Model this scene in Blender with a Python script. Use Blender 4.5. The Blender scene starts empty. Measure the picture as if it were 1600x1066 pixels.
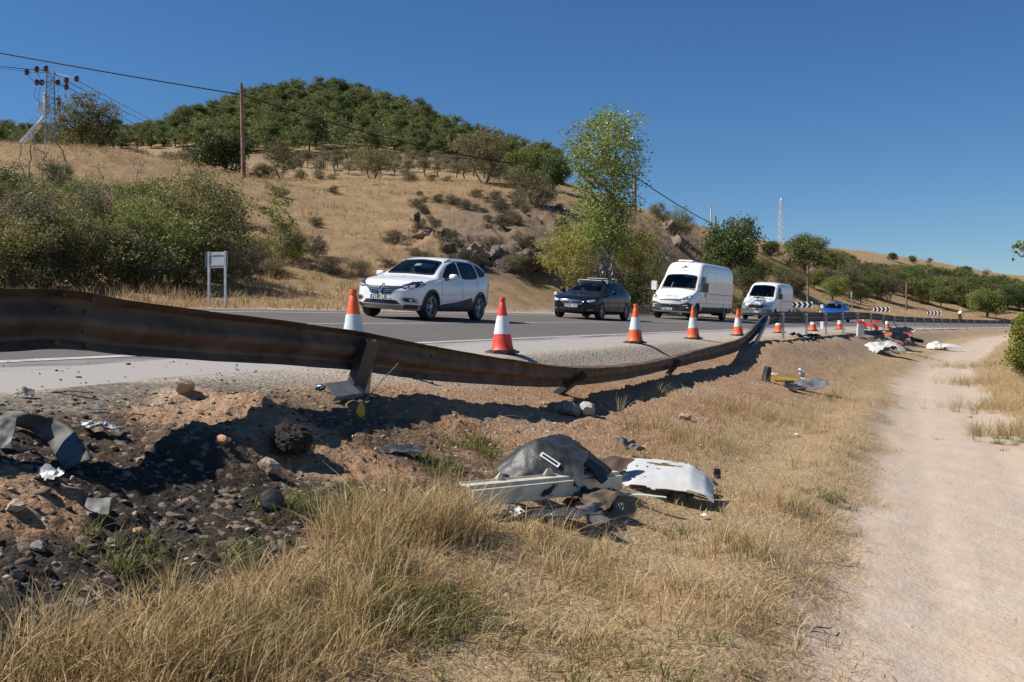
import bpy, bmesh, math, random
import numpy as np
from mathutils import Vector, Matrix, Quaternion
from mathutils.bvhtree import BVHTree

# ------------------------------------------------------------------ camera, sky, sun, exposure
scene = bpy.context.scene
COL = scene.collection
CAMZ = 1.6            # eye height above the footpath
F = 1555.0            # focal length in pixels of a 1600 px wide frame (35 mm)
cam_d = bpy.data.cameras.new('camera'); cam = bpy.data.objects.new('camera', cam_d); COL.objects.link(cam)
cam.location = (0, 0, CAMZ); cam.rotation_euler = (math.radians(90), 0, 0)
cam_d.lens = 35.0; cam_d.sensor_width = 36.0; cam_d.shift_y = -33.0 / 1600.0
cam_d.clip_start = 0.1; cam_d.clip_end = 8000
scene.camera = cam
scene.render.resolution_x = 1024; scene.render.resolution_y = 682

SUN_EL, SUN_AZ = math.radians(48), math.radians(181)      # azimuth measured from +X, counter-clockwise
L = Vector((math.cos(SUN_EL) * math.cos(SUN_AZ), math.cos(SUN_EL) * math.sin(SUN_AZ), math.sin(SUN_EL)))
world = bpy.data.worlds.new('World'); scene.world = world; world.use_nodes = True
wn = world.node_tree.nodes; wl = world.node_tree.links
bg = wn['Background']; sky = wn.new('ShaderNodeTexSky'); sky.sky_type = 'NISHITA'; sky.sun_disc = False
sky.sun_elevation = SUN_EL; sky.sun_rotation = math.atan2(L.x, L.y)
sky.altitude = 900; sky.air_density = 1.0; sky.dust_density = 0.0; sky.ozone_density = 8.0
hsv = wn.new('ShaderNodeHueSaturation'); hsv.inputs['Saturation'].default_value = 1.12
wl.new(sky.outputs[0], hsv.inputs['Color']); wl.new(hsv.outputs[0], bg.inputs[0]); bg.inputs[1].default_value = 0.062
sun_d = bpy.data.lights.new('sun', 'SUN'); sun_d.energy = 4.6; sun_d.angle = math.radians(0.53); sun_d.color = (1, 0.95, 0.87)
sun = bpy.data.objects.new('sun', sun_d); COL.objects.link(sun); sun.location = (-40, 0, 60)
sun.rotation_euler = L.to_track_quat('Z', 'Y').to_euler()
vs = scene.view_settings
vs.view_transform = 'Standard'; vs.look = 'None'; vs.exposure = 0.55; vs.gamma = 1.0; vs.use_curve_mapping = False
scene.cycles.max_bounces = 6; scene.cycles.transparent_max_bounces = 12

# ------------------------------------------------------------------ helpers
rng = np.random.default_rng(7)
random.seed(7)

def tag(o, label, cat, group=None):
    o['label'] = label; o['category'] = cat
    if group: o['group'] = group
    return o

def structure(o):
    o['kind'] = 'structure'; return o

def stuff(o, label=None, cat=None):
    o['kind'] = 'stuff'
    if label: o['label'] = label; o['category'] = cat
    return o

def empty(name, loc=(0, 0, 0), rz=0.0):
    o = bpy.data.objects.new(name, None); COL.objects.link(o)
    o.location = loc; o.rotation_euler = (0, 0, rz); o.empty_display_size = 0.2
    return o

def link(name, me, parent=None):
    o = bpy.data.objects.new(name, me); COL.objects.link(o)
    if parent is not None: o.parent = parent
    return o

def np_mesh(name, V, Fc, mats, smooth=False, mat_idx=None):
    """V (n,3), Fc (m,k) with k 3 or 4 -> mesh"""
    me = bpy.data.meshes.new(name)
    V = np.ascontiguousarray(V, dtype=np.float32); Fc = np.ascontiguousarray(Fc, dtype=np.int32)
    m, k = Fc.shape
    me.vertices.add(len(V)); me.vertices.foreach_set('co', V.ravel())
    me.loops.add(m * k); me.loops.foreach_set('vertex_index', Fc.ravel())
    me.polygons.add(m); me.polygons.foreach_set('loop_start', np.arange(0, m * k, k, dtype=np.int32))
    if smooth: me.polygons.foreach_set('use_smooth', np.ones(m, dtype=bool))
    if not isinstance(mats, (list, tuple)): mats = [mats]
    for mm in mats: me.materials.append(mm)
    if mat_idx is not None: me.polygons.foreach_set('material_index', np.asarray(mat_idx, dtype=np.int32))
    me.update(calc_edges=True)
    return me

class MB:
    """collects simple solids, then builds ONE mesh"""
    def __init__(s): s.v = []; s.f = []; s.mi = []
    def add(s, vs_, fs, mi=0):
        o = len(s.v); s.v.extend([tuple(p) for p in vs_]); s.f.extend([tuple(i + o for i in f) for f in fs]); s.mi.extend([mi] * len(fs)); return s
    def box(s, c, d, rot=None, mi=0, taper=(1, 1)):
        hx, hy, hz = d[0] / 2, d[1] / 2, d[2] / 2
        P = [Vector((sx * hx * (taper[0] if sz > 0 else 1), sy * hy * (taper[1] if sz > 0 else 1), sz * hz)) for sz in (-1, 1) for sx, sy in ((-1, -1), (1, -1), (1, 1), (-1, 1))]
        if rot is not None: P = [rot @ p for p in P]
        c = Vector(c)
        return s.add([p + c for p in P], [(3, 2, 1, 0), (4, 5, 6, 7), (0, 1, 5, 4), (1, 2, 6, 5), (2, 3, 7, 6), (3, 0, 4, 7)], mi)
    def tube(s, p0, p1, r0, r1=None, n=8, caps=True, mi=0):
        r1 = r0 if r1 is None else r1
        p0 = Vector(p0); p1 = Vector(p1); a = (p1 - p0)
        if a.length < 1e-6: return s
        a.normalize(); b = a.orthogonal().normalized(); c = a.cross(b)
        vs_ = []
        for p, r in ((p0, r0), (p1, r1)):
            for i in range(n):
                t = 2 * math.pi * i / n
                vs_.append(p + (b * math.cos(t) + c * math.sin(t)) * r)
        fs = [(i, (i + 1) % n, n + (i + 1) % n, n + i) for i in range(n)]
        if caps: fs += [tuple(range(n - 1, -1, -1)), tuple(range(n, 2 * n))]
        return s.add(vs_, fs, mi)
    def path(s, pts, r, n=6, mi=0, closed=False):
        """continuous tube along points; r a number or list"""
        pts = [Vector(p) for p in pts]; m = len(pts)
        rr = r if isinstance(r, (list, tuple)) else [r] * m
        vs_ = []; ref = None
        for i, p in enumerate(pts):
            if closed: t = pts[(i + 1) % m] - pts[i - 1]
            else: t = pts[min(i + 1, m - 1)] - pts[max(i - 1, 0)]
            t.normalize()
            if ref is None: ref = t.orthogonal().normalized()
            b = (ref - t * ref.dot(t)).normalized(); ref = b; c = t.cross(b)
            for k in range(n):
                q = 2 * math.pi * k / n
                vs_.append(p + (b * math.cos(q) + c * math.sin(q)) * rr[i])
        fs = []
        for i in range(m if closed else m - 1):
            j = (i + 1) % m
            for k in range(n): fs.append((i * n + k, i * n + (k + 1) % n, j * n + (k + 1) % n, j * n + k))
        if not closed: fs += [tuple(range(n - 1, -1, -1)), tuple(range((m - 1) * n, m * n))]
        return s.add(vs_, fs, mi)
    def lathe(s, prof, n=24, M=None, mi=0):
        """prof [(r,z)] round local Z, closed at r=0 ends by tiny caps"""
        vs_ = []
        for r, z in prof:
            for i in range(n):
                t = 2 * math.pi * i / n; p = Vector((r * math.cos(t), r * math.sin(t), z))
                vs_.append(M @ p if M is not None else p)
        fs = []
        for j in range(len(prof) - 1):
            for i in range(n): fs.append((j * n + i, j * n + (i + 1) % n, (j + 1) * n + (i + 1) % n, (j + 1) * n + i))
        fs += [tuple(range(n - 1, -1, -1)), tuple(range((len(prof) - 1) * n, len(prof) * n))]
        return s.add(vs_, fs, mi)
    def prism(s, poly, t0, t1, fn, mi=0):
        """poly list of 2D points, extruded between t0,t1; fn(a,b,t)->3D"""
        n = len(poly)
        vs_ = [fn(a, b, t0) for a, b in poly] + [fn(a, b, t1) for a, b in poly]
        fs = [tuple(range(n - 1, -1, -1)), tuple(range(n, 2 * n))] + [(i, (i + 1) % n, n + (i + 1) % n, n + i) for i in range(n)]
        return s.add(vs_, fs, mi)
    def mesh(s, name, mats, smooth=False):
        me = bpy.data.meshes.new(name); me.from_pydata([tuple(p) for p in s.v], [], s.f)
        if not isinstance(mats, (list, tuple)): mats = [mats]
        for m in mats: me.materials.append(m)
        if len(mats) > 1: me.polygons.foreach_set('material_index', np.asarray(s.mi, dtype=np.int32))
        if smooth: me.polygons.foreach_set('use_smooth', np.ones(len(s.f), dtype=bool))
        bm = bmesh.new(); bm.from_mesh(me); bmesh.ops.recalc_face_normals(bm, faces=bm.faces); bm.to_mesh(me); bm.free()
        me.update(); return me
    def build(s, name, mats, parent=None, smooth=False, angle=None):
        me = s.mesh(name, mats, smooth)
        if angle is not None: me.set_sharp_from_angle(angle=math.radians(angle))
        return link(name, me, parent)

def ss(a, b, x):
    t = np.clip((x - a) / (b - a), 0, 1); return t * t * (3 - 2 * t)

def _hash(ix, iy, seed):
    h = (ix.astype(np.int64) * 374761393 + iy.astype(np.int64) * 668265263 + seed * 974711) & 0x7fffffff
    h = ((h ^ (h >> 13)) * 1274126177) & 0x7fffffff
    return ((h ^ (h >> 16)) & 0xffff) / 65535.0

def vnoise(x, y, seed=0):
    x = np.asarray(x, float); y = np.asarray(y, float)
    ix = np.floor(x); iy = np.floor(y); fx = x - ix; fy = y - iy
    fx = fx * fx * fx * (fx * (fx * 6 - 15) + 10); fy = fy * fy * fy * (fy * (fy * 6 - 15) + 10)
    a = _hash(ix, iy, seed); b = _hash(ix + 1, iy, seed); c = _hash(ix, iy + 1, seed); d = _hash(ix + 1, iy + 1, seed)
    return (a * (1 - fx) + b * fx) * (1 - fy) + (c * (1 - fx) + d * fx) * fy * 1.0 - 0.5

def fbm(x, y, oct=4, seed=0, gain=0.5):
    s = 0; a = 1.0; t = 0
    for o in range(oct):
        s = s + a * vnoise(x * 2 ** o + 17.3 * o, y * 2 ** o - 9.1 * o, seed + o); t += a; a *= gain
    return s / t * 2            # about -1..1

# ------------------------------------------------------------------ procedural materials
def nodes_of(name):
    m = bpy.data.materials.new(name); m.use_nodes = True
    nt = m.node_tree; return m, nt, nt.nodes, nt.links, nt.nodes['Principled BSDF']

def mixc(nt, fac, a, b, blend='MIX'):
    n = nt.nodes.new('ShaderNodeMix'); n.data_type = 'RGBA'; n.blend_type = blend
    for sock, val in ((n.inputs[0], fac), (n.inputs[6], a), (n.inputs[7], b)):
        if isinstance(val, (int, float)): sock.default_value = val
        elif isinstance(val, tuple): sock.default_value = (val[0], val[1], val[2], 1)
        else: nt.links.new(val, sock)
    return n.outputs[2]

def noise_out(nt, scale, detail=4, rough=0.55, coord='Object', lo=0.35, hi=0.65, vec=None):
    if vec is None:
        tc = nt.nodes.new('ShaderNodeTexCoord'); vec = tc.outputs[coord]
    n = nt.nodes.new('ShaderNodeTexNoise'); n.inputs['Scale'].default_value = scale; n.inputs['Detail'].default_value = detail; n.inputs['Roughness'].default_value = rough
    nt.links.new(vec, n.inputs['Vector'])
    r = nt.nodes.new('ShaderNodeMapRange'); r.inputs[1].default_value = lo; r.inputs[2].default_value = hi
    nt.links.new(n.outputs[0], r.inputs[0]); return r.outputs[0]

def math_n(nt, op, a, b=None, clamp=False):
    n = nt.nodes.new('ShaderNodeMath'); n.operation = op; n.use_clamp = clamp
    for i, v in enumerate((a, b)):
        if v is None: continue
        if isinstance(v, (int, float)): n.inputs[i].default_value = v
        else: nt.links.new(v, n.inputs[i])
    return n.outputs[0]

def bump(nt, bs, height, strength=0.3, dist=0.02):
    b = nt.nodes.new('ShaderNodeBump'); b.inputs['Strength'].default_value = strength; b.inputs['Distance'].default_value = dist
    nt.links.new(height, b.inputs['Height']); nt.links.new(b.outputs[0], bs.inputs['Normal'])

def M(name, c, rough=0.6, metal=0.0, var=0.15, scale=6.0, dirt=None, dirt_amt=0.5, bmp=0.0, coat=0.0, spec=0.5, dscale=None):
    m, nt, N, Lk, bs = nodes_of(name)
    f = noise_out(nt, scale)
    col = mixc(nt, f, tuple(x * (1 - var) for x in c), tuple(min(1, x * (1 + var)) for x in c))
    if dirt is not None:
        f2 = noise_out(nt, dscale or scale * 0.6, 6, 0.65, lo=0.5, hi=0.75)
        f2 = math_n(nt, 'MULTIPLY', f2, dirt_amt)
        col = mixc(nt, f2, col, dirt)
    Lk.new(col, bs.inputs['Base Color'])
    bs.inputs['Roughness'].default_value = rough; bs.inputs['Metallic'].default_value = metal
    bs.inputs['Coat Weight'].default_value = coat; bs.inputs['Coat Roughness'].default_value = 0.05
    bs.inputs['Specular IOR Level'].default_value = spec
    if bmp: bump(nt, bs, noise_out(nt, scale * 3, 5), bmp, 0.02)
    return m

def leaf_mat(name, cols, trans=0.35, rough=0.55, spec=0.3):
    """cols: colours picked leaf by leaf"""
    m, nt, N, Lk, bs = nodes_of(name)
    g = N.new('ShaderNodeNewGeometry'); r = N.new('ShaderNodeValToRGB'); r.color_ramp.interpolation = 'LINEAR'
    while len(r.color_ramp.elements) < len(cols): r.color_ramp.elements.new(0.5)
    for i, c in enumerate(cols):
        r.color_ramp.elements[i].position = i / max(1, len(cols) - 1); r.color_ramp.elements[i].color = (*c, 1)
    Lk.new(g.outputs['Random Per Island'], r.inputs[0])
    oi = N.new('ShaderNodeObjectInfo')
    hv = N.new('ShaderNodeHueSaturation'); mr = N.new('ShaderNodeMapRange'); mr.inputs[3].default_value = 0.75; mr.inputs[4].default_value = 1.25
    Lk.new(oi.outputs['Random'], mr.inputs[0]); Lk.new(mr.outputs[0], hv.inputs['Value']); Lk.new(r.outputs[0], hv.inputs['Color'])
    Lk.new(hv.outputs[0], bs.inputs['Base Color']); bs.inputs['Roughness'].default_value = rough; bs.inputs['Specular IOR Level'].default_value = spec
    if trans > 0:
        t = N.new('ShaderNodeBsdfTranslucent'); Lk.new(hv.outputs[0], t.inputs[0])
        mx = N.new('ShaderNodeMixShader'); mx.inputs[0].default_value = trans
        Lk.new(bs.outputs[0], mx.inputs[1]); Lk.new(t.outputs[0], mx.inputs[2])
        Lk.new(mx.outputs[0], N['Material Output'].inputs[0])
    return m
# ------------------------------------------------------------------ the lie of the land
RAD = 450.0; U0 = 25.0
A0 = math.radians(24.7)
DX, DY = math.sin(A0), math.cos(A0)             # along the road, away from the camera
NX, NY = -DY, DX                                # across the road, away from the path
CX, CY = U0 * DX - NX * RAD, U0 * DY - NY * RAD   # centre of the bend

def uv_of(x, y):
    wx = np.asarray(x, float) - CX; wy = np.asarray(y, float) - CY
    r = np.hypot(wx, wy)
    a = np.arctan2(NY * wx - NX * wy, NX * wx + NY * wy)
    return U0 + RAD * a, r - RAD

def xy_of(u, v):
    a = (np.asarray(u, float) - U0) / RAD; c = np.cos(a); s = np.sin(a)
    nx = NX * c + NY * s; ny = -NX * s + NY * c
    return CX + (RAD + v) * nx, CY + (RAD + v) * ny

def heading(u):
    """unit vector along the road at u"""
    a = A0 + (u - U0) / RAD; return math.sin(a), math.cos(a)

def grade(u): return 0.005 * np.maximum(0, u - 50) + 0 * u
ROAD0, ROAD1 = 5.95, 16.0
def road_z(u, v): return CAMZ - 0.45 + 0.07 * (v - 5.9) - grade(u)
def low_z(u): return 0.42 * ss(30, 75, u) - 0.55 * np.maximum(0, grade(u) - 0.3)

_cols = {
 -600: [(20,478),(24,440),(34,360),(46,290),(60,235),(85,238),(130,238),(190,236),(280,228)],
 0:    [(20,478),(25,450),(36,375),(48,295),(62,237),(88,240),(130,240),(190,238),(280,228)],
 200:  [(23,477),(28,452),(40,375),(54,300),(68,245),(90,247),(140,246),(200,242),(300,234)],
 380:  [(27,476),(32,452),(46,380),(60,318),(76,281),(95,280),(150,262),(215,240),(335,184)],
 470:  [(29.5,475),(35,450),(48,385),(62,330),(78,287),(98,284),(155,260),(215,240),(335,150)],
 560:  [(32,475),(38,448),(50,385),(64,330),(80,288),(100,285),(155,260),(215,239),(335,154)],
 650:  [(35.5,475),(41,448),(51,388),(64,335),(82,289),(102,286),(155,264),(215,243),(325,192)],
 720:  [(38,475),(43,448),(52,390),(63,342),(82,290),(104,287),(155,268),(215,250),(310,243)],
 830:  [(43,474),(47,445),(52,395),(60,345),(80,296),(104,292),(155,282),(215,274),(300,270)],
 960:  [(52,476),(57,445),(64,400),(74,350),(90,314),(110,313),(160,316),(215,318),(300,318)],
 1060: [(62,478),(68,455),(77,415),(88,378),(105,352),(125,352),(170,352),(220,350),(300,350)],
 1150: [(80,480),(88,462),(100,432),(116,405),(140,383),(165,378),(195,375),(230,372),(310,374)],
 1220: [(95,484),(108,466),(125,445),(150,420),(180,400),(205,392),(225,388),(245,385),(320,388)],
 1330: [(112,489),(128,474),(148,456),(175,436),(205,415),(230,402),(250,396),(275,391),(340,390)],
 1450: [(132,493),(150,485),(175,470),(205,453),(235,436),(260,424),(285,415),(310,410),(380,408)],
 1600: [(165,498),(185,491),(210,482),(240,468),(270,455),(300,446),(330,441),(360,438),(420,437)],
 2300: [(260,499),(280,495),(310,488),(340,480),(370,470),(400,460),(430,452),(460,446),(520,444)],
}
_xs = sorted(_cols); _rays = np.array([(x - 800) / F for x in _xs])
_KD = np.array([[k[0] for k in _cols[x]] for x in _xs], float)
_KZ = np.array([[CAMZ + (500 - k[1]) / F * k[0] for k in _cols[x]] for x in _xs], float)
# soften the profiles across the view so that no crease runs up the slope
_fr = np.linspace(_rays[0], _rays[-1], 700); _w = np.exp(-0.5 * (np.arange(-45, 46) / 15.0) ** 2); _w /= _w.sum()
def _soft(K):
    out = []
    for k in range(K.shape[1]):
        q = np.interp(_fr, _rays, K[:, k]); q = np.concatenate([np.full(45, q[0]), q, np.full(45, q[-1])]); out.append(np.convolve(q, _w, 'valid'))
    return np.array(out).T
_KD = _soft(_KD); _KZ = _soft(_KZ); _rays = _fr
# distance along each ray to the far edge of the road
_er = np.linspace(-1.0, 1.1, 300); _ed = []
for r_ in _er:
    dd = np.linspace(5, 900, 9000); u_, v_ = uv_of(r_ * dd, dd)
    k_ = np.argmax(v_ > ROAD1); _ed.append(dd[k_])
_ed = np.array(_ed)

def hill_z(x, y):
    ray = np.clip(x / np.maximum(y, 0.5), -1.0, 1.1); d = y
    ed = np.interp(ray, _er, _ed)
    ex, ey = ray * ed, ed
    eu, ev = uv_of(ex, ey)
    kd = [ed]; kz = [road_z(eu, ev) - 0.05]
    for k in range(_KD.shape[1]):
        dk = np.interp(ray, _rays, _KD[:, k]); zk = np.interp(ray, _rays, _KZ[:, k])
        dk = np.maximum(dk, kd[-1] + 1.5); kd.append(dk); kz.append(zk)
    kd.append(kd[-1] + 1200); kz.append(kz[-1] * 0.4)
    z = np.where(d < kd[0], kz[0], 0.0)
    n = len(kd)
    # slopes for a smooth profile
    sl = [(kz[i + 1] - kz[i]) / (kd[i + 1] - kd[i]) for i in range(n - 1)]
    ms = [sl[0] * 0 + 0.02] + [(sl[i - 1] + sl[i]) / 2 for i in range(1, n - 1)] + [sl[-1]]
    for i in range(n - 1):
        h = kd[i + 1] - kd[i]; t = (d - kd[i]) / h; msk = (t >= 0) & (t < 1)
        t = np.clip(t, 0, 1)
        m0 = np.clip(ms[i], -2 * np.abs(sl[i]), 2 * np.abs(sl[i]) + 1e-6); m1 = np.clip(ms[i + 1], -2 * np.abs(sl[i]), 2 * np.abs(sl[i]) + 1e-6)
        zz = (2 * t**3 - 3 * t**2 + 1) * kz[i] + (t**3 - 2 * t**2 + t) * h * m0 + (-2 * t**3 + 3 * t**2) * kz[i + 1] + (t**3 - t**2) * h * m1
        z = np.where(msk, zz, z)
    z = np.where(d >= kd[-1], kz[-1], z)
    e = d - ed
    z = z + fbm(x * 0.12, y * 0.12, 4, 3) * 0.55 * ss(4, 25, e) + fbm(x * 0.9, y * 0.9, 3, 5) * 0.14 * ss(1, 6, e)
    # craggy ledges of the cutting
    for cx, cy, cr in CRAGS:
        z = z + np.exp(-((x - cx) ** 2 + (y - cy) ** 2) / (cr * cr)) * (0.8 * (1 - np.abs(fbm(x * 0.6, y * 0.6, 5, 15, 0.6)) * 2) - 0.35)
    return z

def path_v(u): return 0.02 + 0.75 * ss(3, 32, u) + 0.06 * np.sin(u * 0.21)

def near_z(u, v):
    zs = CAMZ - 0.45 - 0.06 * (5.9 - v) - grade(u)              # shoulder, falling gently to its edge
    lo = low_z(u) + 0.30 * ss(1.3, 2.9, v) * ss(60, 30, u)
    edge = 4.42 - 0.22 * ss(24, 29, u) + 0.08 * np.sin(u * 0.9) + 0.13 * fbm(u * 0.7, v * 0 + 3.0, 3, 11)
    toe = 2.75 + 0.15 * fbm(u * 0.5, v * 0 + 8.0, 3, 12)
    t = np.clip((v - toe) / (edge - toe), 0, 1); t = t * t * (3 - 2 * t) * 0.55 + t * 0.45
    z = lo + (zs - lo) * t
    # stretch where the crash dug the shoulder away: a gentler fall from the asphalt edge
    burnt_fall = np.interp(v, [0.9, 1.6, 2.5, 3.3, 3.8, 4.3, 4.7, 5.4, 5.95], [0.0, 0.17, 0.37, 0.56, 0.69, 0.88, 1.0, 1.08, 1.153])
    dug = np.interp(v, [0.9, 1.6, 2.9, 3.5, 4.0, 4.6, 5.2, 5.7, 5.95], [0.0, 0.12, 0.25, 0.38, 0.50, 0.65, 0.86, 1.10, 1.153])
    k = ss(6.8, 10.8, u); fall = burnt_fall * (1 - k) + dug * k
    wd = ss(24.5, 20.5, u) * ss(0.9, 1.6, v)
    z = z * (1 - wd) + fall * wd
    # churned, burnt bank
    burn = ss(11.0, 6.0, u) * ss(2.7, 3.3, v) * ss(5.6, 4.9, v)
    mid = ss(2.9, 3.5, v) * ss(5.0, 4.4, v) * ss(75, 40, u)
    rough = np.maximum(burn, 0.9 * mid)
    z = z + rough * (fbm(u * 2.1, v * 2.1, 5, 21, 0.6) * 0.05 + np.abs(fbm(u * 7, v * 7, 3, 31)) * 0.04 + fbm(u * 19, v * 19, 3, 33) * 0.016)
    rills = mid * ss(20, 26, u)
    z = z - rills * 0.09 * np.abs(np.sin(u * 5.0 + v * 1.2 + 2 * fbm(u * 0.8, v, 2, 41))) ** 3
    # mounds and hollows left by the crash
    for (mu, mv, rad, h) in MOUNDS:
        z = z + h * np.exp(-((u - mu) ** 2 + (v - mv) ** 2) / (rad * rad))
    z = z - 0.09 * np.exp(-((v - 2.2) / 0.5) ** 2) * ss(40, 20, u)          # shallow ditch
    pv = path_v(u)
    onp = np.exp(-((v - pv) / 1.0) ** 4)
    z = z - 0.05 * onp
    z = z + (1 - onp) * ss(3.2, 1.5, v) * (fbm(u * 1.3, v * 1.3, 4, 51) * 0.05 + 0.02)
    z = z + onp * (fbm(u * 1.7, v * 1.7, 4, 52) * 0.022 + fbm(u * 6, v * 6, 3, 54) * 0.007 - 0.014 * np.exp(-((v - pv - 0.45) / 0.16) ** 2) - 0.014 * np.exp(-((v - pv + 0.45) / 0.16) ** 2))
    z = z + fbm(u * 9, v * 9, 3, 53) * 0.008 * (1 - ss(5.2, 5.8, v))
    return z
MOUNDS = []; CRAGS = []

def terrain_z(x, y):
    x = np.asarray(x, float); y = np.asarray(y, float)
    u, v = uv_of(x, y)
    zn = near_z(u, v)
    zr = road_z(u, v)
    onroad = ss(5.35, 5.9, v)
    z = zn * (1 - onroad) + zr * onroad
    z = z - 0.06 * ss(5.95, 6.5, v) * ss(16.1, 15.7, v)            # bed below the asphalt sheet
    zh = hill_z(x, y)
    h = ss(15.95, 17.5, v)
    return z * (1 - h) + zh * h

def tz(x, y): return float(terrain_z(np.array([x]), np.array([y]))[0])

def G(px, py, dmin=2.0, dmax=420.0):
    """where the line of sight through a photo pixel meets the land"""
    d = np.geomspace(dmin, dmax, 1800); ray = (px - 800) / F
    z = terrain_z(ray * d, d); zl = CAMZ + (500 - py) / F * d
    k = np.argmax(z >= zl)
    if not (z >= zl).any(): k = np.argmin(zl - z)
    return Vector((ray * d[k], d[k], float(z[k])))

def PX(px, py, d): return Vector(((px - 800) / F * d, d, CAMZ + (500 - py) / F * d))

def on_v(px, v, lo=1.5, hi=400):
    """distance at which the column px crosses the line v (along the road)"""
    ray = (px - 800) / F
    for _ in range(50):
        mid = (lo + hi) / 2; _, vv = uv_of(ray * mid, mid)
        if vv < v: lo = mid
        else: hi = mid
    return (lo + hi) / 2

def pix(p):
    return 800 + p[0] / p[1] * F, 500 - (p[2] - CAMZ) / p[1] * F

# small heaps on the bank, given where they show: (photo x, photo y, radius m, height m)
for px, py, rad, h in ((290, 625, 0.28, 0.09), (400, 640, 0.28, 0.09), (340, 690, 0.25, 0.05), (60, 790, 0.35, 0.10), (110, 690, 0.25, -0.06), (455, 720, 0.22, -0.05), (330, 700, 0.22, 0.06),
                       (890, 640, 0.22, 0.07), (940, 660, 0.2, 0.05), (190, 700, 0.3, -0.06), (20, 860, 0.3, 0.06)):
    d0 = 0
    g = G(px, py); u_, v_ = uv_of(g.x, g.y); MOUNDS.append((float(u_), float(v_), rad, h))

CRAGS.extend([(G(px, py).x, G(px, py).y, r) for px, py, r in ((675, 372, 1.5), (715, 385, 1.8), (740, 360, 1.6), (765, 400, 2.0), (790, 370, 1.8), (815, 405, 2.2), (850, 395, 2.2), (880, 360, 2.5), (840, 345, 1.8), (1050, 370, 3.5), (1035, 400, 3.0))])
# one sheet: fine near the camera, coarser with distance
ray_l = np.concatenate([np.linspace(-1.35, -0.56, 30)[:-1], np.linspace(-0.56, 0.56, 290), np.linspace(0.56, 1.35, 30)[1:]])
d_l = [1.0]
while d_l[-1] < 420: d_l.append(d_l[-1] * (1.0062 if d_l[-1] > 3 else 1.02))
while d_l[-1] < 6000: d_l.append(d_l[-1] * 1.06)
d_l = np.array(d_l)
RR, DD = np.meshgrid(ray_l, d_l)
GXx = RR * DD; GYy = DD
GZ = terrain_z(GXx, GYy)
GU, GV = uv_of(GXx, GYy)
nr, nc = GXx.shape
V = np.stack([GXx.ravel(), GYy.ravel(), GZ.ravel()], 1)
ii = np.arange((nr - 1) * (nc - 1)); r_i = ii // (nc - 1); c_i = ii % (nc - 1)
a_ = r_i * nc + c_i
Fq = np.stack([a_, a_ + 1, a_ + nc + 1, a_ + nc], 1)

# what the ground is made of, place by place
u, v = GU.ravel(), GV.ravel(); x_, y_ = V[:, 0], V[:, 1]
pv = path_v(u)
n1 = fbm(x_ * 1.5, y_ * 1.5, 4, 61); n2 = fbm(x_ * 0.5, y_ * 0.5, 4, 62); n3 = fbm(x_ * 4, y_ * 4, 3, 63)
path = ss(1.20, 0.80, np.abs(v - pv) + 0.30 * n1 + 0.12 * n3)
path = np.maximum(path, ss(-1.15, -1.55, v - pv * 0.6 + 0.3 * n1 + 0.3) * ss(-6.5, -5.0, v))
path = np.maximum(path, ss(12.5, 9, y_) * ss(0.2, -0.3, v - pv + 0.3 * n1))
burnt = ss(8.0, 4.8, u + 1.2 * n2) * ss(3.1, 3.5, v + 0.3 * n1) * ss(6.3, 5.6, v + 0.5 * n1)
burnt = np.clip(burnt * (1.0 + 0.7 * n2), 0, 1)
tanheap = np.zeros_like(u)
for px, py, rad in ((330, 625, 0.45), (420, 670, 0.5), (290, 650, 0.35), (480, 700, 0.45), (560, 720, 0.4), (40, 770, 0.3)):
    g = G(px, py); uu, vv = uv_of(g.x, g.y); tanheap = np.maximum(tanheap, np.exp(-((u - uu) ** 2 + (v - vv) ** 2) / rad ** 2))
burnt = burnt * (1 - ss(0.25, 0.6, tanheap + 0.25 * n3))
red = ss(2.8, 3.3, v + 0.2 * n1) * ss(5.5, 4.9, v + 0.3 * n1) * ss(30, 20, u + 3 * n2)
red = np.clip(red * (0.85 + 0.9 * n1 + 0.4 * n2), 0, 1)
grav = ss(2.9, 3.5, v + 0.25 * n1) * ss(16.4, 16.0, v)
hillm = ss(16.0, 16.6, v)
at = np.stack([path, burnt, red, grav], 1)
dust = ss(5.0, 5.6, v + 0.2 * n1) * ss(6.4, 6.0, v)
verge = ss(16.0, 16.2, v) * ss(17.6, 16.6, v + 0.4 * n1)
green = np.clip(n2 * 0.7 + 0.1, 0, 1) * (1 - hillm)
rock = np.zeros_like(u)
ray_ = x_ / y_
sx = 800 + ray_ * F; sy = 500 - (V[:, 2] - CAMZ) / y_ * F
rock = ss(640, 720, sx + 50 * n2) * ss(1010, 930, sx) * ss(302, 330, sy + 14 * n1) * ss(452, 425, sy) * hillm
rock = np.maximum(rock, hillm * ss(1010, 1040, sx + 20 * n2) * ss(1120, 1080, sx) * ss(330, 352, sy) * ss(430, 400, sy))
rock = np.maximum(rock, hillm * ss(105, 150, y_) * ss(260, 240, sy) * ss(230, 240, sy) * ss(350, 420, sx))
at2 = np.stack([hillm, dust, np.maximum(verge, 0), rock], 1)

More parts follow.
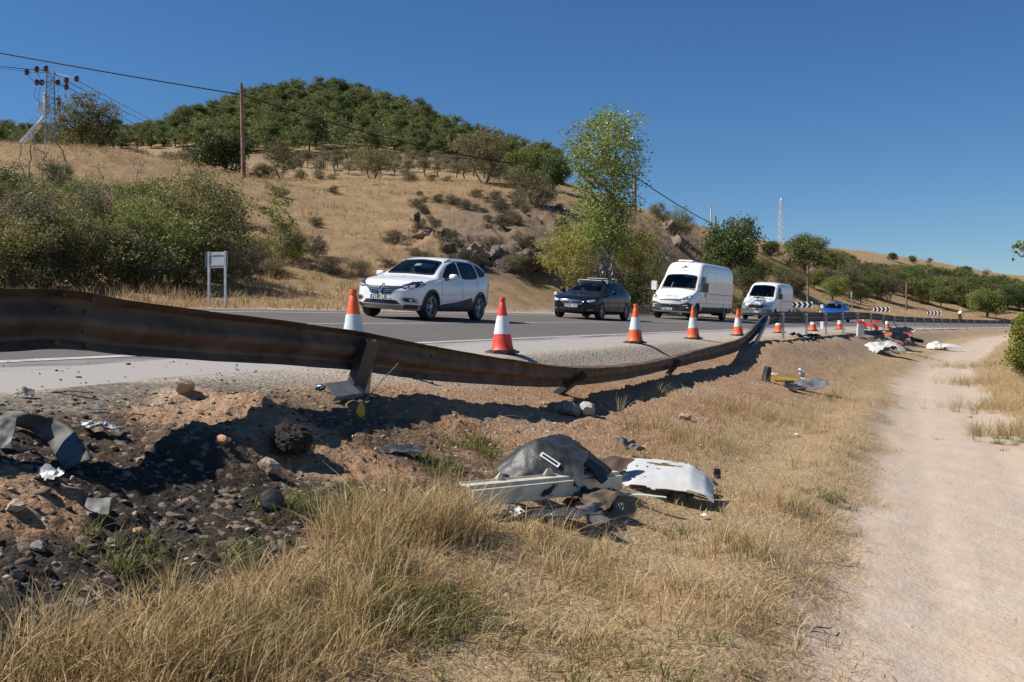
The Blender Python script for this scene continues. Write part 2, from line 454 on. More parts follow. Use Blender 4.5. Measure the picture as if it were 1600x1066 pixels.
m, nt, N, Lk, bs = nodes_of('earth_and_dry_grass')
def attr(nm):
    n = N.new('ShaderNodeAttribute'); n.attribute_name = nm; s = N.new('ShaderNodeSeparateColor'); Lk.new(n.outputs['Color'], s.inputs[0]); return s.outputs[0], s.outputs[1], s.outputs[2], n.outputs['Alpha']
z_path, z_burn, z_red, z_grav = attr('zone_a'); z_hill, z_dust, z_verge, z_rock = attr('zone_b')
fine = noise_out(nt, 22, 6, 0.7, lo=0.3, hi=0.7); mid_n = noise_out(nt, 4.5, 6, 0.65, lo=0.32, hi=0.68); big = noise_out(nt, 0.35, 5, 0.6, lo=0.35, hi=0.65)
peb = N.new('ShaderNodeTexVoronoi'); peb.inputs['Scale'].default_value = 28; tc = N.new('ShaderNodeTexCoord'); Lk.new(tc.outputs['Object'], peb.inputs['Vector'])
peb2 = N.new('ShaderNodeTexVoronoi'); peb2.inputs['Scale'].default_value = 75; Lk.new(tc.outputs['Object'], peb2.inputs['Vector'])
pebc = N.new('ShaderNodeSeparateColor'); Lk.new(peb.outputs['Color'], pebc.inputs[0])
straw = mixc(nt, mid_n, (0.36, 0.25, 0.14), (0.49, 0.365, 0.22)); straw = mixc(nt, math_n(nt, 'MULTIPLY', fine, 0.6), straw, (0.22, 0.145, 0.085)); 
blot = noise_out(nt, 1.3, 6, 0.6, lo=0.42, hi=0.60); sand = mixc(nt, blot, (0.445, 0.325, 0.235), (0.44, 0.36, 0.29)); sand = mixc(nt, math_n(nt, 'MULTIPLY', mid_n, 0.5), sand, (0.45, 0.36, 0.27)); sand = mixc(nt, math_n(nt, 'MULTIPLY', fine, 0.25), sand, (0.50, 0.42, 0.34))
sand = mixc(nt, math_n(nt, 'MULTIPLY', big, 0.45), sand, (0.40, 0.33, 0.275))
spk = math_n(nt, 'GREATER_THAN', noise_out(nt, 90, 2, 0.5, lo=0.0, hi=1.0), 0.70); sand = mixc(nt, math_n(nt, 'MULTIPLY', spk, 0.5), sand, (0.24, 0.17, 0.12))
grv = mixc(nt, pebc.outputs[0], (0.30, 0.20, 0.125), (0.50, 0.39, 0.285)); grv = mixc(nt, fine, grv, (0.38, 0.265, 0.17))
redc = mixc(nt, mid_n, (0.25, 0.135, 0.07), (0.38, 0.235, 0.14)); redc = mixc(nt, math_n(nt, 'MULTIPLY', pebc.outputs[1], 0.4), redc, (0.40, 0.26, 0.16))
soot = mixc(nt, fine, (0.020, 0.017, 0.015), (0.070, 0.054, 0.042)); sootp = math_n(nt, 'GREATER_THAN', pebc.outputs[2], 0.86); soot = mixc(nt, sootp, soot, (0.22, 0.17, 0.13))
slope = mixc(nt, mid_n, (0.30, 0.195, 0.10), (0.42, 0.30, 0.165)); slope = mixc(nt, math_n(nt, 'MULTIPLY', big, 0.6), slope, (0.26, 0.165, 0.095)); slope = mixc(nt, math_n(nt, 'MULTIPLY', fine, 0.5), slope, (0.20, 0.14, 0.08))
rockc = mixc(nt, mid_n, (0.15, 0.11, 0.08), (0.30, 0.215, 0.15)); rockc = mixc(nt, fine, rockc, (0.13, 0.095, 0.07))
dustc = mixc(nt, mid_n, (0.40, 0.34, 0.27), (0.52, 0.46, 0.38)); dustc = mixc(nt, math_n(nt, 'MULTIPLY', pebc.outputs[0], 0.35), dustc, (0.30, 0.245, 0.19))
c = mixc(nt, z_grav, straw, grv); c = mixc(nt, z_red, c, redc); c = mixc(nt, z_path, c, sand); c = mixc(nt, z_dust, c, dustc)
wig = math_n(nt, 'ADD', z_burn, math_n(nt, 'MULTIPLY', math_n(nt, 'SUBTRACT', fine, 0.5), 0.5), True)
wig = math_n(nt, 'MULTIPLY', wig, math_n(nt, 'GREATER_THAN', z_burn, 0.03)); c = mixc(nt, wig, c, soot)
c = mixc(nt, z_hill, c, slope); c = mixc(nt, math_n(nt, 'MULTIPLY', z_rock, math_n(nt, 'ADD', mid_n, 0.5, True)), c, rockc); c = mixc(nt, math_n(nt, 'MULTIPLY', z_verge, 0.8), c, sand)
Lk.new(c, bs.inputs['Base Color']); bs.inputs['Roughness'].default_value = 0.95; bs.inputs['Specular IOR Level'].default_value = 0.15
hgt = math_n(nt, 'ADD', math_n(nt, 'MULTIPLY', peb.outputs['Distance'], -0.8), math_n(nt, 'MULTIPLY', peb2.outputs['Distance'], -0.35)); hgt = math_n(nt, 'ADD', hgt, math_n(nt, 'MULTIPLY', fine, 0.7))
rel = math_n(nt, 'SUBTRACT', 1.0, math_n(nt, 'MULTIPLY', z_path, 0.75))
bump(nt, bs, math_n(nt, 'MULTIPLY', hgt, rel), 0.7, 0.03)
EARTH = m
me = np_mesh('ground', V, Fq, EARTH, smooth=True)
for nm, arr in (('zone_a', at), ('zone_b', at2)):
    a = me.color_attributes.new(nm, 'FLOAT_COLOR', 'POINT'); a.data.foreach_set('color', np.clip(arr, 0, 1).astype(np.float32).ravel())
ground = structure(link('ground', me))

# ------------------------------------------------------------------ road
m, nt, N, Lk, bs = nodes_of('asphalt'); 
tc = N.new('ShaderNodeTexCoord'); uvm = N.new('ShaderNodeUVMap'); uvm.uv_map = 'road'
sp = N.new('ShaderNodeSeparateXYZ'); Lk.new(uvm.outputs[0], sp.inputs[0])
f1 = noise_out(nt, 60, 3, 0.7, lo=0.3, hi=0.7); f2 = noise_out(nt, 0.6, 5, 0.6); mp = N.new('ShaderNodeMapping'); mp.inputs['Scale'].default_value = (0.06, 1.3, 1); Lk.new(uvm.outputs[0], mp.inputs[0])
f3 = noise_out(nt, 1.6, 5, 0.6, vec=mp.outputs[0])
c = mixc(nt, f1, (0.085, 0.075, 0.068), (0.155, 0.138, 0.125)); c = mixc(nt, math_n(nt, 'MULTIPLY', f2, 0.35), c, (0.17, 0.15, 0.135)); c = mixc(nt, math_n(nt, 'MULTIPLY', f3, 0.45), c, (0.10, 0.089, 0.081))
# pale dust swept over the near shoulder, broken up by noise
edge = N.new('ShaderNodeMapRange'); edge.inputs[1].default_value = 8.0; edge.inputs[2].default_value = 6.6; Lk.new(sp.outputs[1], edge.inputs[0])
mp2 = N.new('ShaderNodeMapping'); mp2.inputs['Scale'].default_value = (0.35, 2.2, 1); Lk.new(uvm.outputs[0], mp2.inputs[0]); f4 = noise_out(nt, 1.3, 7, 0.65, vec=mp2.outputs[0], lo=0.25, hi=0.75)
dm = math_n(nt, 'SUBTRACT', math_n(nt, 'MULTIPLY', edge.outputs[0], 1.45), f4); dmr = N.new('ShaderNodeMapRange'); dmr.inputs[1].default_value = 0.0; dmr.inputs[2].default_value = 0.5; Lk.new(dm, dmr.inputs[0])
far = N.new('ShaderNodeMapRange'); far.inputs[1].default_value = 90; far.inputs[2].default_value = 60; Lk.new(sp.outputs[0], far.inputs[0])
c = mixc(nt, math_n(nt, 'MULTIPLY', math_n(nt, 'MULTIPLY', dmr.outputs[0], far.outputs[0]), 0.72), c, (0.42, 0.385, 0.355))
Lk.new(c, bs.inputs['Base Color']); bs.inputs['Roughness'].default_value = 0.85; bs.inputs['Specular IOR Level'].default_value = 0.3; bump(nt, bs, f1, 0.25, 0.01)
ASPH = m
def strip(name, mat, u0, u1, v0, v1, du, dv, lift, wob=0.0):
    us = np.arange(u0, u1 + du, du); vs_ = np.linspace(v0, v1, max(2, int(round((v1 - v0) / dv)) + 1))
    U, Vv = np.meshgrid(us, vs_, indexing='ij')
    if wob: Vv = Vv + np.where(Vv == v0, wob * fbm(U * 1.3, U * 0, 4, 71), 0)
    X, Y = xy_of(U, Vv); Z = road_z(U, Vv) + lift
    a, b = U.shape; i = np.arange((a - 1) * (b - 1)); r = i // (b - 1); cc = i % (b - 1); q = r * b + cc
    me = np_mesh(name, np.stack([X.ravel(), Y.ravel(), Z.ravel()], 1), np.stack([q, q + b, q + b + 1, q + 1], 1), mat)
    uvl = me.uv_layers.new(name='road'); li = np.empty(len(me.loops), dtype=np.int32); me.loops.foreach_get('vertex_index', li)
    uvl.data.foreach_set('uv', np.stack([U.ravel()[li], Vv.ravel()[li]], 1).astype(np.float32).ravel())
    return structure(link(name, me))
strip('road', ASPH, -30, 420, ROAD0, ROAD1, 0.5, 1.0, 0.0, 0.16)
def paint_mat():
    m, nt, N, Lk, bs = nodes_of('road_paint'); f = noise_out(nt, 9, 7, 0.7, lo=0.42, hi=0.62)
    Lk.new(mixc(nt, f, (0.52, 0.50, 0.48), (0.27, 0.25, 0.235)), bs.inputs['Base Color']); bs.inputs['Roughness'].default_value = 0.75; return m
PAINT = paint_mat()
strip('road_edge_line', PAINT, -30, 420, 7.42, 7.57, 0.5, 1, 0.005)
strip('road_edge_line', PAINT, -30, 420, 14.85, 15.0, 0.5, 1, 0.005)
strip('road_centre_line', PAINT, -30, 420, 11.15, 11.26, 0.5, 1, 0.005)
# ------------------------------------------------------------------ shared materials
STEEL_BURNT = M('scorched_rusty_steel', (0.115, 0.078, 0.055), 0.75, 0.15, 0.4, 4.0, (0.20, 0.145, 0.105), 0.8, 0.12)
STEEL_DARK = M('sooty_galvanised_steel', (0.055, 0.055, 0.056), 0.5, 0.5, 0.4, 2.5, (0.14, 0.13, 0.12), 0.5)
STEEL = M('galvanised_steel', (0.36, 0.37, 0.38), 0.5, 0.55, 0.2, 5.0, (0.20, 0.17, 0.14), 0.5)
STEEL_PALE = M('dull_grey_steel', (0.33, 0.33, 0.30), 0.65, 0.2, 0.2, 7.0, (0.18, 0.15, 0.12), 0.6)
RUBBER = M('black_rubber', (0.022, 0.022, 0.023), 0.7, 0, 0.3, 9, (0.16, 0.14, 0.12), 0.35)
WOOD = M('weathered_wood', (0.24, 0.14, 0.09), 0.85, 0, 0.35, 3.0, (0.36, 0.27, 0.21), 0.7, 0.3)
WHITE_P = M('white_paint', (0.78, 0.78, 0.77), 0.4, 0, 0.04, 3)
BLACK_P = M('black_plastic', (0.018, 0.018, 0.019), 0.45, 0, 0.3, 6)

def rand_rot(): return Matrix.Rotation(random.uniform(0, 6.28), 3, 'Z')

# ------------------------------------------------------------------ guardrail
def cr(p, n_per):
    """Catmull-Rom through rows of p"""
    p = np.asarray(p, float); q = np.vstack([2 * p[0] - p[1], p, 2 * p[-1] - p[-2]]); out = []
    for i in range(1, len(q) - 2):
        for t in np.linspace(0, 1, n_per, endpoint=False):
            a, b, c, d = q[i - 1], q[i], q[i + 1], q[i + 2]
            out.append(0.5 * ((2 * b) + (c - a) * t + (2 * a - 5 * b + 4 * c - d) * t * t + (3 * b - a - 3 * c + d) * t ** 3))
    out.append(q[-2]); return np.array(out)
# bent stretch: (photo x, photo y of beam middle, lean of the top towards the field in degrees, line v)
bent = [(-330, 497, 4, 4.85), (-200, 500, 4, 4.85), (0, 501, 4, 4.85), (105, 500, 6, 4.85), (200, 513, 6, 4.83), (300, 523, 6, 4.8), (400, 532, 8, 4.78), (480, 540, 12, 4.76), (565, 549, 14, 4.72),
        (640, 562, 16, 4.66), (720, 574, 26, 4.6), (800, 583, 36, 4.56), (870, 589, 42, 4.55), (930, 588, 46, 4.55), (985, 582, 46, 4.56), (1045, 569, 42, 4.6), (1090, 557, 32, 4.64), (1130, 547, 24, 4.68), (1158, 537, 16, 4.7), (1178, 520, 10, 4.75), (1195, 502, 6, 4.8), (1210, 497, 2, 4.82)]
rows = []
for px, py, lean, vv in bent:
    d = on_v(px, vv); p = PX(px, py, d); rows.append((p.x, p.y, p.z, lean))
for uu in np.arange(28.3, 178, 2.0):
    vv = 4.82; x, y = xy_of(uu, vv); wob = 0.10 * math.exp(-((uu - 46) / 9) ** 2)
    rows.append((float(x), float(y), float(road_z(uu, vv)) + 0.60 + wob, 3 if uu < 60 else 0))
curve = cr(rows, 14)
cu, cv = uv_of(curve[:, 0], curve[:, 1])
# W profile, (towards the road, up); closed, 4 mm thick
W0 = [(0.0, 0.156), (0.012, 0.150), (0.045, 0.128), (0.075, 0.112), (0.081, 0.092), (0.072, 0.072), (0.028, 0.036), (0.006, 0.018), (0.0, 0.0), (0.006, -0.018), (0.028, -0.036), (0.072, -0.072), (0.081, -0.092), (0.075, -0.112), (0.045, -0.128), (0.012, -0.150), (0.0, -0.156)]
WP = W0 + [(a + 0.006, b * 0.985) for a, b in reversed(W0)]
DENT = 0.012 * fbm(cu[:, None] * 1.7 + 0 * np.array([[b for _, b in WP]]), 0 * cu[:, None] + np.array([[b * 9.0 for _, b in WP]]), 3, 77) * (cu[:, None] < 27)
rail = empty('guardrail', (float(curve[30, 0]), float(curve[30, 1]), float(curve[30, 2]) - 0.55))
tag(rail, 'long steel roadside crash barrier, scorched, bent down and torn from its posts', 'guardrail')
bpy.context.view_layer.update()
RAIL_INV = Vector(rail.location)
def beam_part(i0, i1, mat, grow):
    pts = curve[i0:i1 + 1]; vs_ = []
    for k, row in enumerate(pts):
        j = i0 + k; t = curve[min(j + 1, len(curve) - 1), :3] - curve[max(j - 1, 0), :3]; t = Vector(t).normalized()
        side = Vector((-t.y, t.x, 0)).normalized()              # towards the road
        up = side.cross(t) * -1
        if up.z < 0: up = -up
        q = Quaternion(t, math.radians(row[3]) * (1 if True else -1))
        s2 = q @ side; u2 = q @ up
        if (u2.dot(side)) > 0.0 and row[3] > 0:                  # lean must go towards the field
            q = Quaternion(t, -math.radians(row[3])); s2 = q @ side; u2 = q @ up
        dent = DENT[j]
        for (a, b), e in zip(WP, dent): vs_.append(Vector(row[:3]) + s2 * (a * grow + e) + u2 * (b * grow + 0.6 * dent[0]) - RAIL_INV)
    n = len(WP); fs = []
    for k in range(len(pts) - 1):
        for a in range(n): fs.append((k * n + a, k * n + (a + 1) % n, (k + 1) * n + (a + 1) % n, (k + 1) * n + a))
    fs += [tuple(range(n)), tuple(range(len(pts) * n - 1, (len(pts) - 1) * n - 1, -1))]
    mb = MB(); mb.add(vs_, fs); o = mb.build('rail_beam', mat, rail, True, 40); return o
def frame_at(uq):
    """point and axes of the beam nearest to line coordinate uq"""
    j = int(np.argmin(np.abs(cu - uq))); t = Vector(curve[min(j + 1, len(curve) - 1), :3] - curve[max(j - 1, 0), :3]).normalized()
    side = Vector((-t.y, t.x, 0)).normalized(); up = side.cross(t)
    if up.z < 0: up = -up
    le = curve[j, 3]; q = Quaternion(t, math.radians(le)); 
    if (q @ up).dot(side) > 0: q = Quaternion(t, -math.radians(le))
    return Vector(curve[j, :3]), t, q @ side, q @ up, j
joints = [float(cu[0]), 0.2, 4.1, 7.75, 12.3, 16.9, 20.6, 24.2] + list(np.arange(28.3, 177, 4.0)) + [float(cu[-1])]
idx = [int(np.argmin(np.abs(cu - q))) for q in joints]
for k in range(len(idx) - 1):
    if idx[k + 1] - idx[k] < 2: continue
    mat = STEEL_BURNT if joints[k] < 24 else STEEL_DARK
    beam_part(idx[k], min(idx[k + 1] + 3, len(curve) - 1), mat, 1.0 + 0.012 * (k % 2))
def channel(mb, p0, p1, out, w=0.12, dep=0.055, th=0.005):
    """U channel from p0 to p1; out = direction its web faces"""
    p0 = Vector(p0); p1 = Vector(p1); a = (p1 - p0).normalized(); out = Vector(out); out = (out - a * out.dot(a)).normalized(); s = a.cross(out)
    prof = [(-w / 2, -dep), (-w / 2, 0), (w / 2, 0), (w / 2, -dep), (w / 2 - th, -dep), (w / 2 - th, -th), (-w / 2 + th, -th), (-w / 2 + th, -dep)]
    n = len(prof); vs_ = [p + s * x + out * y for p in (p0, p1) for x, y in prof]
    fs = [(i, (i + 1) % n, n + (i + 1) % n, n + i) for i in range(n)] + [tuple(range(n)), tuple(range(2 * n - 1, n - 1, -1))]
    mb.add(vs_, fs); return mb
for jq in joints[1:8]:
    p, t, s, up, j = frame_at(jq); seg_ = min(j + 1, len(curve) - 1)
    for dx in (-0.10, 0.10):
        for dz in (0.125, 0.045, -0.045, -0.125):
            c = p - RAIL_INV + t * dx + up * dz - s * (-0.045 if abs(dz) < 0.1 else -0.012); b = MB(); b.lathe([(0.017, 0.0), (0.016, 0.008), (0.008, 0.014), (0.001, 0.015)], 8, Matrix.Translation(c) @ (-s).to_track_quat('Z', 'Y').to_matrix().to_4x4()); b.build('bolt', STEEL_BURNT, rail, True)
def bolt_plate(c, t, s, u, mat):
    """spacer bracket between beam and post, with bolt heads"""
    mb = MB(); rot = Matrix((t, s, u)).transposed()
    mb.box(c - s * 0.035, (0.17, 0.07, 0.19), rot); o = mb.build('spacer', mat, rail)
    for sx in (-1, 1):
        b = MB(); b.tube(c + t * 0.045 * sx - s * 0.07, c + t * 0.045 * sx - s * 0.084, 0.012, n=6); b.build('bolt', STEEL_DARK, o)
def u_px(px, vv):
    dd = on_v(px, vv); return float(uv_of((px - 800) / F * dd, dd)[0])
posts = [(u_px(566, 4.72), 2), (u_px(899, 4.55), 3), (u_px(1052, 4.6), 4), (u_px(1197, 4.8), 5)] + [(q, 9) for q in np.arange(28.3, 177, 4.0)]
for uq, kind in posts:
    p, t, s, up, j = frame_at(uq); q = p - RAIL_INV
    g = tz(p.x - s.x * 0.2, p.y - s.y * 0.2) - RAIL_INV.z
    mb = MB()
    if kind in (9, 0, 1):
        top = q - s * 0.10 + up * 0.13; bot = Vector((top.x, top.y, min(g, top.z - 0.3) - 0.12))
        channel(mb, top, bot, -s); mb.build('post', STEEL, rail)
        bolt_plate(q - s * 0.0, t, s, up, STEEL_PALE if uq < 80 else STEEL)
    elif kind in (2, 4):
        top = q - s * 0.09 + up * 0.10; kn = top - up * 0.42 - t * 0.03; low = kn - t * (0.42 if kind == 2 else 0.55) + Vector((0, 0, 0.02 if kind == 2 else -0.06)) - s * 0.05
        gz = g + 0.03
        channel(mb, top, kn, -s, 0.14 if kind == 4 else 0.17, 0.07); mb.build('post', STEEL_DARK, rail)
        mb2 = MB(); mid_ = kn.lerp(low, 0.45); channel(mb2, kn + up * 0.06, low, (0.25, -0.8, 0.55), 0.14, 0.05); mb2.build('torn_post_foot', STEEL_PALE, rail)
        mb3 = MB(); channel(mb3, q + up * 0.11 - s * 0.02 + t * 0.09, q - up * 0.36 + t * 0.20 - s * 0.02, -s, 0.07, 0.03); mb3.build('bracket', STEEL_PALE, rail)
    elif kind == 3:
        top = q - s * 0.08 + up * 0.1; channel(mb, top, q - up * 0.40 - t * 0.12 - s * 0.02, -s, 0.15, 0.07); mb.build('post', STEEL_DARK, rail)
        mb2 = MB(); mb2.path([q + t * 0.12 - up * 0.1, q + t * 0.17 - up * 0.2, q + t * 0.15 - up * 0.3, q + t * 0.22 - up * 0.36], 0.008, 5); mb2.build('torn_wire', BLACK_P, rail)
    else:
        top = q - s * 0.08 + up * 0.05; bx, by = xy_of(23.1, 4.55); bot = Vector((float(bx), float(by), tz(float(bx), float(by)) - 0.08)) - RAIL_INV
        channel(mb, top, bot, -s); mb.build('post', STEEL, rail); bolt_plate(q, t, s, up, STEEL_PALE)

# ------------------------------------------------------------------ traffic cones
ORANGE = M('cone_orange', (0.78, 0.115, 0.028), 0.5, 0, 0.12, 9, (0.30, 0.10, 0.06), 0.35)
RED = M('cone_red', (0.72, 0.06, 0.03), 0.5, 0, 0.12, 9, (0.3, 0.08, 0.05), 0.3)
REFL = M('cone_reflective_sleeve', (0.60, 0.66, 0.68), 0.35, 0, 0.08, 25, (0.36, 0.35, 0.33), 0.5)
REFLW = M('cone_white_sleeve', (0.75, 0.76, 0.77), 0.35, 0, 0.06, 25, (0.4, 0.38, 0.36), 0.35)
CONE_BASE = M('cone_base_rubber', (0.035, 0.04, 0.038), 0.75, 0, 0.3, 10, (0.2, 0.18, 0.16), 0.5)
def cone_thing(loc, om, wm_, rz, label, lean=0.0):
    c = empty('traffic_cone', loc, rz); c.rotation_euler = (lean, lean * 0.6, rz)
    b = MB(); oct_ = [(0.225 * math.cos(a) * f, 0.225 * math.sin(a) * f) for a, f in [(math.radians(22.5 + 45 * k), 1.08) for k in range(8)]]
    b.prism(oct_, 0, 0.028, lambda p, q, t: (p, q, t)); b.prism([(x * 0.8, y * 0.8) for x, y in oct_], 0.028, 0.045, lambda p, q, t: (p, q, t)); b.build('base', CONE_BASE, c)
    r = lambda z: 0.150 - (0.150 - 0.030) * (z - 0.045) / 0.69
    mb = MB(); prof = [(r(0.045) + 0.012, 0.044), (r(0.06), 0.062)] + [(r(z), z) for z in (0.15, 0.3, 0.45, 0.6, 0.68)] + [(0.030, 0.695), (0.040, 0.70), (0.040, 0.725), (0.034, 0.75), (0.02, 0.752)]
    mb.lathe(prof, 28); mb.build('body', om, c, True, 40)
    sl = MB(); sl.lathe([(r(0.255) + 0.0005, 0.255), (r(0.255) + 0.004, 0.256), (r(0.50) + 0.004, 0.499), (r(0.5) + 0.0005, 0.50)], 28); sl.build('reflective_sleeve', wm_, c, True, 40)
    tag(c, label, 'traffic cone', 'traffic cones along the damaged shoulder'); return c
cone_list = [(553, 5.95, ORANGE, REFL, 'orange traffic cone with dusty grey sleeve, standing behind the scorched barrier below the white SUV'),
             (785, 5.9, RED, REFLW, 'red traffic cone with bright white sleeve, beside a sooty patch on the dusty shoulder'),
             (992, 5.9, ORANGE, REFL, 'orange-red traffic cone on the dusty shoulder in front of the black hatchback'),
             (1083, 5.9, ORANGE, REFL, 'orange traffic cone on the dusty shoulder in front of the high-roof van'),
             (1153, 5.95, ORANGE, REFL, 'orange traffic cone at the kink of the barrier, before the low white van'),
             (1217, 6.0, ORANGE, REFL, 'traffic cone seen beneath the first standing length of barrier'),
             (1270, 6.0, ORANGE, REFL, 'traffic cone beneath the barrier in line with the blue car'),
             (1312, 6.0, RED, REFL, 'red traffic cone beneath the barrier past the blue car'),
             (1349, 6.0, ORANGE, REFL, 'traffic cone beside the red and white sack at the barrier'),
             (1386, 6.05, ORANGE, REFLW, 'traffic cone behind the heap of black wreckage')]
for i, (px, vv, om, wm_, lab) in enumerate(cone_list):
    d = on_v(px, vv); x = (px - 800) / F * d; uu, _ = uv_of(x, d)
    cone_thing((x, d, float(road_z(uu, vv)) + 0.004), om, wm_, i * 0.7, lab, 0.02 * ((i % 3) - 1))

# ------------------------------------------------------------------ signs
def face_frame(px, v):
    d = on_v(px, v); x = (px - 800) / F * d; uu, _ = uv_of(x, d); hx, hy = heading(float(uu)); return Vector((x, d, tz(x, d))), math.atan2(hy, hx), float(uu)
SIGN_GREY = M('sign_back_grey', (0.36, 0.40, 0.43), 0.5, 0.3, 0.08, 4)
p, a, uu = face_frame(337, 17.2)
s_ = empty('road_sign', p, a); tag(s_, 'grey back of a small rectangular road sign on two steel posts in dry grass', 'road sign')
for sy in (-0.25, 0.27):
    mb = MB(); channel(mb, (0.05, sy, -0.3), (0.05, sy, 1.42), (-1, 0, 0), 0.06, 0.04, 0.006); mb.build('post', STEEL, s_)
mb = MB(); mb.box((0.08, 0, 1.2), (0.012, 0.62, 0.40)); mb.build('panel', SIGN_GREY, s_)
mb = MB(); mb.box((0.068, 0, 1.33), (0.02, 0.60, 0.03)); mb.build('stiffener', STEEL, s_); mb = MB(); mb.box((0.068, 0, 1.07), (0.02, 0.60, 0.03)); mb.build('stiffener', STEEL, s_)
mb = MB(); mb.box((0.10, 0.36, 1.22), (0.03, 0.10, 0.40)); mb.build('edge_plate', M('sign_dark_edge', (0.02, 0.05, 0.09), 0.4), s_)
CHEV_W = M('chevron_white', (0.72, 0.74, 0.75), 0.4, 0, 0.05, 4); CHEV_B = M('chevron_navy', (0.012, 0.022, 0.06), 0.4, 0, 0.1, 4)
for i, (px, vv, wd) in enumerate(((1253, 16.8, 1.75), (1377, 16.6, 1.7), (1459, 16.6, 1.65))):
    p, a, uu = face_frame(px, vv)
    lab = ['chevron bend panel on two thin posts between low white van and blue car', 'chevron bend panel between the roadside sign post and the wooden pole, past the blue car', 'chevron bend panel beside the helmeted cyclist, smallest of the three'][i]
    s_ = empty('chevron_panel', p, math.atan2(p.y, p.x) + math.pi + math.radians(-12)); tag(s_, lab, 'road sign', 'chevron panels round the bend')
    ht = 0.47; zc = {0: 1.28, 1: 1.12, 2: 0.85}[i] + CAMZ - p.z
    mb = MB(); mb.box((-0.012, 0, zc), (0.02, wd, ht)); mb.build('panel', CHEV_W, s_)
    for k in range(4):
        y0 = -wd / 2 + 0.02 + k * (wd - 0.04) / 4; w_ = -(wd - 0.04) / 4
        # chevrons point to the viewer's right = local -Y... local X faces the camera
        mb = MB(); q = 0.62 * w_
        pts = [(y0, zc - ht / 2 + 0.01), (y0 - q, zc - ht / 2 + 0.01), (y0 - q - 0.38 * w_, zc), (y0 - q, zc + ht / 2 - 0.01), (y0, zc + ht / 2 - 0.01), (y0 - 0.38 * w_, zc)]
        mb.prism([pts[0], pts[1], pts[2], pts[5]], 0.0, 0.006, lambda y, z, t: (t + 0.0, -y if False else y, z)); mb.prism([pts[5], pts[2], pts[3], pts[4]], 0.0, 0.006, lambda y, z, t: (t, y, z)); mb.build('chevron', CHEV_B, s_)
    for sy in (-0.55, 0.0, 0.55) if i == 0 else (-0.5, 0.5):
        mb = MB(); mb.tube((-0.05, sy * wd / 1.7, -0.3), (-0.05, sy * wd / 1.7, zc + ht / 2), 0.03, n=8); mb.build('post', STEEL, s_)
# edge-on sign on a post past the blue car
p, a, uu = face_frame(1331, 17.0); s_ = empty('road_sign', p, math.atan2(p.y, p.x) + math.radians(98)); tag(s_, 'narrow edge-on road sign on a steel post just past the blue car', 'road sign')
mb = MB(); mb.box((0, 0, 1.3), (0.08, 0.08, 2.9)); mb.build('post', STEEL, s_); mb = MB(); mb.prism([(0.33 * math.cos(t), 0.33 * math.sin(t)) for t in np.linspace(0, 6.283, 20)[:-1]], 0.05, 0.08, lambda q, w, t: (t, q, 2.42 + w)); mb.build('panel', SIGN_GREY, s_)
# marker posts
def marker(px, vv, h, label, hand):
    p, a, uu = face_frame(px, vv); s_ = empty('marker_post', p, a); tag(s_, label, 'marker post', 'roadside marker posts')
    mb = MB(); mb.box((0, 0, h / 2 - 0.1), (0.06, 0.14 if hand == 0 else 0.30, h + 0.2), taper=(1, 0.85)); mb.build('body', WHITE_P, s_)
    mb = MB(); mb.box((-0.034, 0, h * 0.68), (0.012, 0.10 if hand == 0 else 0.24, h * 0.36)); b = mb.build('black_band', BLACK_P, s_)
    mb = MB(); mb.box((-0.042, 0, h * 0.68), (0.008, 0.04 if hand == 0 else 0.10, h * 0.24)); mb.build('reflector', M('reflector_yellow', (0.75, 0.42, 0.03), 0.35), b)
marker(868, 15.6, 1.0, 'white marker post half hidden beside the bumper of the black hatchback', 0)
marker(1284, 6.6, 1.15, 'white marker post with black band and amber reflector before the blue car', 0)

# ------------------------------------------------------------------ wooden poles and cables
def pole(px, py_top, py_base, d, r, label, lean=0.0, group=None):
    top = PX(px, py_top, d); x, y = PX(px + lean, py_base, d).x, d; base = Vector((x, y, tz(x, y) - 0.3))
    n = 8; pts = [base.lerp(top, k / n) for k in range(n + 1)]
    mb = MB(); mb.path(pts, [r * (1.25 - 0.45 * k / n) for k in range(n + 1)], 12); o = mb.build('utility_pole', WOOD, None, True, 60)
    tag(o, label, 'utility pole', group); return top
P1 = pole(377, 130, 287, 76, 0.14, 'tall weathered wooden pole rising from the dry grass crest, carrying the thick cable', 4)
P2 = pole(992, 268, 330, 98, 0.15, 'wooden pole mostly hidden in the big green roadside poplar', 0)
P3 = pole(1118, 338, 372, 150, 0.15, 'wooden pole behind the broad green tree above the low white van', 0)
for px, t_, b_, d, lab in ((1262, 415, 470, 116, 'thin rusty wooden pole above the first chevron panel'), (1416, 440, 487, 140, 'thin wooden pole between the bare brown tree and the two far chevrons'),
                           (1516, 452, 495, 165, 'short wooden pole beside the round tree with the dark trunk'), (1586, 448, 486, 205, 'wooden pole in front of the dark green trees behind the leafy bush')):
    pole(px, t_, b_, d, 0.11, lab, 0, 'small poles along the far field')
CABLE = M('black_cable', (0.012, 0.012, 0.013), 0.6, 0, 0.2, 3)
def cable(a, b, sag, r, name, label, n=40):
    pts = []
    for k in range(n + 1):
        t = k / n; p = Vector(a).lerp(Vector(b), t); p.z -= sag * 4 * t * (1 - t); pts.append(p)
    mb = MB(); mb.path(pts, r, 5); o = mb.build(name, CABLE, None, True); tag(o, label, 'cable', 'overhead lines'); return o
c1 = PX(377, 148, 76)
cable(PX(-420, 0, 76), c1, 0.25, 0.05, 'overhead_cable', 'thick black cable reaching the tall weathered pole across open sky')
cable(c1, PX(992, 274, 98), 1.3, 0.05, 'overhead_cable', 'thick black cable sagging from the tall weathered pole across the pine hill to the poplar')
cable(PX(992, 276, 98), PX(1118, 352, 150), 0.3, 0.06, 'overhead_cable', 'black cable running down from the poplar to the broad green tree')

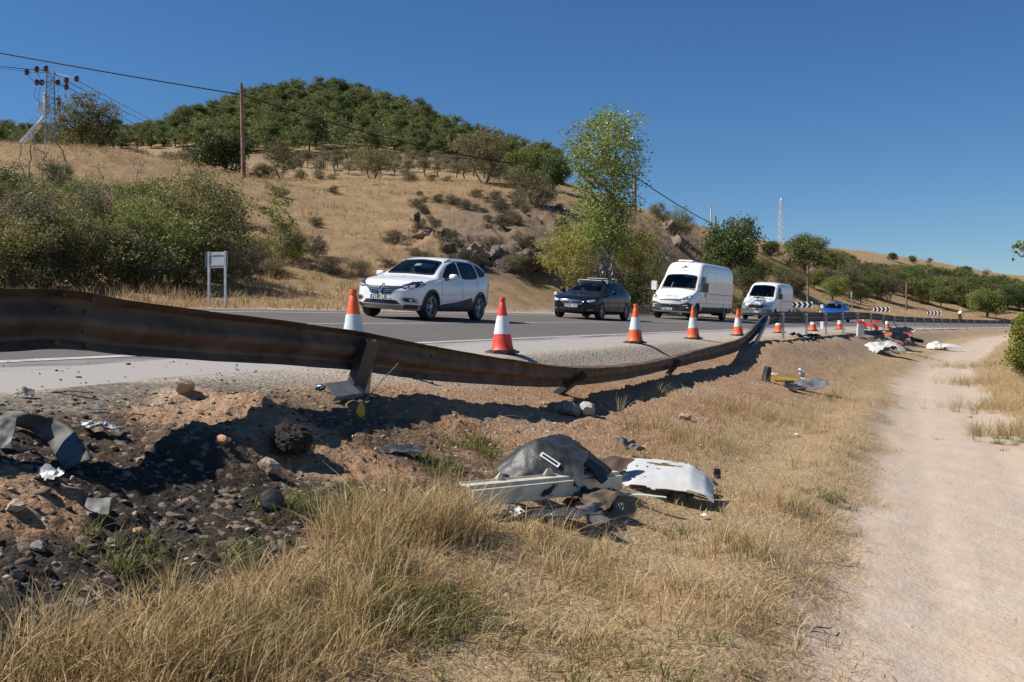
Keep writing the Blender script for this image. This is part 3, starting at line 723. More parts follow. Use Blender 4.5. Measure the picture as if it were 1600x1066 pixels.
# ------------------------------------------------------------------ power towers
LATT = M('lattice_steel', (0.30, 0.31, 0.32), 0.5, 0.5, 0.2, 2)
INSUL = M('insulator_brown', (0.10, 0.025, 0.022), 0.3, 0, 0.2, 4, coat=0.5)
PALE = M('pale_lattice', (0.62, 0.64, 0.66), 0.6, 0.2, 0.1, 1)
def lattice(root, h, w0, w1, n, r, mat, name='leg'):
    cs = [(-1, -1), (1, -1), (1, 1), (-1, 1)]
    at_ = lambda z: (w0 + (w1 - w0) * z / h) / 2
    for a, b in cs:
        mb = MB(); mb.tube((a * at_(0), b * at_(0), -1.0), (a * at_(h), b * at_(h), h), r, n=4); mb.build(name, mat, root)
    for f in range(4):
        mb = MB(); (a, b), (c, d) = cs[f], cs[(f + 1) % 4]
        for k in range(n):
            z0, z1 = h * k / n, h * (k + 1) / n
            w_a, w_b = at_(z0), at_(z1)
            if k % 2: mb.tube((a * w_a, b * w_a, z0), (c * w_b, d * w_b, z1), r * 0.6, n=4)
            else: mb.tube((c * w_a, d * w_a, z0), (a * w_b, b * w_b, z1), r * 0.6, n=4)
            mb.tube((a * w_b, b * w_b, z1), (c * w_b, d * w_b, z1), r * 0.5, n=4)
        mb.build('bracing', mat, root)
d = 92.0; base = PX(79, 245, d); base.z = tz(base.x, base.y)
tw = empty('power_tower', base, 0.5); hT = PX(79, 113, d).z - base.z
tag(tw, 'grey steel lattice power tower with brown insulators and two crews working on it', 'power tower')
lattice(tw, hT, 0.95, 0.62, 16, 0.045, LATT)
s1 = 1 / 17.0
def TP(px, py): q = PX(px, py, d); q = q - base; return Matrix.Rotation(-0.5, 3, 'Z') @ q
for a, b in (((40, 113), (112, 124)), ((57, 131), (106, 137))):
    pass
arms = [((78, 114), (42, 113), 0.0), ((78, 114), (57, 110), -1.2), ((78, 113), (71, 110), -1.8), ((80, 113), (104, 126), 0.0), ((80, 113), (119, 125), -1.2), ((80, 126), (91, 128), 0.8), ((78, 129), (58, 129), 0), ((80, 132), (104, 136), 0), ((78, 129), (66, 128), 0.8)]
for (ax, ay), (bx, by), dy in arms:
    mb = MB(); a = TP(ax, ay); b = TP(bx, by) + Vector((0, dy * 0.4, 0)); mb.tube(a, b, 0.04, n=5); arm = mb.build('crossarm', LATT, tw)
    mb = MB(); M_ = Matrix.Translation(b)
    mb.lathe([(0.05, -0.30), (0.16, -0.26), (0.22, -0.18), (0.16, -0.12), (0.26, -0.05), (0.18, 0.02), (0.26, 0.09), (0.16, 0.16), (0.2, 0.22), (0.05, 0.28)], 12, M_); mb.build('insulator', INSUL, arm, True)
for pts in ([(42, 116), (53, 127), (58, 130)], [(57, 112), (66, 128)], [(58, 131), (53, 148), (56, 155), (62, 158)], [(66, 130), (60, 150), (62, 165)], [(92, 137), (90, 152)], [(104, 138), (102, 152)]):
    mb = MB(); mb.path([TP(*q) for q in pts], 0.02, 4); mb.build('jumper_wire', CABLE, tw)
mb = MB(); mb.box(TP(73, 162), (0.42, 0.4, 1.4)); mb.build('switch_cabinet', PALE, tw)
for a, b, sg in (((0, 92), (42, 112), 0.0), ((0, 97), (57, 110), 0.0), ((0, 103), (71, 110), 0.0)):
    A = PX(a[0] - 300, a[1] - 60, 70); cable(A, PX(b[0], b[1], d), 0.5, 0.018, 'power_line', 'thin power line reaching the lattice tower from beyond the frame edge', 24)
for a, b in (((119, 125), (290, 205)), ((104, 127), (290, 212)), ((92, 129), (280, 222))):
    cable(PX(a[0], a[1], d), PX(b[0] + 60, b[1] + 18, 430), 2.0, 0.03, 'power_line', 'thin power line running from the lattice tower down behind the pine hill', 24)
# boom lift: white arm rising from behind the crest
bm_ = empty('boom_lift', PX(20, 245, 95)); bm_.location.z = tz(bm_.location.x, bm_.location.y)
tag(bm_, 'white hydraulic boom rising from behind the crest to a work basket at the lattice tower', 'boom lift')
def BP(px, py, dd=95.0): return PX(px, py, dd) - Vector(bm_.location)
mb = MB(); mb.box((0, 0, 0.3), (2.2, 2.0, 1.0)); mb.build('turret', PALE, bm_)
mb = MB(); a = BP(22, 238); b = BP(62, 193); ax = (b - a).normalized(); sd = ax.cross(Vector((0, 1, 0))).normalized()
rot = Matrix((ax, Vector((0, 1, 0)), sd)).transposed(); mb.box((a + b) / 2, ((b - a).length, 0.38, 0.48), rot); mb.build('lower_boom', WHITE_P, bm_)
mb = MB(); a2 = BP(40, 236); b2 = BP(53, 212); mb.tube(a2, b2, 0.07); mb.build('hydraulic_ram', PALE, bm_)
mb = MB(); mb.tube(BP(60, 194), BP(70, 180, 93), 0.16, 0.12); mb.build('upper_boom', WHITE_P, bm_)
mb = MB(); c = BP(70, 168, 92.6); mb.box(c, (0.75, 0.7, 0.9)); mb.build('basket', PALE, bm_)
# far towers
for px, t_, b_, dd, w, lab in ((1220, 313, 386, 245, 1.1, 'tall pale lattice pylon standing alone on the far ridge'), (1111, 322, 352, 190, 1.0, 'white pole top with an arm above the broad green tree')):
    b = PX(px, b_, dd); b.z = tz(b.x, b.y); h = PX(px, t_, dd).z - b.z
    t_o = empty('far_pylon', b, 0.4); tag(t_o, lab, 'power tower')
    if px == 1220:
        lattice(t_o, h, w, 0.55, 14, 0.04, PALE)
        for zz in (0.80, 0.87, 0.66): mb = MB(); mb.tube((-1.1, 0, h * zz), (1.1, 0, h * zz + 0.1), 0.05, n=4); mb.build('crossarm', PALE, t_o)
        mb = MB(); mb.lathe([(0.35, h), (0.2, h + 0.3), (0.03, h + 0.7)], 4); mb.build('tip', PALE, t_o)
    else:
        mb = MB(); mb.tube((0, 0, -1), (0, 0, h), 0.15, n=8); mb.build('shaft', PALE, t_o); mb = MB(); mb.tube((0.1, 0, h), (-3.2, 0, h - 0.5), 0.06, n=5); mb.tube((0, 0, h), (2.0, 0, h + 0.6), 0.05, n=5); mb.build('arm', PALE, t_o)
# nest box on a stake
g = G(652, 375); d = g.y; st = empty('nest_box', g); tag(st, 'small dark box with a pitched lid on a thin rusty stake in dry grass', 'nest box')
h = PX(652, 345, d).z - g.z
mb = MB(); mb.tube((0, 0, -0.3), (0, 0, h), 0.035, 0.03, 6); mb.build('stake', M('rust', (0.12, 0.06, 0.04), 0.8), st)
mb = MB(); mb.box((0, 0, h + 0.12), (0.30, 0.28, 0.30)); mb.build('box', M('dark_box', (0.035, 0.04, 0.05), 0.6), st)
mb = MB(); mb.prism([(-0.2, 0), (0.2, 0), (0.06, 0.22)], -0.18, 0.18, lambda a, b, t: (a, t, h + 0.27 + b)); mb.build('lid', M('lid_grey', (0.10, 0.12, 0.14), 0.5), st)
# ------------------------------------------------------------------ vehicles
def pchip(xk, yk, x):
    xk = np.asarray(xk, float); yk = np.asarray(yk, float); h = np.diff(xk); dl = np.diff(yk) / h
    m_ = np.zeros(len(xk)); m_[0] = dl[0]; m_[-1] = dl[-1]
    for i in range(1, len(xk) - 1):
        if dl[i - 1] * dl[i] <= 0: m_[i] = 0
        else: w1 = 2 * h[i] + h[i - 1]; w2 = h[i] + 2 * h[i - 1]; m_[i] = (w1 + w2) / (w1 / dl[i - 1] + w2 / dl[i])
    i = np.clip(np.searchsorted(xk, x) - 1, 0, len(xk) - 2); t = np.clip((x - xk[i]) / h[i], 0, 1)
    return (2*t**3 - 3*t**2 + 1) * yk[i] + (t**3 - 2*t**2 + t) * h[i] * m_[i] + (-2*t**3 + 3*t**2) * yk[i + 1] + (t**3 - t**2) * h[i] * m_[i + 1]

def tab(d): return lambda s: pchip(sorted(d), [d[k] for k in sorted(d)], s)

def chaikin(p, n=2, closed=False):
    p = [tuple(q) for q in p]
    for _ in range(n):
        o = [] if closed else [p[0]]
        m_ = len(p)
        for i in range(m_ if closed else m_ - 1):
            a = p[i]; b = p[(i + 1) % m_]
            o.append(tuple(0.75 * x + 0.25 * y for x, y in zip(a, b))); o.append(tuple(0.25 * x + 0.75 * y for x, y in zip(a, b)))
        if not closed: o.append(p[-1])
        p = o
    return p

def in_poly(x, y, poly):
    c = np.zeros(np.shape(x), bool); n = len(poly); j = n - 1
    for i in range(n):
        xi, yi = poly[i]; xj, yj = poly[j]
        if yi != yj: c ^= ((yi > y) != (yj > y)) & (x < (xj - xi) * (y - yi) / (yj - yi) + xi)
        j = i
    return c

def inset(poly, dist):
    """move every corner inwards by about dist"""
    n = len(poly); P = [Vector(p) for p in poly]
    area = sum(P[i].x * P[(i + 1) % n].y - P[(i + 1) % n].x * P[i].y for i in range(n)); sg = 1 if area > 0 else -1
    out = []
    for i in range(n):
        a = (P[i] - P[i - 1]).normalized(); b = (P[(i + 1) % n] - P[i]).normalized()
        na = Vector((-a.y, a.x)) * sg; nb = Vector((-b.y, b.x)) * sg; m_ = na + nb
        if m_.length < 1e-5: m_ = na
        m_.normalize(); k = dist / max(0.35, m_.dot(na)); out.append(tuple(P[i] + m_ * k))
    return out

def paint(name, c, rough=0.32, flake=0.0, dirt=(0.25, 0.21, 0.17), coat=0.7):
    m, nt, N, Lk, bs = nodes_of(name); g = N.new('ShaderNodeNewGeometry')
    f = noise_out(nt, 1.7, 5, 0.6, lo=0.45, hi=0.8); tcn = N.new('ShaderNodeTexCoord'); sp = N.new('ShaderNodeSeparateXYZ'); Lk.new(tcn.outputs['Object'], sp.inputs[0])
    lowm = N.new('ShaderNodeMapRange'); lowm.inputs[1].default_value = 0.75; lowm.inputs[2].default_value = 0.2; Lk.new(sp.outputs[2], lowm.inputs[0])
    col = mixc(nt, math_n(nt, 'MULTIPLY', math_n(nt, 'ADD', math_n(nt, 'MULTIPLY', lowm.outputs[0], 0.35), 0.08), f), c, dirt)   # road dust on the sills
    col = mixc(nt, g.outputs['Backfacing'], col, (0.03, 0.03, 0.032))                       # inside: dark trim
    Lk.new(col, bs.inputs['Base Color']); bs.inputs['Roughness'].default_value = rough; bs.inputs['Coat Weight'].default_value = coat; bs.inputs['Specular IOR Level'].default_value = 0.5 if coat > 0.5 else 0.2; bs.inputs['Coat Roughness'].default_value = 0.04
    bs.inputs['Metallic'].default_value = flake
    return m

def glass(name, tint, mirror=0.06):
    m = bpy.data.materials.new(name); m.use_nodes = True; nt = m.node_tree; N = nt.nodes; Lk = nt.links; N.remove(N['Principled BSDF'])
    t = N.new('ShaderNodeBsdfTransparent'); t.inputs[0].default_value = (*tint, 1); gl = N.new('ShaderNodeBsdfGlossy'); gl.inputs['Roughness'].default_value = 0.015
    fr = N.new('ShaderNodeFresnel'); fr.inputs[0].default_value = 1.5; mx = N.new('ShaderNodeMixShader')
    Lk.new(fr.outputs[0], mx.inputs[0]); Lk.new(t.outputs[0], mx.inputs[1]); Lk.new(gl.outputs[0], mx.inputs[2]); Lk.new(mx.outputs[0], N['Material Output'].inputs[0]); return m
GLASS = glass('clear_car_glass', (0.62, 0.68, 0.66)); GLASS_D = glass('tinted_car_glass', (0.16, 0.18, 0.18))
CHROME = M('chrome', (0.75, 0.76, 0.78), 0.12, 1.0, 0.03, 5)
ALLOY = M('alloy_rim', (0.32, 0.33, 0.35), 0.35, 0.8, 0.1, 5, (0.10, 0.09, 0.08), 0.4)
HUBCAP = M('steel_hubcap', (0.17, 0.18, 0.19), 0.5, 0.4, 0.2, 5)
LAMP = M('lamp_lens', (0.55, 0.58, 0.60), 0.12, 0.3, 0.25, 9, coat=0.8)
LAMP_D = M('lamp_dark', (0.03, 0.032, 0.036), 0.15, 0.2, 0.3, 8, coat=0.8)
LAMP_W = M('lamp_reflector', (0.85, 0.87, 0.9), 0.2, 0.4, 0.05, 6)
TRIM = M('grey_plastic_trim', (0.045, 0.046, 0.048), 0.6, 0, 0.2, 6, (0.14, 0.12, 0.10), 0.35)
SILVER = M('silver_trim', (0.42, 0.43, 0.44), 0.4, 0.5, 0.1, 5)
SEAM = M('shut_line', (0.012, 0.012, 0.013), 0.8, 0, 0.1, 5)
SEAT = M('seat_cloth', (0.05, 0.05, 0.053), 0.9, 0, 0.2, 9); DASH = M('dashboard', (0.022, 0.022, 0.024), 0.75, 0, 0.2, 9)
PLATE = M('number_plate', (0.78, 0.78, 0.76), 0.4, 0, 0.03, 3); PLATE_B = M('plate_blue', (0.02, 0.08, 0.42), 0.4); INK = M('plate_ink', (0.012, 0.012, 0.014), 0.5)
PAPER = M('white_paper', (0.74, 0.76, 0.72), 0.8, 0, 0.04, 5); RED_L = M('rear_lamp_red', (0.35, 0.012, 0.012), 0.2, 0, 0.1, 5, coat=0.6)

def text_mesh(txt, size, mat, depth=0.002, bold=0.0, shear=0.0, spacing=1.0):
    cu_ = bpy.data.curves.new('lettering', 'FONT'); cu_.body = txt; cu_.size = size; cu_.extrude = depth; cu_.align_x = 'CENTER'; cu_.align_y = 'CENTER'; cu_.offset = bold; cu_.shear = shear; cu_.space_character = spacing
    o = bpy.data.objects.new('lettering', cu_); COL.objects.link(o); dg = bpy.context.evaluated_depsgraph_get()
    me = bpy.data.meshes.new_from_object(o.evaluated_get(dg)); bpy.data.objects.remove(o); bpy.data.curves.remove(cu_)
    me.materials.clear(); me.materials.append(mat); return me

class Vehicle:
    def __init__(s, name, L, T, bow, rbow, paint_mat, crown=0.05, bulge=0.02, ns=190):
        s.root = empty(name); s.L = L; s.paint = paint_mat; s.parts = {}
        st = np.unique(np.concatenate([np.linspace(0, 0.5, 40) ** 1.0, np.linspace(0.5, L - 0.4, ns), np.linspace(L - 0.4, L, 26)]))
        f = {k: tab(T[k])(st) for k in T}
        rings = []
        for i in range(len(st)):
            zb, zs, zt, wm, wt = (f[k][i] for k in ('zb', 'zs', 'zt', 'wm', 'wt'))
            ws = wm - (f['ti'][i] if 'ti' in f else 0.03); cw = min(crown, 0.3 * (zt - zs) + 0.012); zte = max(zs + 0.01, zt - cw)
            hh = zs - zb
            c = [(0, zb), (wm * 0.80, zb), (wm * 0.965, zb + 0.04), (wm, zb + 0.36 * hh), (wm - 0.004, zb + 0.78 * hh), (ws, zs), (ws + (wt - ws) * 0.5 + bulge, zs + (zte - zs) * 0.5), (wt, zte), (wt * 0.55, zt - cw * 0.2), (0, zt)]
            rings.append(chaikin(c, 3))
        R = np.array(rings); k = R.shape[1]
        full = np.concatenate([R, R[:, -2:0:-1] * np.array([-1, 1])], axis=1); n = full.shape[1]
        S = np.repeat(st[:, None], n, 1); Y = full[:, :, 0]; Z = full[:, :, 1]
        wmax = max(T['wm'].values())
        S = S + bow * (np.abs(Y) / wmax) ** 2.2 * ss(1.1, 0.0, S) - rbow * (np.abs(Y) / wmax) ** 2.5 * ss(L - 0.9, L, S)
        rows = []
        for sc in (0.05, 0.5, 0.85):                                    # rounded nose cap
            zc = Z[0].mean(); rows.append(np.stack([L / 2 - (S[0] - 0.012 * (1 - sc) - bow * (np.abs(Y[0]) / wmax) ** 2.2 * (1 - sc ** 2.2)), Y[0] * sc, zc + (Z[0] - zc) * sc], 1))
        for i in range(len(st)): rows.append(np.stack([L / 2 - S[i], Y[i], Z[i]], 1))
        for sc in (0.85, 0.5, 0.05):
            zc = Z[-1].mean(); rows.append(np.stack([L / 2 - (S[-1] + 0.012 * (1 - sc) + rbow * (np.abs(Y[-1]) / wmax) ** 2.5 * (1 - sc ** 2.5)), Y[-1] * sc, zc + (Z[-1] - zc) * sc], 1))
        V = np.concatenate(rows); m_ = len(rows)
        q = np.arange((m_ - 1) * n); r = q // n; c = q % n; c2 = (c + 1) % n
        Fc = np.stack([r * n + c, r * n + c2, (r + 1) * n + c2, (r + 1) * n + c], 1)
        # outward?
        s.V, s.F = V, Fc
        a = V[Fc[:, 0]]; nrm = np.cross(V[Fc[:, 1]] - a, V[Fc[:, 3]] - a); ctr = V[Fc].mean(1)
        if (nrm * (ctr - V.mean(0))).sum() < 0: s.F = Fc[:, ::-1]
        s.bvh = BVHTree.FromPolygons([tuple(p) for p in V], [tuple(p) for p in s.F])
        s.keep = np.ones(len(s.F), bool); s.ctr = V[s.F].mean(1); a = V[s.F[:, 0]]
        s.nrm = np.cross(V[s.F[:, 1]] - a, V[s.F[:, 3]] - a); s.nrm /= np.linalg.norm(s.nrm, axis=1, keepdims=True) + 1e-12
    # projections: 'left' (s,z) 'right' (s,z) 'front' (y,z) 'rear' (y,z) 'top' (s,y)
    def ray(s, kind, a, b):
        h = s.L / 2
        o, d = {'left': ((h - a, 3, b), (0, -1, 0)), 'right': ((h - a, -3, b), (0, 1, 0)), 'front': ((h + 3, a, b), (-1, 0, 0)), 'rear': ((-h - 3, a, b), (1, 0, 0)), 'top': ((h - a, b, 5), (0, 0, -1))}[kind]
        hit, n, _, _ = s.bvh.ray_cast(Vector(o), Vector(d))
        if hit is None:
            q = Vector(o) + Vector(d) * (3 if kind != 'front' and kind != 'rear' else 3.1); hit, n, _, _ = s.bvh.find_nearest(q)
        if n.dot(Vector(d)) > 0: n = -n
        return hit, n
    def drape(s, name, kind, poly, mat, off=0.004, parent=None, h=0.07, hole=None, smooth=True, closed=True):
        bm = bmesh.new()
        if hole is None:
            vs_ = [bm.verts.new((a, b, 0)) for a, b in poly]; bm.faces.new(vs_)
        else:
            A = [bm.verts.new((a, b, 0)) for a, b in poly]; B = [bm.verts.new((a, b, 0)) for a, b in hole]; n = len(A)
            for i in range(n if closed else n - 1): bm.faces.new((A[i], A[(i + 1) % n], B[(i + 1) % n], B[i]))
        bmesh.ops.triangulate(bm, faces=bm.faces[:])
        for _ in range(7):
            e = [q for q in bm.edges if q.calc_length() > h]
            if not e: break
            bmesh.ops.subdivide_edges(bm, edges=e, cuts=1); bmesh.ops.triangulate(bm, faces=[f for f in bm.faces if len(f.verts) > 3])
        for q in bm.verts:
            p, n = s.ray(kind, q.co.x, q.co.y); q.co = p + n * off
        bm.normal_update()
        dirv = {'left': Vector((0, 1, 0)), 'right': Vector((0, -1, 0)), 'front': Vector((1, 0, 0)), 'rear': Vector((-1, 0, 0)), 'top': Vector((0, 0, 1))}[kind]
        if sum(f.normal.dot(dirv) * f.calc_area() for f in bm.faces) < 0: bmesh.ops.reverse_faces(bm, faces=bm.faces[:])
        me = bpy.data.meshes.new(name); bm.to_mesh(me); bm.free(); me.materials.append(mat)
        if smooth: me.polygons.foreach_set('use_smooth', np.ones(len(me.polygons), bool))
        return link(name, me, parent or s.root)
    def cut(s, kind, poly, smin=0.0, smax=99.0):
        C = s.ctr; sv = s.L / 2 - C[:, 0]
        if kind in ('left', 'right'): inn = in_poly(sv, C[:, 2], poly) & ((C[:, 1] > 0) if kind == 'left' else (C[:, 1] < 0)) & (np.abs(s.nrm[:, 1]) > 0.3)
        else: inn = in_poly(C[:, 1], C[:, 2], poly) & (sv > smin) & (sv < smax) & ((s.nrm[:, 0] > 0.02) if kind == 'front' else (s.nrm[:, 0] < -0.02))
        s.keep &= ~inn
    def window(s, kind, poly, mat, border=0.03, smin=0, smax=99, name='window', rnd=1):
        p = chaikin([(0.86 * a[0] + 0.14 * b[0], 0.86 * a[1] + 0.14 * b[1]) if k == 0 else (0.14 * a[0] + 0.86 * b[0], 0.14 * a[1] + 0.86 * b[1]) for a, b in zip(poly, poly[1:] + poly[:1]) for k in (0, 1)], rnd, True); inner = inset(p, border)
        s.cut(kind, inset(p, border * 0.45), smin, smax)
        g = s.drape(name, kind, inset(p, border * 0.5), mat, -0.003)
        s.drape('window_seal', kind, p, BLACK_P, 0.004, g, 0.08, hole=inner); return g
    def both(s, fn):
        for k in ('left', 'right'): fn(k)
    def arch(s, sw, zw, ra, mat, lip=0.05, rtyre=0.34):
        for k in ('left', 'right'):
            t = np.linspace(0, 2 * math.pi, 41)[:-1]
            cp = [(sw + ra * math.cos(q), zw + ra * math.sin(q)) for q in t]; s.cut(k, cp)
            tt = np.linspace(math.radians(-28), math.radians(208), 30)
            o = [(sw + (ra + lip) * math.cos(q), zw + (ra + lip) * math.sin(q)) for q in tt] + [(sw + (ra - 0.012) * math.cos(q), zw + (ra - 0.012) * math.sin(q)) for q in tt[::-1]]
            s.drape('wheel_arch', k, o, mat, 0.006, None, 0.08)
            sg = 1 if k == 'left' else -1; mb = MB(); yo = 0.80 * sg; yi = 0.42 * sg; n = 24
            vs_ = []; 
            for y in (yo, yi):
                for q in np.linspace(math.radians(-20), math.radians(200), n): vs_.append((s.L / 2 - sw - (ra + 0.005) * math.cos(q), y, zw + (ra + 0.005) * math.sin(q)))
            fs = [(i, i + 1, n + i + 1, n + i) for i in range(n - 1)] + [tuple(range(n, 2 * n))]
            mb.add(vs_, fs); mb.build('wheel_well', SEAM, s.root)
    def wheel(s, sw, r, w, yc, style='spoke', steer=0.0):
        for sg in (1, -1):
            x = s.L / 2 - sw; c = Vector((x, sg * yc, r)); M_ = Matrix.Translation(c) @ Matrix.Rotation(steer, 4, 'Z') @ Matrix.Rotation(-sg * math.pi / 2, 4, 'X')
            mb = MB(); rr = r * 0.68
            mb.lathe([(rr, -w / 2 + 0.01), (rr + 0.02, -w / 2), (r - 0.035, -w / 2), (r - 0.008, -w / 2 + 0.02), (r, -w / 2 + 0.05), (r, w / 2 - 0.05), (r - 0.008, w / 2 - 0.02), (r - 0.035, w / 2), (rr + 0.02, w / 2), (rr, w / 2 - 0.012), (rr - 0.01, w / 2 - 0.06), (0.05, w / 2 - 0.065)], 40, M_)
            ty = mb.build('tyre', RUBBER, s.root, True, 35)
            rim = MB(); rim.lathe([(rr * 0.985, w / 2 - 0.05), (rr * 1.0, w / 2 - 0.004), (rr * 0.93, w / 2 - 0.004), (rr * 0.91, w / 2 - 0.05)], 36, M_)
            mt = ALLOY if style != 'steel' else HUBCAP
            if style == 'steel': rim.lathe([(rr * 0.9, w / 2 - 0.04), (rr * 0.75, w / 2 - 0.02), (rr * 0.45, w / 2 - 0.035), (rr * 0.3, w / 2 - 0.01), (0.02, w / 2 - 0.005)], 30, M_)
            ro = rim.build('rim', mt, ty, True, 35)
            if style == 'spoke':
                for k in range(5):
                    for da in (-0.16, 0.16):
                        a = 2 * math.pi * k / 5; sp_ = MB(); p0 = M_ @ Vector((0.035 * math.cos(a + da * 3), 0.035 * math.sin(a + da * 3), w / 2 - 0.02)); p1 = M_ @ Vector((rr * 0.95 * math.cos(a + da), rr * 0.95 * math.sin(a + da), w / 2 - 0.022))
                        sp_.tube(p0, p1, 0.016, 0.021, 5); sp_.build('spoke', mt, ty)
                hub = MB(); hub.lathe([(0.055, w / 2 - 0.04), (0.05, w / 2 - 0.008), (0.01, w / 2 - 0.004)], 16, M_); hub.build('hub', mt, ty, True, 40)
    def finish(s):
        me = np_mesh('body', s.V, s.F[s.keep], s.paint, True); me.set_sharp_from_angle(angle=math.radians(50)); s.bo = link('body', me, s.root); return s.bo
    def seam(s, kind, pts, w=0.011, name='shut_line', mat=None, off=0.003, parent=None):
        a = []; b = []
        for i, p in enumerate(pts):
            t = Vector(pts[min(i + 1, len(pts) - 1)]) - Vector(pts[max(i - 1, 0)]); t.normalize(); n = Vector((-t.y, t.x)) * w / 2
            if 0 < i < len(pts) - 1: n = n / max(0.6, abs((Vector(p) - Vector(pts[i - 1])).normalized().dot(t)))
            a.append(tuple(Vector(p) + n)); b.append(tuple(Vector(p) - n))
        s.drape(name, kind, a, mat or SEAM, off, parent, 0.09, hole=b, closed=False)
    def plate(s, y, z, txt, w=0.52, h=0.11):
        p, n = s.ray('front', y, z); mb = MB(); xx = p.x + 0.012
        q = Vector((xx, y, z)); mb.box(q, (0.012, w, h)); o = mb.build('number_plate', PLATE, s.root)
        mb = MB(); mb.box((xx + 0.007, y - w / 2 + 0.024, z), (0.003, 0.04, h * 0.96)); mb.build('plate_band', PLATE_B, o)
        if txt:
            t = link('plate_text', text_mesh(txt, h * 0.98, INK, 0.001, 0.0015), o)
            t.matrix_local = Matrix(((0, 0, 1, xx + 0.0075), (1, 0, 0, y + 0.02), (0, 1, 0, z), (0, 0, 0, 1)))
            k = (w - 0.08) / max(t.dimensions.x, 0.01); t.scale = (k, min(k * 1.25, 1.3), 1)
        return o
    def mirror(s, sw, z, y, sz, mat, back=BLACK_P):
        for sg in (1, -1):
            mb = MB(); c = Vector((s.L / 2 - sw, sg * (y + sz[1] / 2 + 0.06), z)); pts = []
            n = 14
            for i in range(7):
                f = [0.55, 0.9, 1.0, 1.0, 0.97, 0.9, 0.86][i]; xx = sz[0] * (0.5 - i / 6)
                for k in range(n):
                    a = 2 * math.pi * k / n; ca = abs(math.cos(a)) ** 0.6 * (1 if math.cos(a) > 0 else -1); sa = abs(math.sin(a)) ** 0.6 * (1 if math.sin(a) > 0 else -1)
                    pts.append(c + Vector((xx, ca * sz[1] / 2 * f, sa * sz[2] / 2 * f)))
            fs = [(i * n + k, i * n + (k + 1) % n, (i + 1) * n + (k + 1) % n, (i + 1) * n + k) for i in range(6) for k in range(n)] + [tuple(range(n)), tuple(range(7 * n - 1, 6 * n - 1, -1))]
            mb.add(pts, fs); o = mb.build('side_mirror', mat, s.root, True, 45)
            st = MB(); st.tube(c + Vector((0, -sg * sz[1] * 0.3, -sz[2] * 0.3)), c + Vector((0.02, -sg * (sz[1] / 2 + 0.12), -sz[2] * 0.5)), 0.028, 0.035, 6); st.build('mirror_stalk', back, o)
    def cabin(s, dash_s, dash_z, rows, zfloor, w, zs_=0.30):
        mb = MB(); h = s.L / 2
        mb.box((h - dash_s - 0.22, 0, dash_z - 0.22), (0.55, 2 * w, 0.40)); mb.build('dashboard', DASH, s.root)
        mb = MB(); mb.box((0, 0, zfloor), (s.L * 0.86, 2 * w * 0.9, 0.04)); mb.build('floor_pan', DASH, s.root)
        stw = MB(); cc = Vector((h - dash_s - 0.55, 0.36, dash_z + 0.0)); R_ = Matrix.Rotation(math.radians(65), 3, 'Y')
        stw.path([cc + R_ @ Vector((0.18 * math.cos(a), 0.18 * math.sin(a), 0)) for a in np.linspace(0, 6.283, 22)[:-1]], 0.015, 5, closed=True); stw.tube(cc, cc + Vector((0.25, 0, -0.1)), 0.03, n=6); stw.build('steering_wheel', BLACK_P, s.root, True)
        for (ss_, nseat) in rows:
            for y in ((-0.37, 0.37) if nseat == 2 else (-0.42, 0.0, 0.42)):
                mb = MB(); x = h - ss_
                mb.box((x, y, zfloor + zs_), (0.5, 0.46, 0.16)); R2 = Matrix.Rotation(math.radians(-14), 3, 'Y'); mb.box((x - 0.28, y, zfloor + zs_ + 0.34), (0.14, 0.46, 0.66), R2); mb.box((x - 0.38, y, zfloor + zs_ + 0.77), (0.10, 0.26, 0.19), R2); mb.build('seat', SEAT, s.root)
    def place(s, px, v, label, cat, dyaw=0.0, group='vehicles queuing in the far lane'):
        d = on_v(px, v); x = (px - 800) / F * d; uu, _ = uv_of(x, d); hx, hy = heading(float(uu)); yaw = math.atan2(-hy, -hx) + dyaw
        # sit on the banked road: tilt to its cross fall
        s.root.location = (x, d, float(road_z(uu, v)) + 0.004); s.root.rotation_euler = (0, 0, yaw)
        roll = math.atan(0.07); s.root.rotation_mode = 'QUATERNION'
        s.root.rotation_quaternion = Quaternion(Vector((-hx, -hy, 0)), roll * s.rollsign) @ Quaternion((0, 0, 1), yaw)
        tag(s.root, label, cat, group)
    rollsign = -1

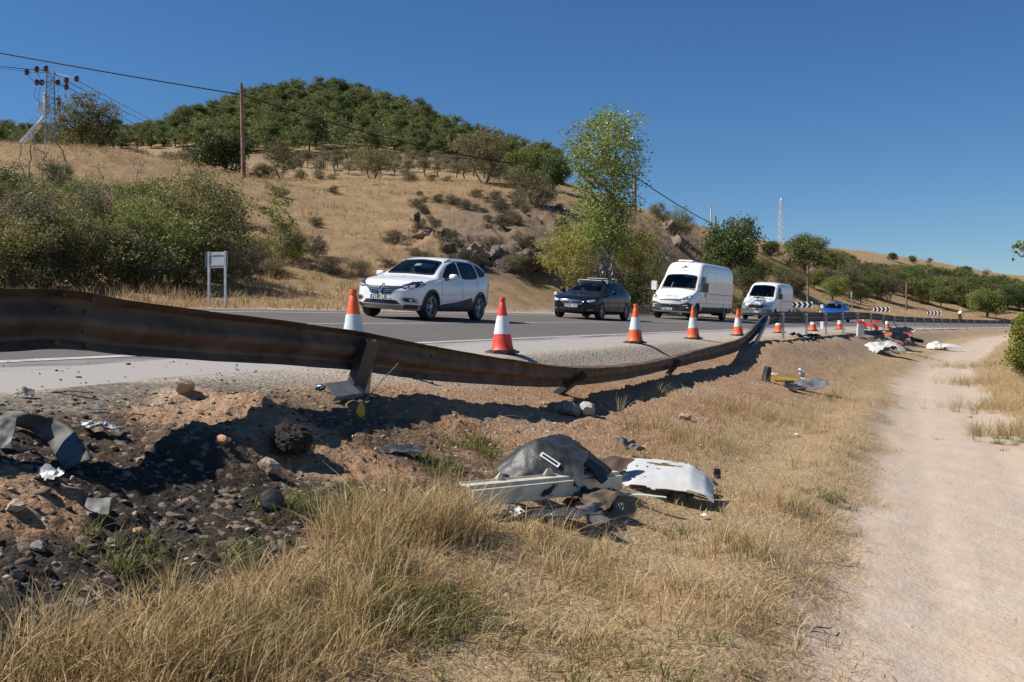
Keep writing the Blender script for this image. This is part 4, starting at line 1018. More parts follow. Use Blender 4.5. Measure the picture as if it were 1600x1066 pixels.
def kadjar():
    T = dict(
        zb={0: .34, .12: .27, .35: .22, .9: .21, 3.9: .22, 4.2: .30, 4.42: .42, 4.49: .50},
        zs={0: .70, .06: .76, .18: .84, .5: .92, 1.0: .985, 1.5: 1.01, 2.5: 1.03, 3.4: 1.08, 4.0: 1.14, 4.3: 1.12, 4.42: 1.02, 4.49: .90},
        zt={0: .72, .05: .82, .15: .90, .35: .965, .75: 1.03, 1.12: 1.075, 1.2: 1.095, 1.55: 1.30, 1.95: 1.50, 2.3: 1.585, 2.8: 1.612, 3.3: 1.605, 3.8: 1.565, 4.12: 1.505, 4.24: 1.43, 4.37: 1.22, 4.44: 1.08, 4.49: .94},
        wm={0: .66, .05: .76, .18: .86, .45: .905, .9: .918, 2.2: .92, 3.5: .92, 4.0: .90, 4.3: .85, 4.42: .80, 4.49: .72},
        wt={0: .55, .1: .66, .3: .72, .9: .75, 1.15: .765, 1.3: .74, 1.95: .64, 2.5: .645, 3.4: .635, 4.05: .60, 4.3: .62, 4.49: .58},
        ti={0: .02, .5: .03, 1.0: .05, 1.4: .055, 3.8: .05, 4.3: .04, 4.49: .02})
    c = Vehicle('suv', 4.49, T, 0.30, 0.18, paint('pearl_white_paint', (0.82, 0.82, 0.82)))
    # glazing
    c.window('front', [(-.70, 1.105), (-.63, 1.28), (-.565, 1.49), (0, 1.53), (.565, 1.49), (.63, 1.28), (.70, 1.105), (0, 1.125)], GLASS, 0.035, 1.0, 2.3, 'windscreen')
    def sides(k):
        c.window(k, [(1.50, 1.055), (1.62, 1.15), (2.02, 1.41), (2.38, 1.49), (2.42, 1.49), (2.47, 1.06)], GLASS, 0.03)
        c.window(k, [(2.53, 1.06), (2.49, 1.505), (2.9, 1.515), (3.42, 1.50), (3.48, 1.13), (3.2, 1.08)], GLASS_D, 0.03)
        c.window(k, [(3.53, 1.14), (3.50, 1.49), (3.78, 1.45), (4.06, 1.30), (3.95, 1.20)], GLASS_D, 0.03)
        # cladding, shut lines, handles
        c.drape('sill_cladding', k, [(.52, .20), (.50, .33), (1.33, .33), (1.40, .40), (2.2, .47), (3.05, .60), (3.18, .44), (3.18, .20)], TRIM, 0.006)
        c.drape('rear_cladding', k, [(4.0, .25), (4.0, .46), (4.44, .52), (4.44, .35)], TRIM, 0.006)
        c.seam(k, [(1.46, .42), (1.40, .70), (1.44, 1.02)]); c.seam(k, [(2.50, .50), (2.50, 1.05)]); c.seam(k, [(3.32, .88), (3.42, 1.0), (3.49, 1.12)])
        c.drape('door_handle', k, [(2.28, .915), (2.45, .92), (2.45, .95), (2.28, .945)], WHITE_P, 0.03); c.drape('door_handle', k, [(3.20, .95), (3.36, .955), (3.36, .985), (3.20, .98)], WHITE_P, 0.03)
        c.drape('headlamp_flank', k, [(.16, .83), (.38, .915), (.62, .945), (.58, .90), (.40, .83), (.24, .78)], LAMP_D, 0.005)
        c.drape('rear_lamp', k, [(4.05, 1.05), (4.05, .96), (4.42, .90), (4.42, 1.0)], RED_L, 0.008)
    c.both(sides)
    c.window('rear', [(-.52, 1.12), (-.47, 1.36), (0, 1.39), (.47, 1.36), (.52, 1.12), (0, 1.10)], GLASS_D, 0.03, 3.9, 4.49, 'rear_window')
    # face
    gr = c.drape('grille', 'front', [(-.60, .80), (-.30, .79), (0, .80), (.30, .79), (.60, .80), (.50, .755), (.36, .70), (.28, .60), (.16, .575), (-.16, .575), (-.28, .60), (-.36, .70), (-.50, .755)], BLACK_P, 0.006)
    for z in (.60, .645, .69, .735, .775):
        wv = {.60: .24, .645: .30, .69: .34, .735: .44, .775: .56}[z]
        for sg in (-1, 1): c.seam('front', [(sg * .09, z), (sg * wv, z + .008)], 0.008, 'grille_bar', CHROME, 0.012, gr)
    c.drape('badge_plinth', 'front', [(-.115, .73), (-.07, .845), (.07, .845), (.115, .73), (.05, .62), (-.05, .62)], BLACK_P, 0.014, gr)
    c.drape('badge', 'front', [(0, .835), (.075, .725), (0, .615), (-.075, .725)], CHROME, 0.026, gr, hole=[(0, .785), (.035, .725), (0, .665), (-.035, .725)], smooth=False)
    def lamp(sg):
        f = lambda pts: [(sg * a, b) for a, b in pts]
        h = c.drape('headlamp', 'front', f([(.44, .775), (.52, .815), (.70, .855), (.86, .885), (.885, .86), (.84, .775), (.72, .735), (.58, .735)]), LAMP_D, 0.006)
        c.drape('lamp_insert', 'front', f([(.53, .765), (.56, .80), (.645, .82), (.645, .765)]), LAMP, 0.012, h); c.drape('lamp_insert', 'front', f([(.67, .765), (.67, .825), (.77, .845), (.77, .775)]), LAMP, 0.012, h)
        c.seam('front', f([(.86, .87), (.82, .775), (.72, .748), (.62, .746)]), 0.016, 'daylight_strip', LAMP_W, 0.013, h)
        fg = c.drape('fog_recess', 'front', f([(.50, .475), (.56, .535), (.76, .545), (.83, .50), (.85, .40), (.62, .405)]), SILVER, 0.006); c.drape('fog_grille', 'front', f([(.56, .48), (.60, .515), (.76, .52), (.81, .44), (.64, .43)]), BLACK_P, 0.012, fg)
        c.drape('fog_lamp', 'front', f([(.70, .455), (.70, .495), (.75, .495), (.75, .455)]), LAMP, 0.02, fg)
    lamp(1); lamp(-1)
    c.drape('lower_grille', 'front', [(-.52, .36), (-.42, .455), (.42, .455), (.52, .36)], BLACK_P, 0.006); c.drape('bumper_skid', 'front', [(-.60, .345), (.60, .345), (.50, .28), (-.50, .28)], SILVER, 0.008)
    for sg in (1, -1): c.drape('bumper_lip', 'front', [(sg * .61, .37), (sg * .88, .37), (sg * .86, .27), (sg * .52, .27)], TRIM, 0.007)
    c.plate(0, .515, '2180 LBL')
    c.arch(.93, .345, .375, TRIM, 0.055); c.arch(3.58, .345, .375, TRIM, 0.055); c.wheel(.93, .345, .225, .80); c.wheel(3.58, .345, .225, .80)
    c.mirror(1.68, 1.10, .90, (.16, .22, .15), WHITE_P)
    c.cabin(1.25, 1.08, [(2.15, 2), (3.0, 2)], .34, .70)
    for sg in (-1, 1):
        mb = MB(); pts = [(2.245 - q, sg * .575, c.ray('top', q, sg * .575)[0].z + (0.035 if 2.1 < q < 3.7 else 0.0)) for q in (1.98, 2.1, 2.4, 2.8, 3.3, 3.7, 3.82)]; mb.path(pts, 0.018, 6); mb.build('roof_rail', SILVER, c.root, True)
    p, n = c.ray('front', .26, 1.40); c.drape('sun_strip', 'front', [(.10, 1.33), (.12, 1.44), (.46, 1.42), (.50, 1.31)], PAPER, -0.02); c.drape('screen_mirror', 'front', [(-.12, 1.38), (-.12, 1.45), (.04, 1.455), (.06, 1.40)], PAPER, -0.05)
    c.finish(); return c

def hatch(name, body, L=4.28, lamps=True, plate_txt='3945 KSJ', glass_m=GLASS):
    T = dict(
        zb={0: .30, .12: .22, .4: .18, .9: .18, 3.7: .20, 4.05: .28, 4.28: .40},
        zs={0: .60, .08: .68, .25: .76, .6: .84, 1.1: .90, 1.6: .93, 2.6: .96, 3.4: 1.0, 3.9: 1.0, 4.15: .92, 4.28: .78},
        zt={0: .62, .05: .70, .18: .78, .5: .86, 1.0: .935, 1.15: .965, 1.5: 1.14, 1.95: 1.35, 2.3: 1.44, 2.8: 1.455, 3.3: 1.42, 3.75: 1.32, 4.0: 1.18, 4.16: .98, 4.28: .82},
        wm={0: .64, .05: .74, .18: .83, .45: .88, .9: .90, 2.2: .908, 3.4: .90, 3.9: .87, 4.15: .81, 4.28: .70},
        wt={0: .52, .1: .62, .3: .68, .9: .71, 1.15: .73, 1.35: .70, 1.95: .57, 2.5: .565, 3.3: .55, 3.9: .55, 4.28: .52},
        ti={0: .02, .5: .03, 1.0: .05, 1.5: .06, 3.6: .05, 4.28: .02})
    c = Vehicle(name, L, T, 0.30, 0.16, body)
    c.window('front', [(-.67, .975), (-.58, 1.13), (-.495, 1.335), (0, 1.375), (.495, 1.335), (.58, 1.13), (.67, .975), (0, .99)], glass_m, 0.03, .95, 2.3, 'windscreen')
    def sides(k):
        c.window(k, [(1.50, .985), (1.62, 1.06), (2.02, 1.27), (2.36, 1.345), (2.42, 1.35), (2.46, .99)], GLASS, 0.028)
        c.window(k, [(2.52, .99), (2.48, 1.35), (2.9, 1.36), (3.30, 1.31), (3.52, 1.20), (3.42, 1.05)], GLASS_D, 0.028)
        c.seam(k, [(1.42, .30), (1.36, .60), (1.42, .92)]); c.seam(k, [(2.49, .28), (2.49, .98)]); c.seam(k, [(3.10, .58), (3.3, .8), (3.44, 1.0)])
        c.seam(k, [(.75, .74), (1.6, .80), (3.2, .84), (3.9, .86)], 0.012, 'crease', body, 0.008)
        c.drape('door_handle', k, [(2.24, .80), (2.42, .805), (2.42, .835), (2.24, .83)], body, 0.03); c.drape('door_handle', k, [(3.12, .82), (3.28, .825), (3.28, .855), (3.12, .85)], body, 0.03)
        c.drape('rear_lamp', k, [(3.85, .92), (3.85, .82), (4.2, .76), (4.2, .88)], RED_L, 0.008)
        c.drape('sill', k, [(1.30, .17), (1.30, .25), (3.05, .25), (3.05, .17)], TRIM, 0.006)
    c.both(sides)
    c.window('rear', [(-.50, 1.02), (-.42, 1.26), (0, 1.29), (.42, 1.26), (.50, 1.02)], GLASS_D, 0.03, 3.6, 4.28, 'rear_window')
    g = c.drape('grille', 'front', [(-.47, .675), (.47, .675), (.36, .535), (-.36, .535)], BLACK_P, 0.007)
    c.seam('front', [(-.47, .675), (.47, .675), (.36, .535), (-.36, .535), (-.47, .675)], 0.016, 'grille_surround', CHROME, 0.012, g)
    for z in (.57, .605, .64): c.seam('front', [(-.38, z), (.38, z)], 0.010, 'grille_bar', TRIM, 0.012, g)
    c.drape('badge', 'front', chaikin([(-.06, .655), (.06, .655), (.06, .56), (-.06, .56)], 2, True), CHROME, 0.02, g)
    for sg in (1, -1):
        f = lambda pts: [(sg * a, b) for a, b in pts]
        h = c.drape('headlamp', 'front', f([(.50, .635), (.56, .70), (.74, .735), (.84, .735), (.83, .68), (.74, .60), (.60, .585)]), LAMP_D, 0.006)
        c.drape('lamp_insert', 'front', f([(.53, .64), (.58, .68), (.63, .69), (.64, .605)]), LAMP_W, 0.012, h); c.drape('lamp_insert', 'front', f([(.66, .61), (.66, .695), (.79, .715), (.79, .68), (.74, .63)]), LAMP_W, 0.012, h)
        c.drape('fog_recess', 'front', f([(.46, .30), (.56, .40), (.80, .40), (.80, .30)]), BLACK_P, 0.006); c.seam('front', f([(.58, .345), (.74, .35)]), 0.02, 'fog_strip', SILVER, 0.012)
    c.drape('lower_grille', 'front', [(-.50, .25), (-.44, .40), (.44, .40), (.50, .25)], BLACK_P, 0.006)
    c.plate(0, .465, plate_txt)
    c.arch(.86, .325, .36, body, 0.02); c.arch(3.49, .325, .36, body, 0.02); c.wheel(.86, .325, .215, .785); c.wheel(3.49, .325, .215, .785)
    c.mirror(1.62, 1.0, .87, (.15, .20, .14), body)
    c.cabin(1.2, .96, [(2.05, 2), (2.75, 2)], .26, .66, .20)
    c.drape('sun_strip', 'front', [(.06, 1.25), (.07, 1.315), (.42, 1.30), (.45, 1.235)], PAPER, -0.02); c.seam('front', [(-.36, 1.0), (-.26, 1.22)], 0.025, 'inner_pillar_glint', SILVER, -0.25); c.drape('dash_paper', 'front', [(-.15, 1.01), (-.15, 1.04), (.06, 1.04), (.06, 1.01)], PAPER, -0.03)
    c.finish(); return c

def big_van():
    T = dict(
        zb={0: .42, .1: .34, .4: .30, 6.9: .32, 7.1: .40},
        zs={0: .86, .08: .98, .3: 1.06, .7: 1.16, 1.0: 1.26, 1.4: 1.30, 2.0: 1.32, 7.0: 1.32, 7.1: 1.30},
        zt={0: .90, .06: 1.02, .2: 1.13, .55: 1.27, .9: 1.39, 1.0: 1.43, 1.3: 1.77, 1.62: 2.10, 1.70: 2.17, 1.9: 2.45, 2.1: 2.66, 2.3: 2.73, 2.8: 2.76, 5.0: 2.76, 6.9: 2.73, 7.05: 2.68, 7.1: 2.60},
        wm={0: .80, .06: .90, .25: .97, .8: 1.0, 1.6: 1.01, 6.8: 1.01, 7.05: 1.0, 7.1: .97},
        wt={0: .70, .2: .80, .7: .88, .95: .90, 1.3: .89, 1.7: .87, 2.1: .86, 2.5: .90, 6.8: .90, 7.1: .88},
        ti={0: .03, .7: .07, 1.2: .06, 2.0: .02, 7.1: .015})
    white = paint('van_white_paint', (0.80, 0.80, 0.80))
    c = Vehicle('panel_van', 7.1, T, 0.22, 0.04, white, crown=0.10, bulge=0.035)
    c.window('front', [(-.84, 1.44), (-.80, 1.60), (-.755, 2.08), (0, 2.13), (.755, 2.08), (.80, 1.60), (.84, 1.44), (0, 1.445)], GLASS, 0.045, .9, 1.9, 'windscreen')
    def sides(k):
        c.window(k, [(1.42, 1.34), (1.50, 1.55), (1.80, 2.02), (2.18, 2.04), (2.24, 1.98), (2.24, 1.36), (1.9, 1.33)], GLASS, 0.035)
        c.drape('lower_cladding', k, [(.42, .30), (.42, .62), (.62, .62), (.8, .42), (1.65, .42), (1.75, .62), (5.3, .62), (5.3, .30)], TRIM, 0.006); c.drape('lower_cladding', k, [(6.3, .32), (6.3, .62), (7.04, .62), (7.04, .36)], TRIM, 0.006)
        c.seam(k, [(1.36, .62), (1.36, 1.30)]); c.seam(k, [(2.30, .62), (2.30, 2.06), (1.85, 2.06)]); c.seam(k, [(2.42, .64), (2.42, 2.30), (3.8, 2.30), (3.8, .64)]); c.seam(k, [(3.9, 1.18), (7.0, 1.18)], 0.02, 'body_rib', white, 0.012); c.seam(k, [(3.9, 2.30), (7.0, 2.30)], 0.02, 'body_rib', white, 0.012)
        c.drape('door_handle', k, [(2.10, 1.08), (2.20, 1.08), (2.20, 1.30), (2.10, 1.30)], BLACK_P, 0.02); c.seam(k, [(2.5, 1.25), (7.0, 1.25)], 0.025, 'slide_rail', TRIM, 0.01)
        c.drape('arch_flare', k, [(5.22, .62), (5.36, .86), (6.14, .86), (6.28, .62)], white, 0.02)
    c.both(sides)
    g = c.drape('grille', 'front', [(-.62, .99), (-.50, .935), (.50, .935), (.62, .99), (.48, .865), (-.48, .865)], BLACK_P, 0.01)
    for z in (.885, .91): c.seam('front', [(-.48, z), (.48, z)], 0.012, 'grille_bar', SILVER, 0.016, g)
    b = c.drape('bumper', 'front', [(-.95, .74), (-.80, .80), (-.58, .74), (-.45, .70), (.45, .70), (.58, .74), (.80, .80), (.95, .74), (.95, .40), (-.95, .40)], TRIM, 0.008)
    c.drape('lower_grille', 'front', [(-.42, .54), (-.42, .67), (.42, .67), (.42, .54)], BLACK_P, 0.014, b)
    for sg in (1, -1):
        f = lambda pts: [(sg * a, b_) for a, b_ in pts]
        h = c.drape('headlamp', 'front', f([(.55, .96), (.66, 1.03), (.82, 1.12), (.92, 1.14), (.92, 1.04), (.80, .94), (.62, .90)]), LAMP_D, 0.008)
        c.drape('lamp_insert', 'front', f([(.62, .95), (.68, 1.0), (.74, 1.02), (.74, .945)]), LAMP, 0.014, h); c.drape('lamp_insert', 'front', f([(.78, .97), (.78, 1.06), (.88, 1.10), (.88, 1.02)]), LAMP_W, 0.014, h)
        c.seam('front', f([(.62, .66), (.82, .67)]), 0.03, 'daylight_strip', LAMP_W, 0.014, b); c.drape('fog_lamp', 'front', chaikin(f([(.74, .53), (.84, .53), (.84, .61), (.74, .61)]), 2, True), LAMP_W, 0.014, b)
        mb = MB(); mb.box((c.L / 2 - 1.32, sg * 1.25, 1.52), (.14, .24, .42)); mo = mb.build('side_mirror', BLACK_P if sg > 0 else WHITE_P, c.root); mb = MB()
        for zz in (1.36, 1.64): mb = MB(); mb.tube((c.L / 2 - 1.36, sg * .90, zz - .03), (c.L / 2 - 1.32, sg * 1.2, zz), .018, n=6); mb.build('mirror_arm', BLACK_P, mo)
    for name, txt, size, z, mat, sh in (('maker_lettering', 'IVECO', .16, 1.06, M('letter_grey', (0.42, 0.43, 0.44), 0.4, 0.5), 0),):
        p, n = c.ray('front', 0, z); t = link(name, text_mesh(txt, size, mat, 0.003, 0.0, sh, 1.25), c.root)
        right = Vector((0, 1, 0)); up_ = n.cross(right).normalized(); t.matrix_local = Matrix(((right.x, up_.x, n.x, p.x + n.x * .03), (right.y, up_.y, n.y, p.y), (right.z, up_.z, n.z, p.z + n.z * .03), (0, 0, 0, 1)))
    mk = M('roof_mark_black', (0.015, 0.015, 0.016), 0.5)
    c.drape('roof_emblem', 'front', [(-.20, 2.43), (-.06, 2.46), (.02, 2.545), (.10, 2.50), (.13, 2.44), (.04, 2.445), (-.02, 2.425), (-.12, 2.415)], mk, 0.008, smooth=False)
    c.seam('front', [(.13, 2.43), (.18, 2.47), (.17, 2.53), (.12, 2.55)], .012, 'roof_emblem_curl', mk, .008)
    c.seam('front', [(-.30, 2.275), (-.24, 2.32), (-.20, 2.285), (-.14, 2.305), (-.06, 2.29), (.02, 2.305), (.10, 2.29), (.18, 2.30)], .014, 'roof_script', M('script_grey', (0.25, 0.25, 0.26), 0.5), .008)
    mb = MB(); mb.box((c.L / 2 - 2.55, -.1, 2.78), (.7, .75, .07), taper=(.8, .85)); mb.build('roof_vent', white, c.root)
    c.plate(-.12, .475, '7060 KJX')
    c.arch(1.02, .36, .41, TRIM, 0.05); c.arch(5.75, .36, .43, TRIM, 0.05); c.wheel(1.02, .36, .225, .87, 'steel'); c.wheel(5.75, .36, .225, .87, 'steel')
    c.cabin(1.05, 1.45, [(2.0, 2)], .75, .82)
    mb = MB(); mb.box((c.L / 2 - 2.65, 0, 1.5), (.04, 1.85, 1.9)); mb.build('bulkhead', DASH, c.root)
    c.drape('sun_strip', 'front', [(.12, 2.0), (.12, 2.06), (.66, 2.04), (.67, 1.98)], PAPER, -0.02); c.drape('dash_paper', 'front', [(.18, 1.48), (.50, 1.60), (.62, 1.50), (.55, 1.475)], PAPER, -0.05); c.seam('front', [(-.50, 1.62), (-.48, 1.95)], .05, 'inner_pillar_glint', SILVER, -.3)
    c.finish(); return c

def low_van():
    T = dict(
        zb={0: .40, .1: .30, .4: .27, 5.0: .30, 5.2: .40},
        zs={0: .80, .08: .92, .3: 1.02, .7: 1.18, 1.0: 1.25, 1.5: 1.28, 5.1: 1.28, 5.2: 1.24},
        zt={0: .82, .06: .95, .2: 1.06, .5: 1.20, .85: 1.36, 1.0: 1.44, 1.4: 1.86, 1.75: 2.17, 1.9: 2.25, 2.2: 2.32, 2.8: 2.35, 5.0: 2.33, 5.14: 2.28, 5.2: 2.2},
        wm={0: .78, .06: .87, .25: .935, .8: .96, 1.6: .966, 5.0: .966, 5.15: .95, 5.2: .92},
        wt={0: .66, .2: .76, .7: .83, .95: .84, 1.3: .83, 1.75: .80, 2.2: .84, 5.0: .85, 5.2: .82},
        ti={0: .03, .7: .06, 1.2: .05, 2.0: .02, 5.2: .015})
    white = paint('old_van_white_paint', (0.78, 0.78, 0.77), 0.4)
    c = Vehicle('low_van', 5.2, T, 0.20, 0.04, white, crown=0.09, bulge=0.035)
    c.window('front', [(-.77, 1.42), (-.73, 1.60), (-.68, 2.10), (0, 2.15), (.68, 2.10), (.73, 1.60), (.77, 1.42), (0, 1.40)], GLASS, 0.04, .8, 1.95, 'windscreen')
    def sides(k):
        c.window(k, [(1.42, 1.31), (1.50, 1.55), (1.82, 1.98), (2.10, 2.0), (2.14, 1.95), (2.14, 1.30)], GLASS, 0.035)
        c.seam(k, [(1.34, .40), (1.34, 1.28)]); c.seam(k, [(2.2, .40), (2.2, 2.04), (1.9, 2.04)]); c.seam(k, [(2.3, .42), (2.3, 2.1), (3.5, 2.1), (3.5, .42)]); c.seam(k, [(2.3, 1.22), (5.1, 1.22)], 0.025, 'slide_rail', TRIM, 0.008); c.seam(k, [(3.65, 2.0), (5.0, 2.0), (5.0, 1.35), (3.65, 1.35), (3.65, 2.0)], .015, 'panel_rib', white, .01)
        c.drape('door_handle', k, [(2.0, 1.10), (2.12, 1.10), (2.12, 1.15), (2.0, 1.15)], BLACK_P, 0.02); c.drape('sill', k, [(.45, .28), (.45, .40), (4.95, .40), (4.95, .30)], SILVER, 0.006)
    c.both(sides)
    g = c.drape('grille', 'front', [(-.52, .93), (.52, .93), (.42, .73), (-.42, .73)], BLACK_P, 0.01)
    for z in (.77, .82, .87): c.seam('front', [(-.43, z), (.43, z)], 0.014, 'grille_bar', TRIM, 0.016, g)
    c.drape('badge', 'front', [(.07 * math.cos(a), .83 + .07 * math.sin(a)) for a in np.linspace(0, 6.283, 17)[:-1]], CHROME, 0.022, g, hole=[(.055 * math.cos(a), .83 + .055 * math.sin(a)) for a in np.linspace(0, 6.283, 17)[:-1]])
    b = c.drape('bumper', 'front', [(-.92, .68), (.92, .68), (.92, .36), (-.92, .36)], M('grey_bumper', (0.27, 0.28, 0.29), 0.6, 0, 0.1, 4), 0.012)
    for sg in (1, -1):
        f = lambda pts: [(sg * a, b_) for a, b_ in pts]
        c.drape('headlamp', 'front', f([(.53, .74), (.55, .92), (.86, .96), (.89, .86), (.84, .74)]), LAMP, 0.012)
        mb = MB(); mb.box((c.L / 2 - 1.42, sg * 1.10, 1.48), (.12, .20, .32)); mo = mb.build('side_mirror', BLACK_P, c.root); mb = MB(); mb.tube((c.L / 2 - 1.46, sg * .86, 1.36), (c.L / 2 - 1.42, sg * 1.05, 1.42), .02, n=6); mb.build('mirror_arm', BLACK_P, mo)
    c.seam('front', [(-.42, 1.345), (.26, 1.345)], 0.045, 'wiper_scuttle', BLACK_P, 0.012)
    c.plate(0, .50, None)
    c.arch(.95, .33, .37, TRIM, 0.03); c.arch(4.25, .33, .37, TRIM, 0.03); c.wheel(.95, .33, .21, .83, 'steel'); c.wheel(4.25, .33, .21, .83, 'steel')
    c.cabin(1.05, 1.42, [(2.0, 2)], .70, .78); mb = MB(); mb.box((c.L / 2 - 2.55, 0, 1.3), (.04, 1.75, 1.6)); mb.build('bulkhead', DASH, c.root)
    mb = MB(); mb.tube((c.L / 2 - 1.95, 0, 2.27), (c.L / 2 - 1.95, 0, 2.36), .02, n=6); mb.build('aerial_stub', BLACK_P, c.root)
    c.finish(); return c
# ------------------------------------------------------------------ the queue of traffic
suv = kadjar(); suv.place(664, 12.9, 'white SUV with diamond badge and number plate 2180 LBL', 'car')
BLK = paint('black_blue_paint', (0.005, 0.006, 0.009), 0.25, dirt=(0.03, 0.028, 0.026), coat=0.3)
leon = hatch('hatchback', BLK); leon.place(925, 13.0, 'black five-door hatchback carrying a bicycle on its roof', 'car')
for xx in (0.15, -0.75):
    mb = MB(); zt_ = leon.ray('top', leon.L / 2 - xx, 0)[0].z + 0.07
    mb.tube((xx, -0.60, zt_), (xx, 0.60, zt_), 0.018, n=8)
    for sg in (-1, 1): mb.box((xx, sg * 0.56, zt_ - 0.05), (0.09, 0.06, 0.12))
    mb.build('roof_bar', SILVER, leon.root)
mb = MB(); mb.box((-0.30, 0.28, 1.545), (1.35, 0.07, 0.03)); mb.build('bike_rail', BLACK_P, leon.root)
van = big_van(); van.place(1081, 12.9, 'white high-roof panel van with black bumper and a black emblem above the windscreen', 'van')
van2 = low_van(); van2.place(1197, 12.9, 'older white low-roof van with grey bumper and upright grille', 'van')
blue = hatch('compact_car', paint('blue_paint', (0.012, 0.075, 0.34), 0.25), plate_txt=None); blue.place(1303, 12.6, 'bright blue small car behind the barrier and the amber marker post', 'car', 0.06)
bpy.context.view_layer.update()

# ------------------------------------------------------------------ bicycles
BIKE = M('bike_dark_frame', (0.012, 0.016, 0.03), 0.3, 0.2, 0.1, 5, coat=0.5)
def bicycle(label, mat):
    b = empty('bicycle'); R_ = 0.335; A = Vector((0.52, 0, R_)); B = Vector((-0.50, 0, R_))
    for c in (A, B):
        mb = MB(); mb.path([c + Vector((R_ * math.cos(t), 0, R_ * math.sin(t))) for t in np.linspace(0, 2 * math.pi, 37)[:-1]], 0.026, 6, closed=True); w = mb.build('wheel', RUBBER, b, True)
        mb = MB(); mb.path([c + Vector(((R_ - .035) * math.cos(t), 0, (R_ - .035) * math.sin(t))) for t in np.linspace(0, 2 * math.pi, 37)[:-1]], 0.012, 5, closed=True); mb.build('rim', ALLOY, w, True)
        mb = MB()
        for k in range(18):
            t = 2 * math.pi * k / 18; mb.tube(c + Vector((0, 0.02 * (-1) ** k, 0)), c + Vector(((R_ - .03) * math.cos(t), 0, (R_ - .03) * math.sin(t))), 0.002, n=3, caps=False)
        sp = mb.build('spokes', ALLOY, w); sp['kind'] = 'stuff'
        mb = MB(); mb.tube(c + Vector((0, -.05, 0)), c + Vector((0, .05, 0)), .022, n=8); mb.build('hub', ALLOY, w)
    bb = Vector((-0.07, 0, 0.28)); st = Vector((-0.22, 0, 0.80)); hd = Vector((0.36, 0, 0.86)); hb = Vector((0.395, 0, 0.70))
    mb = MB()
    for p, q, r in ((bb, st, .018), (st + Vector((.02, 0, -.04)), hd, .018), (bb, hb, .023), (hd, hb, .024)): mb.tube(p, q, r, n=8)
    for sy in (-.045, .045): mb.tube(bb + Vector((0, sy, 0)), B + Vector((0, sy, 0)), .011, n=6); mb.tube(st + Vector((.03, sy * .4, -.12)), B + Vector((0, sy, 0)), .009, n=6)
    mb.build('frame', mat, b, True, 50)
    for sy in (-.05, .05): mb = MB(); mb.path([hb + Vector((0, sy * .6, 0)), hb + Vector((.03, sy, -.08)), A + Vector((0, sy, 0))], [.018, .016, .012], 7); mb.build('fork', mat, b, True)
    mb = MB(); mb.tube(st, st + Vector((-.03, 0, .13)), .014, n=8); mb.build('seat_post', ALLOY, b)
    mb = MB(); mb.path([st + Vector((-.18, 0, .15)), st + Vector((-.12, 0, .155)), st + Vector((0, 0, .15)), st + Vector((.10, 0, .145))], [.07, .075, .035, .018], 8); mb.build('saddle', BLACK_P, b, True)
    mb = MB(); mb.tube(hd, hd + Vector((.05, 0, .08)), .016, n=8); mb.path([hd + Vector((.05, y, .08 + .02 * abs(y) / .3)) for y in (-.32, -.15, 0, .15, .32)], .013, 7); mb.build('handlebar', BLACK_P, b, True)
    mb = MB(); mb.lathe([(.085, -.004), (.09, 0), (.085, .004)], 24, Matrix.Translation(bb + Vector((0, -.06, 0))) @ Matrix.Rotation(math.pi / 2, 4, 'X')); mb.tube(bb + Vector((0, -.08, 0)), bb + Vector((.10, -.08, -.13)), .012, n=6); mb.tube(bb + Vector((0, .08, 0)), bb + Vector((-.10, .08, .13)), .012, n=6); mb.build('crankset', ALLOY, b)
    tag(b, label, 'bicycle'); return b
bk = bicycle('dark bicycle standing upright on the roof rack of the black hatchback', BIKE)
bk.matrix_world = leon.root.matrix_world @ Matrix.Translation((-0.35, 0.28, 1.555)) @ Matrix.Rotation(0.03, 4, 'X')

